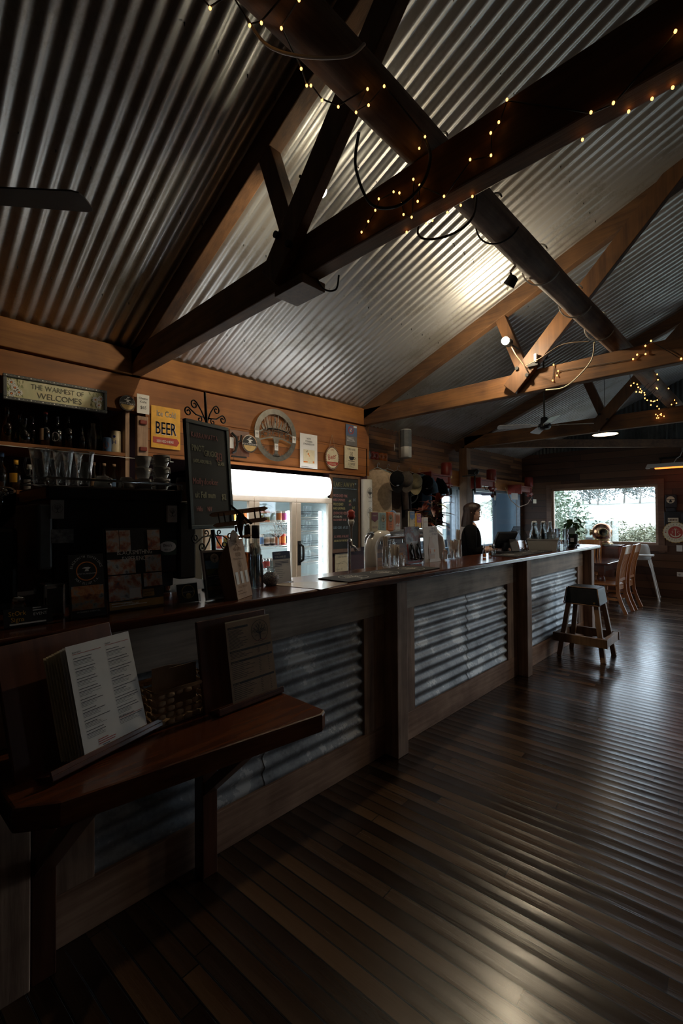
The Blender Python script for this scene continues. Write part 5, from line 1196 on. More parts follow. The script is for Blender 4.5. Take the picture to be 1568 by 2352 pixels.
for i,(x,y) in enumerate(((-1.93,5.66),(-1.86,5.72),(-1.96,5.76))):
    for k in range(3):
        o = tb.copy(); COL.objects.link(o); tag(o,'%s tumbler of the %s stack between tub and potted plant'%(('bottom','middle','top')[k],('left','front','rear')[i]),'glass','stacked tumblers beyond the tub'); o.location=(x,y,CZ+.001+.066*k); o.rotation_euler=(0,0,i)
t = thing('ashtray_stack','small stack of black dishes at the front edge beside the tumblers','dish',(-1.85,5.90,CZ),0)
for k in range(3): MB().lathe([(0,.0),(.042,0),(.05,.012),(.046,.012),(.04,.004),(0,.004)],(.006*k,0,.013*k),18).build('dish',X['blackgloss'],t)
t = thing('potted_plant','green leafy plant in a black pot at the far end of the bar','plant',(-1.97,6.30,CZ))
MB().lathe([(0,0),(.058,0),(.075,.15),(.078,.155),(.070,.155),(.066,.13),(0,.13)],(0,0,0),22).build('plant_pot',X['blackmat'],t)
MB().lathe([(0,.0),(.085,.0),(.095,.015),(.09,.015),(.08,.005),(0,.005)],(0,0,-.0),22).build('saucer',X['blackgloss'],t)
MB().box(-.035,.035,-.095,-.090,.15,.235,Matrix.Rotation(radians(20),4,'Z')).build('card',X['ltblue'],t)
MB().box(-.02,.02,-.084,-.078,.05,.10,Matrix.Rotation(radians(20),4,'Z')).build('pot_label',X['paper'],t)
R = random.Random(9)
for i in range(34):
    an=R.uniform(0,2*pi); q=R.uniform(.02,.10); z=R.uniform(.17,.36); c=Vector((q*cos(an),q*sin(an),z))
    if i<12: MB().tube([(0,0,.13),(c.x*.4,c.y*.4,.13+(z-.13)*.6),tuple(c)],.003,5).build('stem',X['leafg'],t)
    m=MB(); d=Vector((cos(an),sin(an),R.uniform(-.5,.4))); leaf_geo(m,c,d,R.uniform(.06,.10),R.uniform(.05,.075),curl=R.uniform(.2,.8)); m.build('leaf',X['leafg'],t)
# ---------------- stubby holders, clothes and caps ----------------
cl=[('ltblue','pale blue stubby holder at the left end of the ledge'),('ltblue','second pale blue stubby holder, beside the red ones'),('redsign','red stubby holder beside the pale blue ones'),('redsign','red stubby holder beside the orange ones'),('orange','orange stubby holder beside the red ones'),('orange','orange stubby holder at the right end of the row')]
for i,(c,l) in enumerate(cl):
    t = thing('stubby_holder',l,'stubby holder',(-4.225,4.80+.092*i+(0.02 if i>3 else 0),2.351),radians(55),'stubby holders on the ledge')
    MB().lathe([(0,0),(.038,0),(.038,.115),(.034,.115),(.034,.01),(0,.01)],(0,0,0),20).build('sleeve',X[c],t)
    m=MB(); n=14; mm=MB(); mm.disc(0,.062,.033,0,24); 
    for v in mm.v: a=v[0]/.038; m.v.append((.0386*sin(a),-.0386*cos(a),v[2]))
    m.f=mm.f; m.sm=mm.sm; m.build('white_disc',X['paper'],t)
    m=MB(); mm=MB(); mm.tree(0,.062,.029,0,seed=3)
    for v in mm.v: a=v[0]/.038; m.v.append((.0392*sin(a),-.0392*cos(a),v[2]))
    m.f=mm.f; m.sm=mm.sm; m.build('tree_print',X['black'],t)
def garment(y,c,lab,rz,L=.68,W_=.24,hood=False,logo=None,x=-4.02,hang='white',z=2.18):
    t = thing('hanging_shirt',lab,'shirt',(x,y,z),rz,'shirts hanging under the ledge')
    n=20; rings=[]
    prof=[(.0,.07,.03),(-.03,.13,.04),(-.06,.20,.05),(-.10,.215,.055),(-.20,W_*.82,.055),(-.40,W_*.80,.055),(-L,W_*.84,.06)]
    m=MB(); vs=[]; fs=[]; R=random.Random(int(y*100))
    ph=R.uniform(0,6)
    for (dz,w_,d_) in prof:
        for i in range(n):
            a=2*pi*i/n; fold=1+.14*sin(5*a+ph)*min(1,-dz*3)
            vs.append((w_*cos(a),d_*sin(a)*fold,dz))
    for k in range(len(prof)-1):
        for i in range(n): fs.append((k*n+i,(k+1)*n+i,(k+1)*n+(i+1)%n,k*n+(i+1)%n))
    m.add(vs,fs,True)
    b_=m.build('body',c,t)
    for s in (-1,1):
        m=MB(); m.tube([(s*.16,0,-.07),(s*.215,0,-.17),(s*.225,.0,-.29)] if not hood else [(s*.17,0,-.07),(s*.24,0,-.25),(s*.26,.0,-.55)],[.05,.062,.07] if not hood else [.05,.05,.042],12); m.build('sleeve',c,t)
    m=MB(); m.tube([(-.19,0,-.045),(0,0,.035),(.19,0,-.045)],.0035,6); m.tube([(0,0,.035),(0,0,.075),(.018,0,.10),(.03,0,.085),(.02,0,.066)],.0022,6)
    m.build('hanger',X[hang],t)
    if logo: logo(t)
    return t
shM = lambda n,c: plain(n,c,.92,0,.18,30)
rzc=radians(38)
def lg1(t): m=MB(); m.disc(.07,-.20,.042,-.066,20,1,.037); m.tree(.07,-.20,.038,-.066,ring=False); m.build('chest_print',plain('brown_shirt_print',(.16,.11,.09)),t)
def lg2(t): m=MB(); m.disc(-.0,-.33,.13,-.072,28,1,.115); m.text('FORK',0,-.30,.08,-.072,rot=1.2); m.tree(0,-.33,.11,-.073,ring=False); m.build('back_print',X['chW'],t)
garment(4.86,shM('beige_cotton',(.45,.34,.24)),'beige t shirt at the left end of the hanging shirts',rzc,.80,hang='ltblue')
garment(5.08,shM('dark_brown_cotton',(.09,.06,.045)),'dark brown hooded top with round chest logo',rzc,.85,hood=True,logo=lg1)
garment(5.32,shM('black_brown_cotton',(.022,.016,.015)),'blackish brown shirt behind the tan cap',rzc,.85)
garment(5.60,X['blackcl'],'black shirt with large white round print',rzc,.82,logo=lg2)
garment(5.86,shM('denim_blue_cotton',(.085,.16,.24)),'faded blue shirt between two black shirts',rzc,.80)
garment(6.14,X['blackcl'],'black shirt at the right end of the hanging shirts beside the croton',rzc,.78,hang='pink')
def cap(y,z,c,lab,rz,x=-3.66,tilt=1.2,s=1.0):
    t = thing('baseball_cap',lab,'cap',(x,y,z),rz,'caps hung in front of the shirts'); t.rotation_euler=(tilt,0,rz); t.scale=(s,s,s)
    MB().lathe([(.092,0),(.094,.03),(.086,.065),(.06,.095),(.02,.11),(0,.112)],(0,0,0),20,sy=1.12).build('crown',c,t)
    m=MB(); vs=[]; 
    for k in range(5):
        q=k/4
        for i in range(13):
            a=-pi+pi*i/12; rr=.094+.075*q*sin(-a); vs.append((.094*cos(a)*(1-.05*q),1.12*.094*sin(a)-.085*q*max(0,sin(-a))**.7,-.012*q-.012*cos(a)**2))
    m.add(vs,[(13*k+i,13*k+i+1,13*k+14+i,13*k+13+i) for k in range(4) for i in range(12)],True); m.build('peak',c,t)
    m=MB(); m.disc(0,.045,.018,-.107,14); m.build('badge',X['paper'] if 'tan' not in lab else c,t)
cap(4.82,2.02,X['blackcl'],'black cap hanging at the far left of the shirts',radians(48))
cap(5.03,2.03,shM('dark_trucker',(.06,.048,.04)),'dark brown trucker cap between the black and tan caps',radians(42))
cap(5.25,2.01,shM('tan_cap_cotton',(.30,.25,.15)),'tan khaki cap hanging in front of the brown shirt',radians(35))
cap(5.52,2.01,X['blackcl'],'black cap hanging over the white print shirt',radians(38))
# wall speaker
t = thing('wall_speaker','long white and grey loudspeaker on the board wall above the shirts','speaker',(-4.10,5.62,2.42),radians(62))
pr=[(-.085,-.03),(-.06,-.09),(0,-.11),(.06,-.09),(.085,-.03),(.075,.09),(-.075,.09)]
MB().prismz(pr,0,.43).build('cabinet',X['white'],t,.012)
MB().prismz([(x*1.01,y-.002) for x,y in pr[:5]]+[(.086,.0),(-.086,.0)],.165,.415).build('grille',plain('grey_speaker_grille',(.16,.17,.18),.6),t)
m=MB(); m.tube([(-.02,.09,.16),(-.04,.15,.16),(-.08,.18,.17)],.02,8); m.prism([(-.14+.045*cos(a),.19+.09*sin(a)) for a in [2*pi*i/20 for i in range(20)]],.17,.19); m.build('bracket',X['white'],t)
# shearing gear on the wall: three
def shear(loc,lab):
    t = thing('shearing_gear',lab,'shearing machine',loc,H90,'old red shearing gear on the wall')
    m = MB(); m.box(0,.50,-.07,.03,.03,.13); m.box(-.02,.02,-.09,.2,-.02,.18); m.build('arm',X['red'],t,.006)
    MB().box(0,.56,-.09,.05,.13,.155).build('top_plate',X['red'],t,.004)
    MB().box(.62,.67,-.05,.0,.12,.155).build('plate_end',X['brass'],t,.003)
    MB().lathe([(0,.155),(.085,.155),(.09,.17),(.088,.35),(.075,.365),(0,.37)],(.54,-.02,0),22).build('motor',X['red'],t)
    MB().lathe([(.05,.13),(.06,.09),(.052,.05),(.065,.03),(.06,-.03),(.045,-.06),(.0,-.06)],(.54,-.03,0),18).build('gear_case',X['red'],t)
    MB().cyl((.42,-.05,.0),(.64,-.05,.0),.035,.030,14).build('cross_shaft',X['red'],t)
    MB().lathe([(0,-.16),(.022,-.155),(.028,-.10),(.02,-.05)],(.61,-.05,0),12).build('drive_socket',X['blackmat'],t)
    MB().ball((.47,-.07,-.14),.035,14,10).build('knob',plain('dark_red_knob',(.10,.02,.02),.3),t)
    m=MB(); m.tube([(.47,-.07,-.11),(.50,-.06,-.04)],.007,6); m.tube([(.1,-.09,.03),(.14,-.10,-.04),(.22,-.10,-.04),(.28,-.09,.02)],.006,6); m.tube([(.63,-.05,-.15),(.60,-.08,-.26),(.52,-.09,-.33)],.004,5); m.build('linkage',X['iron'],t)
    return t
s1 = shear((-3.98,6.02,2.05),'red shearing gear above the croton, nearest of the three')
dup(s1,(-3.98,7.62,2.06),None,'middle red shearing gear above the barmaid, with a paper tag')
dup(s1,(-3.98,9.38,2.02),None,'furthest red shearing gear near the end wall')
for (x,y,z,w_,h_,l) in ((-3.88,8.13,1.94,.05,.09,'small white tag hanging from the middle shearing gear'),(-3.90,9.05,2.0,.20,.13,'white card hung between the middle and furthest shearing gear'),(-3.86,9.98,1.92,.11,.09,'cream tag hanging from the furthest shearing gear')):
    tt = thing('paper_tag',l,'tag',(x,y,z-.06),H90-.25); MB().box(-w_/2,w_/2,-.001,.001,-h_/2,h_/2).build('card',X['cream'] if 'cream' in l else X['paper'],tt); MB().tube([(0,0,h_/2),(0,-.0,h_/2+.06)],.0015,4).build('string',X['kraft'],tt)
tag(MB().tube([(-3.95,8.72,2.12),(-3.86,8.78,1.85),(-3.84,9.1,1.72),(-3.86,9.6,1.80),(-3.9,9.92,1.95)],.008,6).build('drive_rope',X['kraft']),'brown cord looping below the furthest shearing gear','cord')
m=MB(); m.box(-4.0,-3.87,7.35,7.41,2.28,2.36); m.tube([(-3.93,7.02,2.22),(-3.80,7.2,2.24),(-3.85,7.36,2.30)],.010,6); m.ball((-3.86,7.38,2.32),.05,12,8); m.tube([(-3.9,7.40,2.32),(-3.9,7.40,1.95)],.014,8)
tag(m.build('crank_arm',X['iron']),'dark iron crank arm and rod fixed to the post between the shearing gears','crank')
# ---------------- barmaid ----------------
def skin_verts(V, E, Rr, root=0, sub=2):
    me = bpy.data.meshes.new('sk'); me.from_pydata(V, E, []); o = bpy.data.objects.new('sk', me); COL.objects.link(o)
    o.modifiers.new('s','SKIN'); sb = o.modifiers.new('u','SUBSURF'); sb.levels = sub; sb.render_levels = sub
    if not me.skin_vertices: me.skin_vertices.new()
    for i,r in enumerate(Rr): me.skin_vertices[0].data[i].radius = r if isinstance(r,tuple) else (r,r)
    for i in range(len(V)): me.skin_vertices[0].data[i].use_root = (i==root)
    dg = bpy.context.evaluated_depsgraph_get(); dg.update(); ev = o.evaluated_get(dg); m2 = bpy.data.meshes.new_from_object(ev)
    vs=[tuple(v.co) for v in m2.vertices]; fs=[tuple(p.vertices) for p in m2.polygons]
    bpy.data.objects.remove(o); bpy.data.meshes.remove(me); bpy.data.meshes.remove(m2); return vs,fs
def interp(tab,t):
    for (a,b),(c,d) in zip(tab,tab[1:]):
        if t<=c: u=(t-a)/(c-a); return b+(d-b)*u
    return tab[-1][1]
FR=[(0,-.040),(.04,-.074),(.12,-.079),(.17,-.073),(.205,-.083),(.235,-.079),(.265,-.086),(.30,-.081),(.34,-.085),(.42,-.083),(.50,-.079),(.58,-.088),(.7,-.090),(.85,-.074),(.95,-.042),(1,0)]
BK=[(0,.005),(.1,.03),(.2,.05),(.35,.078),(.5,.092),(.65,.098),(.8,.088),(.92,.055),(1,0)]
WD=[(0,.030),(.05,.043),(.15,.056),(.3,.066),(.45,.073),(.6,.076),(.75,.070),(.88,.050),(.96,.028),(1,0)]
HZ,HH = 1.468,.215
def headp(t,a,off=0,nose=True):
    w=interp(WD,t)+off; f=interp(FR,t)-off; b=interp(BK,t)+off; x=w*cos(a); s=sin(a)
    y=(-f if s<0 else b)*s
    if nose and s<0:
        g=math.exp(-((a+pi/2)/.17)**2); h=0
        if .33<=t<=.53: h=.026*(1-(t-.36)/.17) if t>.36 else .026*(t-.33)/.03
        y-=g*h; gl=math.exp(-((a+pi/2)/.45)**2)
        if .44<t<.54: x*=1; y+=.006*(math.exp(-((a+pi/2-.42)/.18)**2)+math.exp(-((a+pi/2+.42)/.18)**2))
    return (x,y,HZ+HH*t+off*.4)
P0=(-2.60,4.87)
t = thing('person','person with shoulder length brown hair, glasses and black top working at the till','person',(P0[0],P0[1],0),radians(118))
sk = MB()
V=[(0,.01,.93),(0,.015,1.10),(0,.02,1.27),(0,.02,1.38),(0,.0,1.47),(.15,.02,1.355),(.20,.0,1.12),(.15,-.19,1.145),(.10,-.27,1.165),(-.15,.02,1.355),(-.20,.0,1.12),(-.15,-.19,1.145),(-.10,-.27,1.165),(.09,.01,.86),(.10,-.01,.48),(.10,.02,.10),(-.09,.01,.86),(-.10,-.01,.48),(-.10,.02,.10)]
E_=[(0,1),(1,2),(2,3),(3,4),(3,5),(5,6),(6,7),(7,8),(3,9),(9,10),(10,11),(11,12),(0,13),(13,14),(14,15),(0,16),(16,17),(17,18)]
Rr=[(.13,.09),(.11,.08),(.13,.09),(.05,.05),(.048,.052),.045,.036,.030,.023,.045,.036,.030,.023,.075,.052,.035,.075,.052,.035]
vs,fs=skin_verts(V,E_,Rr); sk.add(vs,fs,True)
n=40; vs=[]; fs=[]; N=34
for k in range(N+1):
    for i in range(n): vs.append(headp(k/N,2*pi*i/n))
for k in range(N):
    for i in range(n): fs.append((k*n+i,k*n+(i+1)%n,(k+1)*n+(i+1)%n,(k+1)*n+i))
fs.append(tuple(range(n))[::-1]); sk.add(vs,fs,True)
for s in (-1,1):
    sk.ball((s*.076,.012,HZ+HH*.42),.030,12,8,(.28,.55,1.0))
    # hand: palm and five fingers, curled as if typing
    w0=Vector((s*.10,-.27,1.165))
    R_=Matrix.Translation(w0)@Matrix.Rotation(s*.15,4,'Z')
    sk.ball((0,-.045,0),.045,12,8,(.85,1.05,.36),R_)
    for j,(fx_,L) in enumerate(((-.028,.055),(-.010,.068),(.009,.064),(.027,.050))):
        P=[R_@Vector(q) for q in ((fx_,-.075,.0),(fx_*1.15,-.075-L*.45,.004),(fx_*1.2,-.075-L*.8,-.014),(fx_*1.2,-.075-L*.9,-.034))]
        sk.tube(P,[.0088,.0082,.0075,.0055],8)
    P=[R_@Vector(q) for q in ((-s*.030,-.030,-.004),(-s*.052,-.055,-.012),(-s*.055,-.082,-.022))]; sk.tube(P,[.012,.010,.007],8)
sk.build('body',X['skin'],t)
# clothes
Vc=[tuple(v) for v in V]; Rc=[(.165,.125),(.145,.11),(.165,.125),(.075,.07),(.062,.062),.072,.058,.048,.04,.072,.058,.048,.04,.10,.072,.06,.10,.072,.06]
Vt=[V[0],V[1],V[2],V[3],V[5],V[6],(.165,-.13,1.138),V[9],V[10],(-.165,-.13,1.138)]
Et=[(0,1),(1,2),(2,3),(3,4),(4,5),(5,6),(3,7),(7,8),(8,9)]
vs,fs=skin_verts(Vt,Et,[(.165,.125),(.145,.115),(.17,.13),(.078,.075),.070,.056,.050,.070,.056,.050]); MB().add(vs,fs,True).build('black_top',X['blackcl'],t)
Vl=[V[0],V[13],V[14],V[15],V[16],V[17],V[18]]; vs,fs=skin_verts(Vl,[(0,1),(1,2),(2,3),(0,4),(4,5),(5,6)],[(.16,.12),.10,.075,.065,.10,.075,.065]); MB().add(vs,fs,True).build('trousers',X['blackcl'],t)
for s in (-1,1): MB().ball((s*.10,-.045,.035),.05,14,8,(.85,2.4,.8)).build('shoe',X['blackmat'],t)
# hair
h=MB(); vs=[]; n=48; N=30; zb=-.30
for k in range(N+1):
    tt=zb+(1-zb)*k/N
    for i in range(n):
        a=2*pi*i/n; tq=max(.52,tt)
        x,y,z=headp(min(1,tq),a,.012,False)
        if tt<.52: z=HZ+HH*tt; q=(.52-tt); fl=1+q*.10; x*=fl; y=y*fl+.020*q
        if tt<.0 and y<.0: y*=.6
        rip=(.003*sin(13*a+5*tt)+.002*sin(29*a))*min(1,(1-tt)*4); r_=sqrt(x*x+y*y)+1e-6; x+=x/r_*rip; y+=y/r_*rip
        vs.append((x,y,z))
fs=[]
for k in range(N):
    tt=zb+(1-zb)*(k+.5)/N
    for i in range(n):
        a=2*pi*(i+.5)/n; d=abs((a-1.5*pi+pi)%(2*pi)-pi)   # angle from straight ahead
        lim = 1.42 if tt<.30 else (1.42-(tt-.30)*1.0 if tt<.62 else (1.10-(tt-.62)*4.6))
        if d<max(0,lim): continue
        fs.append((k*n+i,k*n+(i+1)%n,(k+1)*n+(i+1)%n,(k+1)*n+i))
h.add(vs,fs,True); ho=h.build('hair',X['hair'],t); sd=ho.modifiers.new('thick','SOLIDIFY'); sd.thickness=.009; sd.offset=-1
m=MB(); ez=HZ+HH*.485
for s in (-1,1):
    m.tube([(s*.034+.025*cos(2*pi*i/20),-.100,ez-.006+.023*sin(2*pi*i/20)) for i in range(20)],.0013,5,True); m.tube([(s*.060,-.100,ez),(s*.074,-.06,ez+.002),(s*.078,.005,ez)],.0013,5)
m.tube([(-.009,-.101,ez),(.0,-.106,ez+.003),(.009,-.101,ez)],.0013,5); m.build('glasses',X['brass'],t)
m=MB(); 
for s in (-1,1): m.ball((s*.031,-.078,ez-.002),.010,10,8,(1.3,.6,.55))
m.build('eyes',plain('dark_eyes',(.05,.03,.025),.2),t)
m=MB()
for s in (-1,1): m.tube([(s*.014,-.091,ez+.020),(s*.032,-.093,ez+.026),(s*.052,-.082,ez+.020)],.0028,6)
m.build('eyebrows',X['hair'],t)
m=MB(); m.ball((0,-.084,HZ+HH*.237),.020,14,8,(1.0,.40,.30)); m.build('lips',X['lips'],t)
for s in (-1,1): MB().tube([(s*.080,.006+.009*cos(2*pi*i/14),HZ+HH*.27+.011*sin(2*pi*i/14)) for i in range(14)],.002,6,True).build('earring',X['brass'],t)
# ---------------- stool, table, chairs, high chair, helmet ----------------
def sweep(m, pts, wd, th, x=0):      # rectangular rail following (y,z) points, wd across x, th in the plane
    n=len(pts); vs=[]; fs=[]
    for k,(y,z) in enumerate(pts):
        a=pts[max(0,k-1)]; b=pts[min(n-1,k+1)]; dy,dz=b[0]-a[0],b[1]-a[1]; L=sqrt(dy*dy+dz*dz); ny,nz=-dz/L*th/2,dy/L*th/2
        vs += [(x-wd/2,y-ny,z-nz),(x+wd/2,y-ny,z-nz),(x+wd/2,y+ny,z+nz),(x-wd/2,y+ny,z+nz)]
    for k in range(n-1):
        q=4*k
        for i in range(4): fs.append((q+i,q+(i+1)%4,q+4+(i+1)%4,q+4+i))
    fs += [(0,3,2,1),(4*n-4,4*n-3,4*n-2,4*n-1)]; m.add(vs,fs); return m
t = thing('bar_stool','rustic bar stool with black padded block seat and splayed timber legs','stool',(-1.565,5.44,0),0)
seatm = plain('black_vinyl_pad',(.014,.016,.020),.5,0,.3,8,spec=.3)
m=MB(); w0,d0,w1,d1 = .175,.165,.150,.14
m.add([(-w0,-d0,.565),(w0,-d0,.565),(w0,d0,.565),(-w0,d0,.565),(-w1,-d1,.752),(w1,-d1,.752),(w1,d1,.752),(-w1,d1,.752)],[(0,3,2,1),(4,5,6,7),(0,1,5,4),(1,2,6,5),(2,3,7,6),(3,0,4,7)])
m.build('seat',seatm,t,.022,4)
m=MB(); 
for s in (-1,1): m.tube([(s*w0,-d0-.001,.575),(s*w1,-d1-.001,.745)],.006,6); 
m.tube([(-w1+.01,-d1-.001,.750),(w1-.01,-d1-.001,.750)],.006,6); m.tube([(-w0,-d0-.001,.572),(w0,-d0-.001,.572)],.006,6)
m.build('worn_edge',X['stoolw'],t)
m=MB(); m.cyl((.125,-d0+.006,.60),(.125,-d0-.004,.60),.010,.010,12); m.build('stud',X['brass'],t)
for sx in (-1,1):
    for sy in (-1,1): MB().beam((sx*.135,sy*.125,.58),(sx*.215,sy*.205,0),.048,.045,(0,1,0)).build('leg',X['stoolw'],t,.004)
for sy in (-1,1): MB().box(-.265,.265,sy*.235-.022,sy*.235+.022,.165,.255).build('foot_rail',X['stoolw'],t,.004)
for sx in (-1,1): MB().box(sx*.235-.022,sx*.235+.022,-.213,.213,.167,.253).build('foot_rail',X['stoolw'],t,.004)
# dining table
t = thing('dining_table','dark cherry dining table with turned legs under the end window','table',(-2.72,8.85,0),0)
MB().box(-.68,.68,-.60,.60,.725,.755).build('table_top',X['tablew'],t,.008)
m=MB(); m.box(-.60,.60,-.53,-.505,.61,.725).box(-.60,.60,.505,.53,.61,.725).box(-.60,-.575,-.505,.505,.61,.725).box(.575,.60,-.505,.505,.61,.725); m.build('apron',X['tablew'],t,.003)
for sx in (-1,1):
    for sy in (-1,1):
        m=MB(); m.box(sx*.56-.045,sx*.56+.045,sy*.49-.045,sy*.49+.045,.56,.725); m.lathe([(.045,.56),(.03,.55),(.05,.50),(.052,.46),(.03,.42),(.026,.40),(.045,.34),(.05,.27),(.04,.16),(.028,.10),(.035,.06),(.03,0),(0,0)],(sx*.56,sy*.49,0),16); m.build('leg',X['tablew'],t)
def chair(loc,rz,lab):
    t = thing('dining_chair',lab,'chair',loc,rz,'timber dining chairs')
    for s in (-1,1):
        m=MB(); sweep(m,[(.33,0),(.27,.15),(.225,.30),(.215,.45),(.225,.60),(.245,.75),(.285,.90),(.32,1.05)],.032,.052,s*.185); m.build('back_leg',X['chairw'],t,.004)
        m=MB(); sweep(m,[(-.185,0),(-.19,.22),(-.19,.42)],.042,.042,s*.185); m.build('front_leg',X['chairw'],t,.004)
        MB().box(s*.185-.012,s*.185+.012,-.17,.22,.20,.235).build('side_stretcher',X['chairw'],t)
    m=MB(); m.box(-.215,.215,-.225,.215,.425,.455); m.build('seat',X['chairw'],t,.012,3)
    m=MB(); m.box(-.17,.17,.195,.215,.36,.425).box(-.17,.17,-.20,-.18,.36,.425); m.build('seat_rail',X['chairw'],t)
    m=MB(); n=8; vs=[]
    for i in range(n+1):
        x=-.17+.34*i/n; c=.018*(1-(x/.17)**2); vs += [(x,.29+c,.93),(x,.315+c,.93),(x,.345+c,1.055+.012*(1-(x/.17)**2)),(x,.32+c,1.055+.012*(1-(x/.17)**2))]
    m.add(vs,[(4*i+k,4*i+(k+1)%4,4*i+4+(k+1)%4,4*i+4+k) for i in range(n) for k in range(4)]+[(0,3,2,1),(4*n,4*n+1,4*n+2,4*n+3)]); m.build('crest_rail',X['chairw'],t)
    MB().box(-.17,.17,.205,.235,.50,.54).build('lower_rail',X['chairw'],t,.003)
    for k in range(6):
        x=-.135+.054*k; m=MB(); sweep(m,[(.222,.53),(.232,.63),(.25,.75),(.28,.86),(.303,.94)],.022,.010,x); m.build('slat',X['chairw'],t)
    return t
ch = chair((-2.08,8.27,0),radians(-92),'timber slat back dining chair nearest the bar end, back towards the room')
dup(ch,(-2.06,8.78,0),radians(-90),'timber slat back dining chair second from the bar end, beside the first')
dup(ch,(-2.72,9.52,0),radians(2),'timber dining chair at the far head of the table in front of the helmet')
dup(ch,(-3.36,8.8,0),radians(92),'timber dining chair on the far side of the table, mostly hidden by the bar')
# high chair
t = thing('high_chair','white plastic high chair with thin splayed legs by the end wall','high chair',(-1.92,9.98,0),radians(8))
wp=X['white']
MB().lathe([(0,.70),(.13,.71),(.16,.76),(.175,.80),(.17,.80),(.15,.75),(.12,.72),(0,.715)],(0,0,0),20,sx=1,sy=.95).build('seat',wp,t)
m=MB(); vs=[]
for k in range(7):
    z=.72+.045*k
    for i in range(9):
        a=pi*(.12+.76*i/8); r=.165*(1-.25*(k/6)**2); vs.append((r*cos(a),r*sin(a)*.95,z))
m.add(vs,[(9*k+i,9*k+i+1,9*k+10+i,9*k+9+i) for k in range(6) for i in range(8)],True); o=m.build('backrest',wp,t); q=o.modifiers.new('t','SOLIDIFY'); q.thickness=.01
MB().box(-.21,.21,-.26,.02,.79,.815).build('tray',wp,t,.012,3)
for sx in (-1,1):
    for sy in (-1,1):
        m=MB(); m.cyl((sx*.13,sy*.12,.72),(sx*.165,sy*.165,.58),.024,.020,10); m.cyl((sx*.165,sy*.165,.58),(sx*.27,sy*.27,.015),.014,.014,10); m.cyl((sx*.27,sy*.27,.0),(sx*.27,sy*.27,.02),.02,.02,10); m.build('leg',X['white'],t)
# diver's helmet in a clear case on a red cabinet
t = thing('red_cabinet','low red stained cabinet under the window carrying the copper helmet case','cabinet',(-2.68,10.12,0),0)
MB().box(-.42,.42,-.22,.22,.06,.94).build('body',wood('red_cabinet_wood',(.16,.035,.02),(.30,.08,.04),'x',1,.3,.3,.05),t,.004)
MB().box(-.45,.45,-.245,.24,.94,.97).build('cabinet_top',X['tablew'],t,.005)
for s in (-1,1): 
    d=MB().box(s*.21-.20,s*.21+.20,-.235,-.222,.12,.90).build('door',X['redwood'],t,.003); MB().ball((s*.03,-.25,.55),.014,10,8).build('knob',X['brass'],d)
MB().box(-.40,.40,-.20,.20,0,.06).build('plinth',X['blackmat'],t)
t = thing('acrylic_case','clear acrylic display case around the copper helmet','display case',(-2.60,10.12,.971),0)
m=MB(); a,b,h=.24,.225,.47
m.box(-a,a,-b,-b+.005,0,h).box(-a,a,b-.005,b,0,h).box(-a,-a+.005,-b,b,0,h).box(a-.005,a,-b,b,0,h).box(-a,a,-b,b,h,h+.005); m.build('case_panels',X['acryl'],t)
t = thing('diving_helmet','polished copper and brass diving helmet in the clear case','helmet',(-2.60,10.12,.973),radians(20))
MB().lathe([(0,.0),(.19,0),(.185,.02),(.13,.05),(.12,.08),(.13,.10),(.165,.15),(.182,.21),(.182,.26),(.165,.32),(.13,.37),(.08,.405),(.03,.418),(0,.42)],(0,0,0),36).build('copper_shell',X['copper'],t)
m=MB(); m.lathe([(.12,.07),(.135,.075),(.135,.10),(.12,.105)],(0,0,0),36); m.lathe([(.19,.0),(.20,.01),(.19,.02)],(0,0,0),36); m.build('brass_collar',X['brass'],t)
for i,a in enumerate((-pi/2,0,pi)):
    M_=Matrix.Translation((0,0,.235))@Matrix.Rotation(a+pi/2,4,'Z'); r=.075 if i==0 else .055
    m=MB(M_); m.cyl((0,-.14,0),(0,-.205,0),r,r*.95,24,False); m.tube([(r*cos(2*pi*k/24),-.205,r*sin(2*pi*k/24)) for k in range(24)],.012,8,True)
    if i: 
        for k in (-1,0,1): m.tube([(k*.025,-.21,-.05),(k*.025,-.21,.05)],.004,6)
    p=m.build('porthole',X['brass'],t); MB(M_).cyl((0,-.185,0),(0,-.19,0),r*.9,r*.9,24).build('window_glass',X['gdark'],p)
m=MB()
for k in range(12): a=2*pi*k/12; m.cyl((.16*cos(a),.16*sin(a),.025),(.16*cos(a),.16*sin(a),.05),.012,.012,8)
m.build('collar_nut',X['brass'],t)
t = thing('info_card','small white card leaning inside the helmet case','card',(-2.80,10.02,.972),.15,None,-.15)
MB().box(-.055,.055,-.002,.0,0,.13).build('card',X['paper'],t)
# end wall things
t = thing('bottle_cap_sign','round bottle cap sign with red centre and anchor reading CHALLENGER SESSIONS','sign',(-1.44,10.37,1.215),0)
n=96; pr=[((.195+.008*cos(24*2*pi*i/n))*cos(2*pi*i/n),(.195+.008*cos(24*2*pi*i/n))*sin(2*pi*i/n)) for i in range(n)]
MB().prism(pr,-.02,.01).build('cap_rim',X['brass'],t)
MB().cyl((0,-.019,0),(0,-.024,0),.185,.182,48).build('cream_face',X['cream'],t)
MB().cyl((0,-.024,0),(0,-.026,0),.112,.112,40).build('red_centre',X['redsign'],t)
m=MB(); m.arc('CHALLENGER',0,0,.135,pi*.93,pi*.07,.040,-.0255,fx=.8); m.arc('SESSIONS',0,0,.152,pi*1.2,pi*1.8,.036,-.0255,fx=.85,inward=True); m.build('black_lettering',X['black'],t)
m=MB(); m.text('S',-.045,-.015,.06,-.0275); m.text('C',.045,-.015,.06,-.0275); m.line(0,-.07,0,.055,.010,-.0275); m.disc(0,.068,.016,-.0275,20,1,.009); m.line(-.05,.045,.05,.045,.006,-.0275)
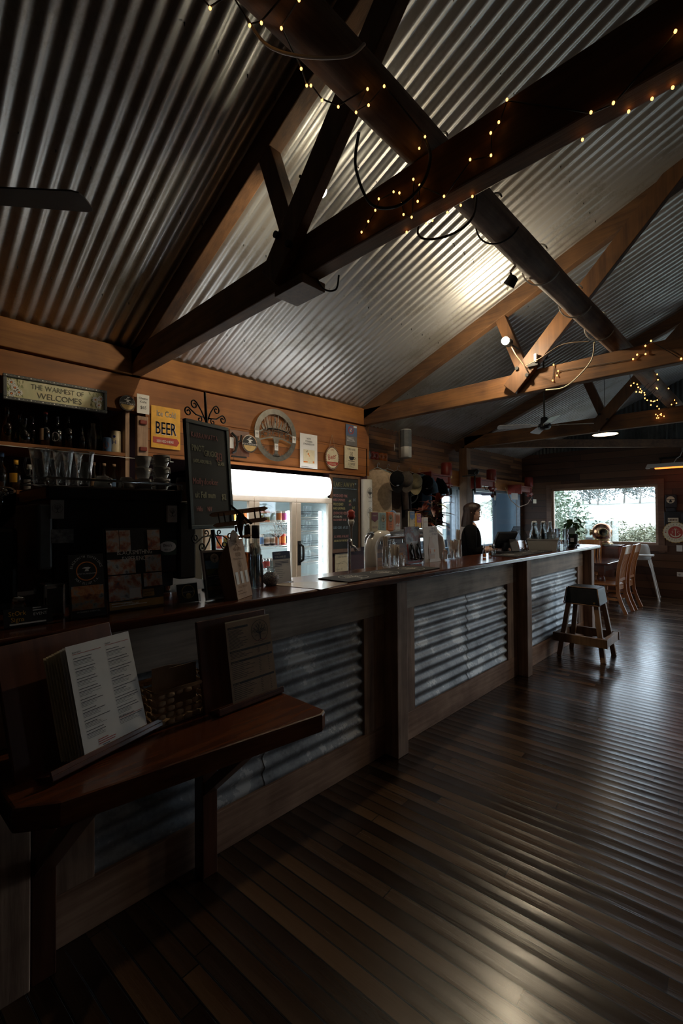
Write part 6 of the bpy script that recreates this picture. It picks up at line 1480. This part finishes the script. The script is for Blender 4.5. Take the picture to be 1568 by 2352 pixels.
m.add([(.085*cos(a),-.0275,-.005+.085*sin(a)) for a in [pi*1.1+pi*.8*i/16 for i in range(17)]]+[(.07*cos(a),-.0275,.0+.07*sin(a)) for a in [pi*1.1+pi*.8*i/16 for i in range(16,-1,-1)]],[tuple(range(34))]); m.build('anchor_print',X['cream'],t)
m=MB()
for s in (-1,1): m.disc(s*.148,-.0,.012,-.0255,5)
m.build('stars',X['redsign'],t)
t = thing('electric_meter','old black electricity meter with round white dial on the end wall','meter',(-1.50,10.38,1.72),0)
m=MB(); m.box(-.085,.085,-.07,.02,-.05,.20); m.box(-.07,.07,-.09,.02,-.12,-.05); m.build('case',X['blackmat'],t,.01)
MB().cyl((0,-.071,.10),(0,-.075,.10),.065,.065,28).build('dial',X['cream'],t)
m=MB(); m.line(-.065,.10,.065,.10,.014,-.0765); m.add([(-.03,-.0765,.05),(.03,-.0765,.05),(0,-.0765,.12)],[(0,1,2)]); m.build('dial_print',X['black'],t)
t = thing('switchboard','black fuse board with a white row of switches under the meter','switchboard',(-1.42,10.385,1.44),0)
MB().box(-.19,.19,-.03,.01,-.11,.16).build('board',X['blackgloss'],t,.004)
MB().box(-.13,.03,-.055,-.03,-.03,.045).build('switch_row',X['cream'],t,.003)
m=MB()
for k in range(6): m.box(-.12+.024*k,-.112+.024*k,-.062,-.055,-.01,.02)
m.build('switches',X['black'],t)
MB().box(.07,.16,-.06,-.03,.0,.12).build('fuse_block',X['blackmat'],t,.005)
t = thing('light_switch','white wall switch plate under the bottle cap sign','switch',(-1.39,10.395,.92),0)
MB().box(-.045,.045,-.012,0,-.058,.058).build('plate',X['white'],t,.003); MB().box(-.012,.012,-.018,-.012,-.012,.012).build('rocker',X['paper'],t)
t = thing('power_outlet','white double power point low on the end wall','power outlet',(-1.36,10.395,.44),0)
MB().box(-.075,.075,-.012,0,-.04,.04).build('plate',X['white'],t,.003)
m=MB(); m.disc(-.035,-.005,.018,-.0125,16); m.disc(.035,-.005,.018,-.0125,16); m.build('sockets',plain('socket_grey',(.35,.33,.3),.5),t)
# radiant heater
t = thing('radiant_heater','white ceiling heater with glowing orange bars above the end window','heater',(-1.30,10.02,2.40),radians(3))
m=MB(); m.add([(-.52,-.09,.0),(.62,-.09,0),(.62,.09,0),(-.52,.09,0),(-.49,-.06,.075),(.60,-.06,.075),(.60,.06,.075),(-.49,.06,.075)],[(4,5,6,7),(0,1,5,4),(1,2,6,5),(2,3,7,6),(3,0,4,7)]); m.build('housing',X['white'],t,.004)
m=MB(); m.box(-.46,.58,-.075,.075,.0,.004); m.build('reflector',X['chrome'],t)
m=MB(); 
for y in (-.035,.035): m.cyl((-.38,y,-.008),(.56,y,-.008),.011,.011,10)
m.build('glowing_element',emis('heater_glow',(1,.20,.03),3.0),t)
m=MB(); m.tube([(-.10,0,.075),(-.06,.06,.16),(-.02,.15,.2),(-.0,.30,.30),(-.0,.31,.42)],.008,6); m.ball((0,.325,.44),.03,10,8,(1,.5,1)); m.build('cable',X['white'],t)
m=MB(); m.cyl((-.3,0,.075),(-.3,.2,.20),.008,.008,8); m.cyl((.4,0,.075),(.4,.2,.20),.008,.008,8); m.box(-.34,.44,.20,.335,.18,.21); m.build('bracket',X['iron'],t)
# ---------------- lamps, fans, cables, fairy lights ----------------
def work_light(loc,lab,flip,pt,to,k,cone):
    t = thing('work_light',lab,'lamp',loc,0,'work lights on the trusses')
    MB().ball((0,0,0),.036,16,12).build('bulb',emis('work_light_bulb',(1,.86,.60),90.0),t)
    MB().lathe([(.02,0),(.035,.02),(.040,.07),(.0,.075)],(0,0,0),16,Matrix.Translation((.0,flip*.012,.0))@Matrix.Rotation(-flip*pi/2,4,'X')).build('lamp_housing',X['blackmat'],t)
    MB().tube([(0,flip*.08,.0),(.0,flip*(.30 if flip>0 else .16),.0)],.008,6).build('lamp_arm',X['blackmat'],t)
    MB().tube([(0,flip*.08,.0),(.03,flip*.16,-.10),(.07,flip*.22,-.18),(.12,flip*.24,-.28)],.005,6).build('lamp_cable',X['kraft'],t)
    if cone: spot('work_light_beam',pt,to,FLOOD_W*k,(1.0,.82,.54),cone,.9)
    else: point('work_light_glow',pt,FLOOD_W*k,(1.0,.82,.56),.035)
work_light((-1.885,4.21,3.20),'bright small work light clamped to the strut of the second truss',1,(-1.885,4.17,3.19),(-3.9,2.4,2.9),1.0,0)
work_light((-1.90,1.80,3.41),'work light hidden behind the crossing braces of the nearest truss',-1,(-1.91,1.86,3.41),(-4.0,1.7,2.2),.85,135)
def pendant(loc,lab,watts=0):
    t = thing('pendant_lamp',lab,'lamp',loc,0,'pendant lamps over the floor'); zr = 4.58-.4*abs(loc[0])-loc[2]
    MB().lathe([(0,0),(.172,0),(.172,-.004),(0,-.004)],(0,0,0),36).build('diffuser',emis('pendant_diffuser',(1,.74,.45),PENDANT_E),t)
    MB().lathe([(.18,-.006),(.182,.01),(.12,.07),(.03,.11),(.02,.14),(0,.14)],(0,0,0),36).build('shade',X['blackmat'],t)
    MB().cyl((0,0,.13),(0,0,zr-.05),.004,.004,6).build('pendant_cord',X['iron'],t)
    MB().lathe([(0,-.05),(.06,-.05),(.06,-.01),(0,.0)],(0,0,zr),16).build('ceiling_rose',X['blackmat'],t)
    if watts: spot('added_pendant_beam',(loc[0],loc[1],loc[2]-.012),(loc[0],loc[1],0),watts,(1,.80,.58),158,.30,.15)  # beam thrown only by the added off-frame pendant
pendant((-1.95,7.84,2.78),'round glowing pendant lamp hanging near the furthest truss')
pendant((.85,6.5,2.55),'added round pendant lamp out of frame to the right, lighting the bar',ADDED_PENDANT_W*1.5)  # unseen lamp, added to light the counter items and bar front
def fan(loc,rz,lab,mt,hubm,rod,L=.60,wd=.13,nb=4,tl=.22):
    t = thing('ceiling_fan',lab,'ceiling fan',loc,rz,'ceiling fans')
    MB().cyl((0,0,.05),(0,0,rod),.012,.012,10).build('down_rod',X['steel'],t)
    MB().lathe([(0,-.05),(.07,-.05),(.085,-.02),(.085,.01),(.05,.03),(.045,.09),(.035,.11),(0,.115)],(0,0,0),24).build('motor',X[hubm],t)
    MB().lathe([(0,rod-.05),(.05,rod-.05),(.06,rod),(0,rod)],(0,0,0),16).build('ceiling_cup',X[hubm],t)
    for k in range(nb):
        M_=Matrix.Rotation(2*pi*k/nb,4,'Z')@Matrix.Rotation(tl,4,'X')
        m=MB(M_); pts=[(.16,-wd*.38),(L-.03,-wd/2),(L-.008,-wd*.42),(L,-wd*.25),(L,wd*.25),(L-.008,wd*.42),(L-.03,wd/2),(.16,wd*.38)]; m.prismz(pts,-.003,.003); m.prismz([(.06,-.015),(.18,-.03),(.18,.03),(.06,.015)],-.008,-.003); m.build('blade',mt,t)
    return t
fan((-2.28,6.26,2.74),radians(33),'four blade steel ceiling fan under the second and third truss',plain('brushed_fan_blade',(.80,.80,.78),.3,.3),'blackgloss',.93)
fan((-2.30,.075,2.72),radians(50),'dark ceiling fan above the coffee machine, one blade in view',plain('dark_fan_blade',(.05,.055,.06),.4),'blackmat',.93,.64,.14,3,.12)
def bulbs(name,lab,pts,em,wirepts,r=.0042):
    t = thing(name,lab,'fairy lights',(0,0,0),0,'strings of fairy lights')
    MB().tube(wirepts,.0028,5).build('wire',X['blackmat'],t)
    for p in pts:
        q=Vector(p); MB().cyl(q+Vector((0,0,.012)),q+Vector((0,0,.03)),.004,.004,6).build('bulb_holder',X['blackmat'],t) if False else None
        MB().ball(p,r,8,6,(1,1,1.3)).build('bulb',em,t)
    return t
FE = emis('fairy_bulb',(1,.42,.10),4.5)
NEAR= [(-1.05, 1.51, 2.87), (-1.02, 1.51, 2.83), (-1.15, 1.51, 2.87), (-1.12, 1.51, 2.85), (-1.23, 1.51, 2.88), (-1.11, 1.51, 2.8), (-1.03, 1.51, 2.77), (-1.25, 1.51, 2.84), (-1.1, 1.51, 2.75), (-1.06, 1.51, 2.72), (-1.29, 1.51, 2.81), (-1.33, 1.51, 2.78), (-0.91, 1.51, 2.73), (-0.8, 1.51, 2.81), (-0.72, 1.51, 2.78), (-0.72, 1.51, 2.86), (-0.69, 1.51, 2.88), (-0.66, 1.51, 2.94), (-0.4, 1.51, 2.73), (-0.34, 1.51, 2.72), (-0.19, 1.51, 2.82)]
NEARB= [(-1.15, 1.6, 2.74), (-0.95, 1.6, 2.73), (-0.89, 1.6, 2.73), (-1.02, 1.6, 2.73), (-1.05, 1.6, 2.73), (-0.84, 1.6, 2.74), (-0.45, 1.6, 2.73), (-0.32, 1.6, 2.74), (-0.26, 1.6, 2.74), (-0.21, 1.6, 2.74)]
LOG= [(-1.11, 1.01, 2.95), (-1.13, 1.08, 2.96), (-1.1, 1.13, 2.95), (-0.99, 1.16, 2.96), (-1.02, 1.2, 2.95), (-0.95, 1.2, 2.97), (-1.07, 1.19, 2.95), (-0.96, 1.46, 2.96), (-1.0, 1.48, 2.95), (-1.15, 0.61, 2.97), (-1.07, 0.68, 2.95), (-0.97, 0.79, 2.96), (-0.96, 0.83, 2.97), (-1.15, 0.66, 2.96), (-1.1, 0.76, 2.95), (-1.07, 0.78, 2.95), (-1.04, 0.83, 2.95), (-1.09, 0.95, 2.95), (-1.12, 1.0, 2.95)]
T2= [(-1.55, 4.51, 2.96), (-1.51, 4.51, 2.89), (-1.52, 4.51, 2.85), (-1.56, 4.51, 2.81), (-0.9, 4.51, 2.85), (-0.87, 4.51, 2.88), (-0.81, 4.51, 2.87), (-0.81, 4.51, 2.94), (-0.77, 4.51, 2.97), (-0.57, 4.51, 2.77)]
SAG= [(-1.33, 5.0, 2.9), (-1.31, 5.0, 2.89), (-1.23, 5.0, 2.9), (-1.21, 5.0, 2.89), (-1.14, 5.0, 2.87), (-1.08, 5.0, 2.89), (-1.03, 5.0, 2.91)]
L2= [(-1.1, 5.40, 2.85), (-1.1, 5.52, 2.9), (-1.1, 5.63, 2.83), (-1.1, 5.68, 2.92), (-1.1, 5.73, 2.9), (-1.1, 5.79, 2.86), (-1.1, 5.83, 2.9), (-1.1, 5.87, 2.87), (-1.1, 5.89, 2.89), (-.96, 5.92, 3.05), (-.96, 5.96, 3.0), (-1.1, 6.03, 2.9), (-1.1, 6.05, 2.88), (-1.1, 6.05, 2.84), (-1.0, 6.11, 2.95), (-1.0, 6.16, 2.95), (-1.1, 6.17, 2.84), (-1.1, 6.37, 2.87), (-1.1, 6.37, 2.82), (-1.1, 6.39, 2.87), (-1.1, 6.52, 2.89), (-1.1, 6.6, 2.91), (-.97, 6.67, 3.05), (-1.1, 6.74, 2.87), (-1.1, 6.76, 2.95), (-1.1, 6.87, 2.86), (-1.0, 7.06, 2.93), (-.98, 7.15, 3.0), (-.97, 7.22, 2.97)]
L3= [(-1.15, 7.32, 2.88), (-1.15, 7.32, 2.86), (-1.16, 7.32, 2.87), (-1.19, 7.32, 2.86), (-1.21, 7.32, 2.88), (-1.2, 7.32, 2.83), (-1.18, 7.32, 2.83), (-1.12, 7.32, 2.84)]
bulbs('fairy_light_string','warm fairy lights wound over the near truss tie beam',NEAR+NEARB,FE,[(x,y+.004,z) for x,y,z in sorted(NEAR,key=lambda p:p[0])])
bulbs('fairy_light_string','warm fairy lights along the log above the coffee machine',LOG,FE,[(x,y,z+.004) for x,y,z in sorted(LOG,key=lambda p:p[1])])
bulbs('fairy_light_string','warm fairy lights along the second truss tie beam',T2,FE,[(x,y+.005,z) for x,y,z in sorted(T2,key=lambda p:p[0])],.0065)
bulbs('fairy_light_string','drooping fairy lights and cluster along the far end of the log',SAG+L2+L3,FE,[(x,y,z+.006) for x,y,z in SAG]+[(x,y,z+.006) for x,y,z in L2+L3],.0065)
def cable(name,pts,r,mt,lab): return tag(MB().tube(pts,r,7).build(name,X[mt]),lab,'cable')
def cat(P,n=8):
    out=[]; P=[Vector(p) for p in P]; Q=[P[0]]+P+[P[-1]]
    for i in range(1,len(Q)-2):
        for k in range(n):
            t_=k/n; a,b,c,d=Q[i-1],Q[i],Q[i+1],Q[i+2]
            out.append(.5*((2*b)+(c-a)*t_+(2*a-5*b+4*c-d)*t_*t_+(3*b-a-3*c+d)*t_**3))
    out.append(P[-1]); return out
cable('hanging_cable',cat([(-1.12,1.26,2.95),(-1.2,1.33,2.90),(-1.20,1.42,2.80),(-1.08,1.44,2.74),(-.98,1.46,2.78),(-.95,1.48,2.88),(-.97,1.48,2.97)]),.006,'blackmat','thick dark cable looping under the log beside the near truss')
cable('hanging_cable',cat([(-1.05,1.66,2.93),(-1.12,1.64,2.74),(-1.0,1.66,2.68),(-.88,1.68,2.72),(-.90,1.75,2.95)]),.005,'blackmat','dark cable loop hanging below the near truss tie beam')
cable('hanging_cable',cat([(-1.72,1.60,2.748),(-1.70,1.64,2.70),(-1.64,1.66,2.69),(-1.60,1.64,2.74)]),.005,'blackmat','short black cable loop under the timber packer')
cable('wrapped_cable',cat([(-1.15,.78,3.03),(-1.12,.84,2.965),(-1.05,.93,2.945),(-.97,1.04,2.97),(-.95,1.10,3.04)]),.005,'white','pale cable crossing the near part of the log')
for i,(y0,l) in enumerate(((1.85,'first'),(2.35,'second'),(2.95,'third'),(3.6,'fourth'),(4.2,'fifth'))):
    P=[(-1.06+.096*cos(a),y0+.22*(a/(2*pi)),3.05+.096*sin(a)) for a in [-pi*.1-(2*pi)*.9*k/30 for k in range(31)]]
    cable('wrapped_cable',P,.0045,'white' if i!=1 else 'blackmat','cable wrapped round the log, %s wrap beyond the near truss'%l)
cable('hanging_cable',cat([(-1.10,4.15,2.95),(-1.16,4.28,2.85),(-1.30,4.38,2.76),(-1.45,4.46,2.71),(-1.62,4.50,2.73)]),.006,'cream','long cream cable drooping across the second truss tie beam')
cable('hanging_cable',cat([(-1.12,4.1,2.95),(-1.35,4.15,3.0),(-1.55,4.2,2.95),(-1.8,4.45,2.99)]),.004,'kraft','thin brown cable swinging from the log to the second truss diagonal')
t = thing('spot_lamp','black spot lamp hanging on the log beyond the near truss','lamp',(-1.13,2.62,2.93),0)
MB().lathe([(0,0),(.035,0),(.03,.05),(.012,.06),(0,.06)],(0,0,0),16,Matrix.Translation((-.02,0,-.05))@Matrix.Rotation(.7,4,'Y')).build('lamp_head',X['blackmat'],t)
MB().tube([(0,0,0),(-.01,.0,.03),(.03,0,.06)],.008,6).build('clamp',X['chrome'],t)
t = thing('socket_box','black junction box and white plug on top of the second truss','socket',(-1.72,4.47,2.99),0)
MB().box(-.05,.05,-.03,.03,-.02,.02).build('box',X['blackmat'],t,.004); MB().box(.02,.045,-.05,-.02,.01,.09).build('plug',X['white'],t,.004)
# ---------------- outside ----------------
g = MB(); n=40; vs=[]; fs=[]
def hill(x,y): 
    d=max(0,y-14); return -0.45+ (-.9 if False else 0) + min(9.0,(max(0,d-16)*.07))*(1+.06*sin(x*.05)) - .03*min(d,16)
for j in range(n+1):
    for i in range(n+1):
        x=-140+240*i/n; y=10.6+170*(j/n)**1.6; vs.append((x,y,hill(x,y)))
for j in range(n):
    for i in range(n): q=j*(n+1)+i; fs.append((q,q+1,q+n+2,q+n+1))
g.add(vs,fs,True); struct(g.build('ground_pasture',X['pasture']))
g=MB().box(-60,-4.76,-20,10.5,-.5,-.45); struct(g.build('ground_side',X['pasture']))
def tree_out(loc,h,r,nl,ls,lm,lab,seed,grp,trunk=True,flat=1.0,cat_='tree',nm='gum_tree'):
    t = thing(nm,lab,cat_,loc,0,grp); R=random.Random(seed)
    m=MB(); blobs=[(R.uniform(-r*.6,r*.6),R.uniform(-r*.5,r*.5),h*(.62 if trunk else .5)+R.uniform(-.28,.3)*h,r*R.uniform(.35,.6)) for _ in range(9)]
    for k in range(nl):
        b=blobs[k%9]; d=Vector((R.gauss(0,1),R.gauss(0,1),R.gauss(0,1))).normalized()*b[3]*R.random()**.33
        c=Vector((b[0]+d.x,b[1]+d.y,max(.1,b[2]+d.z*flat)))
        u=Vector((R.gauss(0,1),R.gauss(0,1),R.gauss(0,.6))).normalized(); v=u.cross(Vector((R.gauss(0,1),R.gauss(0,1),R.gauss(0,1)))).normalized()
        L=ls*R.uniform(.7,1.4); W_=ls*.45
        m.add([c,c+u*L*.5+v*W_*.5,c+u*L,c+u*L*.5-v*W_*.5],[(0,1,2,3)])
    m.build('crown',X[lm],t)
    if trunk:
        m=MB(); m.tube([(0,0,-.3),(.03*h,0,h*.3),(0,0,h*.6)],[.045*h*.6,.035*h*.6,.02*h*.6],8)
        for b in blobs[:6]: m.tube([(.02*h,0,h*.28),(b[0]*.6,b[1]*.6,(h*.3+b[2])/2),(b[0],b[1],b[2])],[.02*h*.5,.014*h*.5,.006*h*.5],6)
        m.build('trunk',X['bark'],t)
    return t
tree_out((-4.95,13.7,-.9),3.6,1.75,15000,.105,'treeleaf','leafy green tree close outside the left of the end window',1,'trees outside')
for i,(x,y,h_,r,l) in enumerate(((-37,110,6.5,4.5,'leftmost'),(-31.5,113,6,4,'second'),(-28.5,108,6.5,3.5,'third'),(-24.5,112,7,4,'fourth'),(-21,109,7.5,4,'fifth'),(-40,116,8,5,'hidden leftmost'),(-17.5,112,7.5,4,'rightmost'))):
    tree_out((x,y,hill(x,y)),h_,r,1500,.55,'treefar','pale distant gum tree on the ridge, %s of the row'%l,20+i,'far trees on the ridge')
for i,(x,y,r,l) in enumerate(((-4.3,16.2,1.1,'left'),(-3.3,15.9,1.1,'middle'),(-2.4,16.4,1.1,'right'),(-5.4,18.0,1.4,'rear'))):
    tree_out((x,y,-.75),2.45,r,6000,.10,'bushleaf','yellow grey bush below the end window, %s one'%l,40+i,'bushes below the end window',False,.7,'bush','garden_bush')
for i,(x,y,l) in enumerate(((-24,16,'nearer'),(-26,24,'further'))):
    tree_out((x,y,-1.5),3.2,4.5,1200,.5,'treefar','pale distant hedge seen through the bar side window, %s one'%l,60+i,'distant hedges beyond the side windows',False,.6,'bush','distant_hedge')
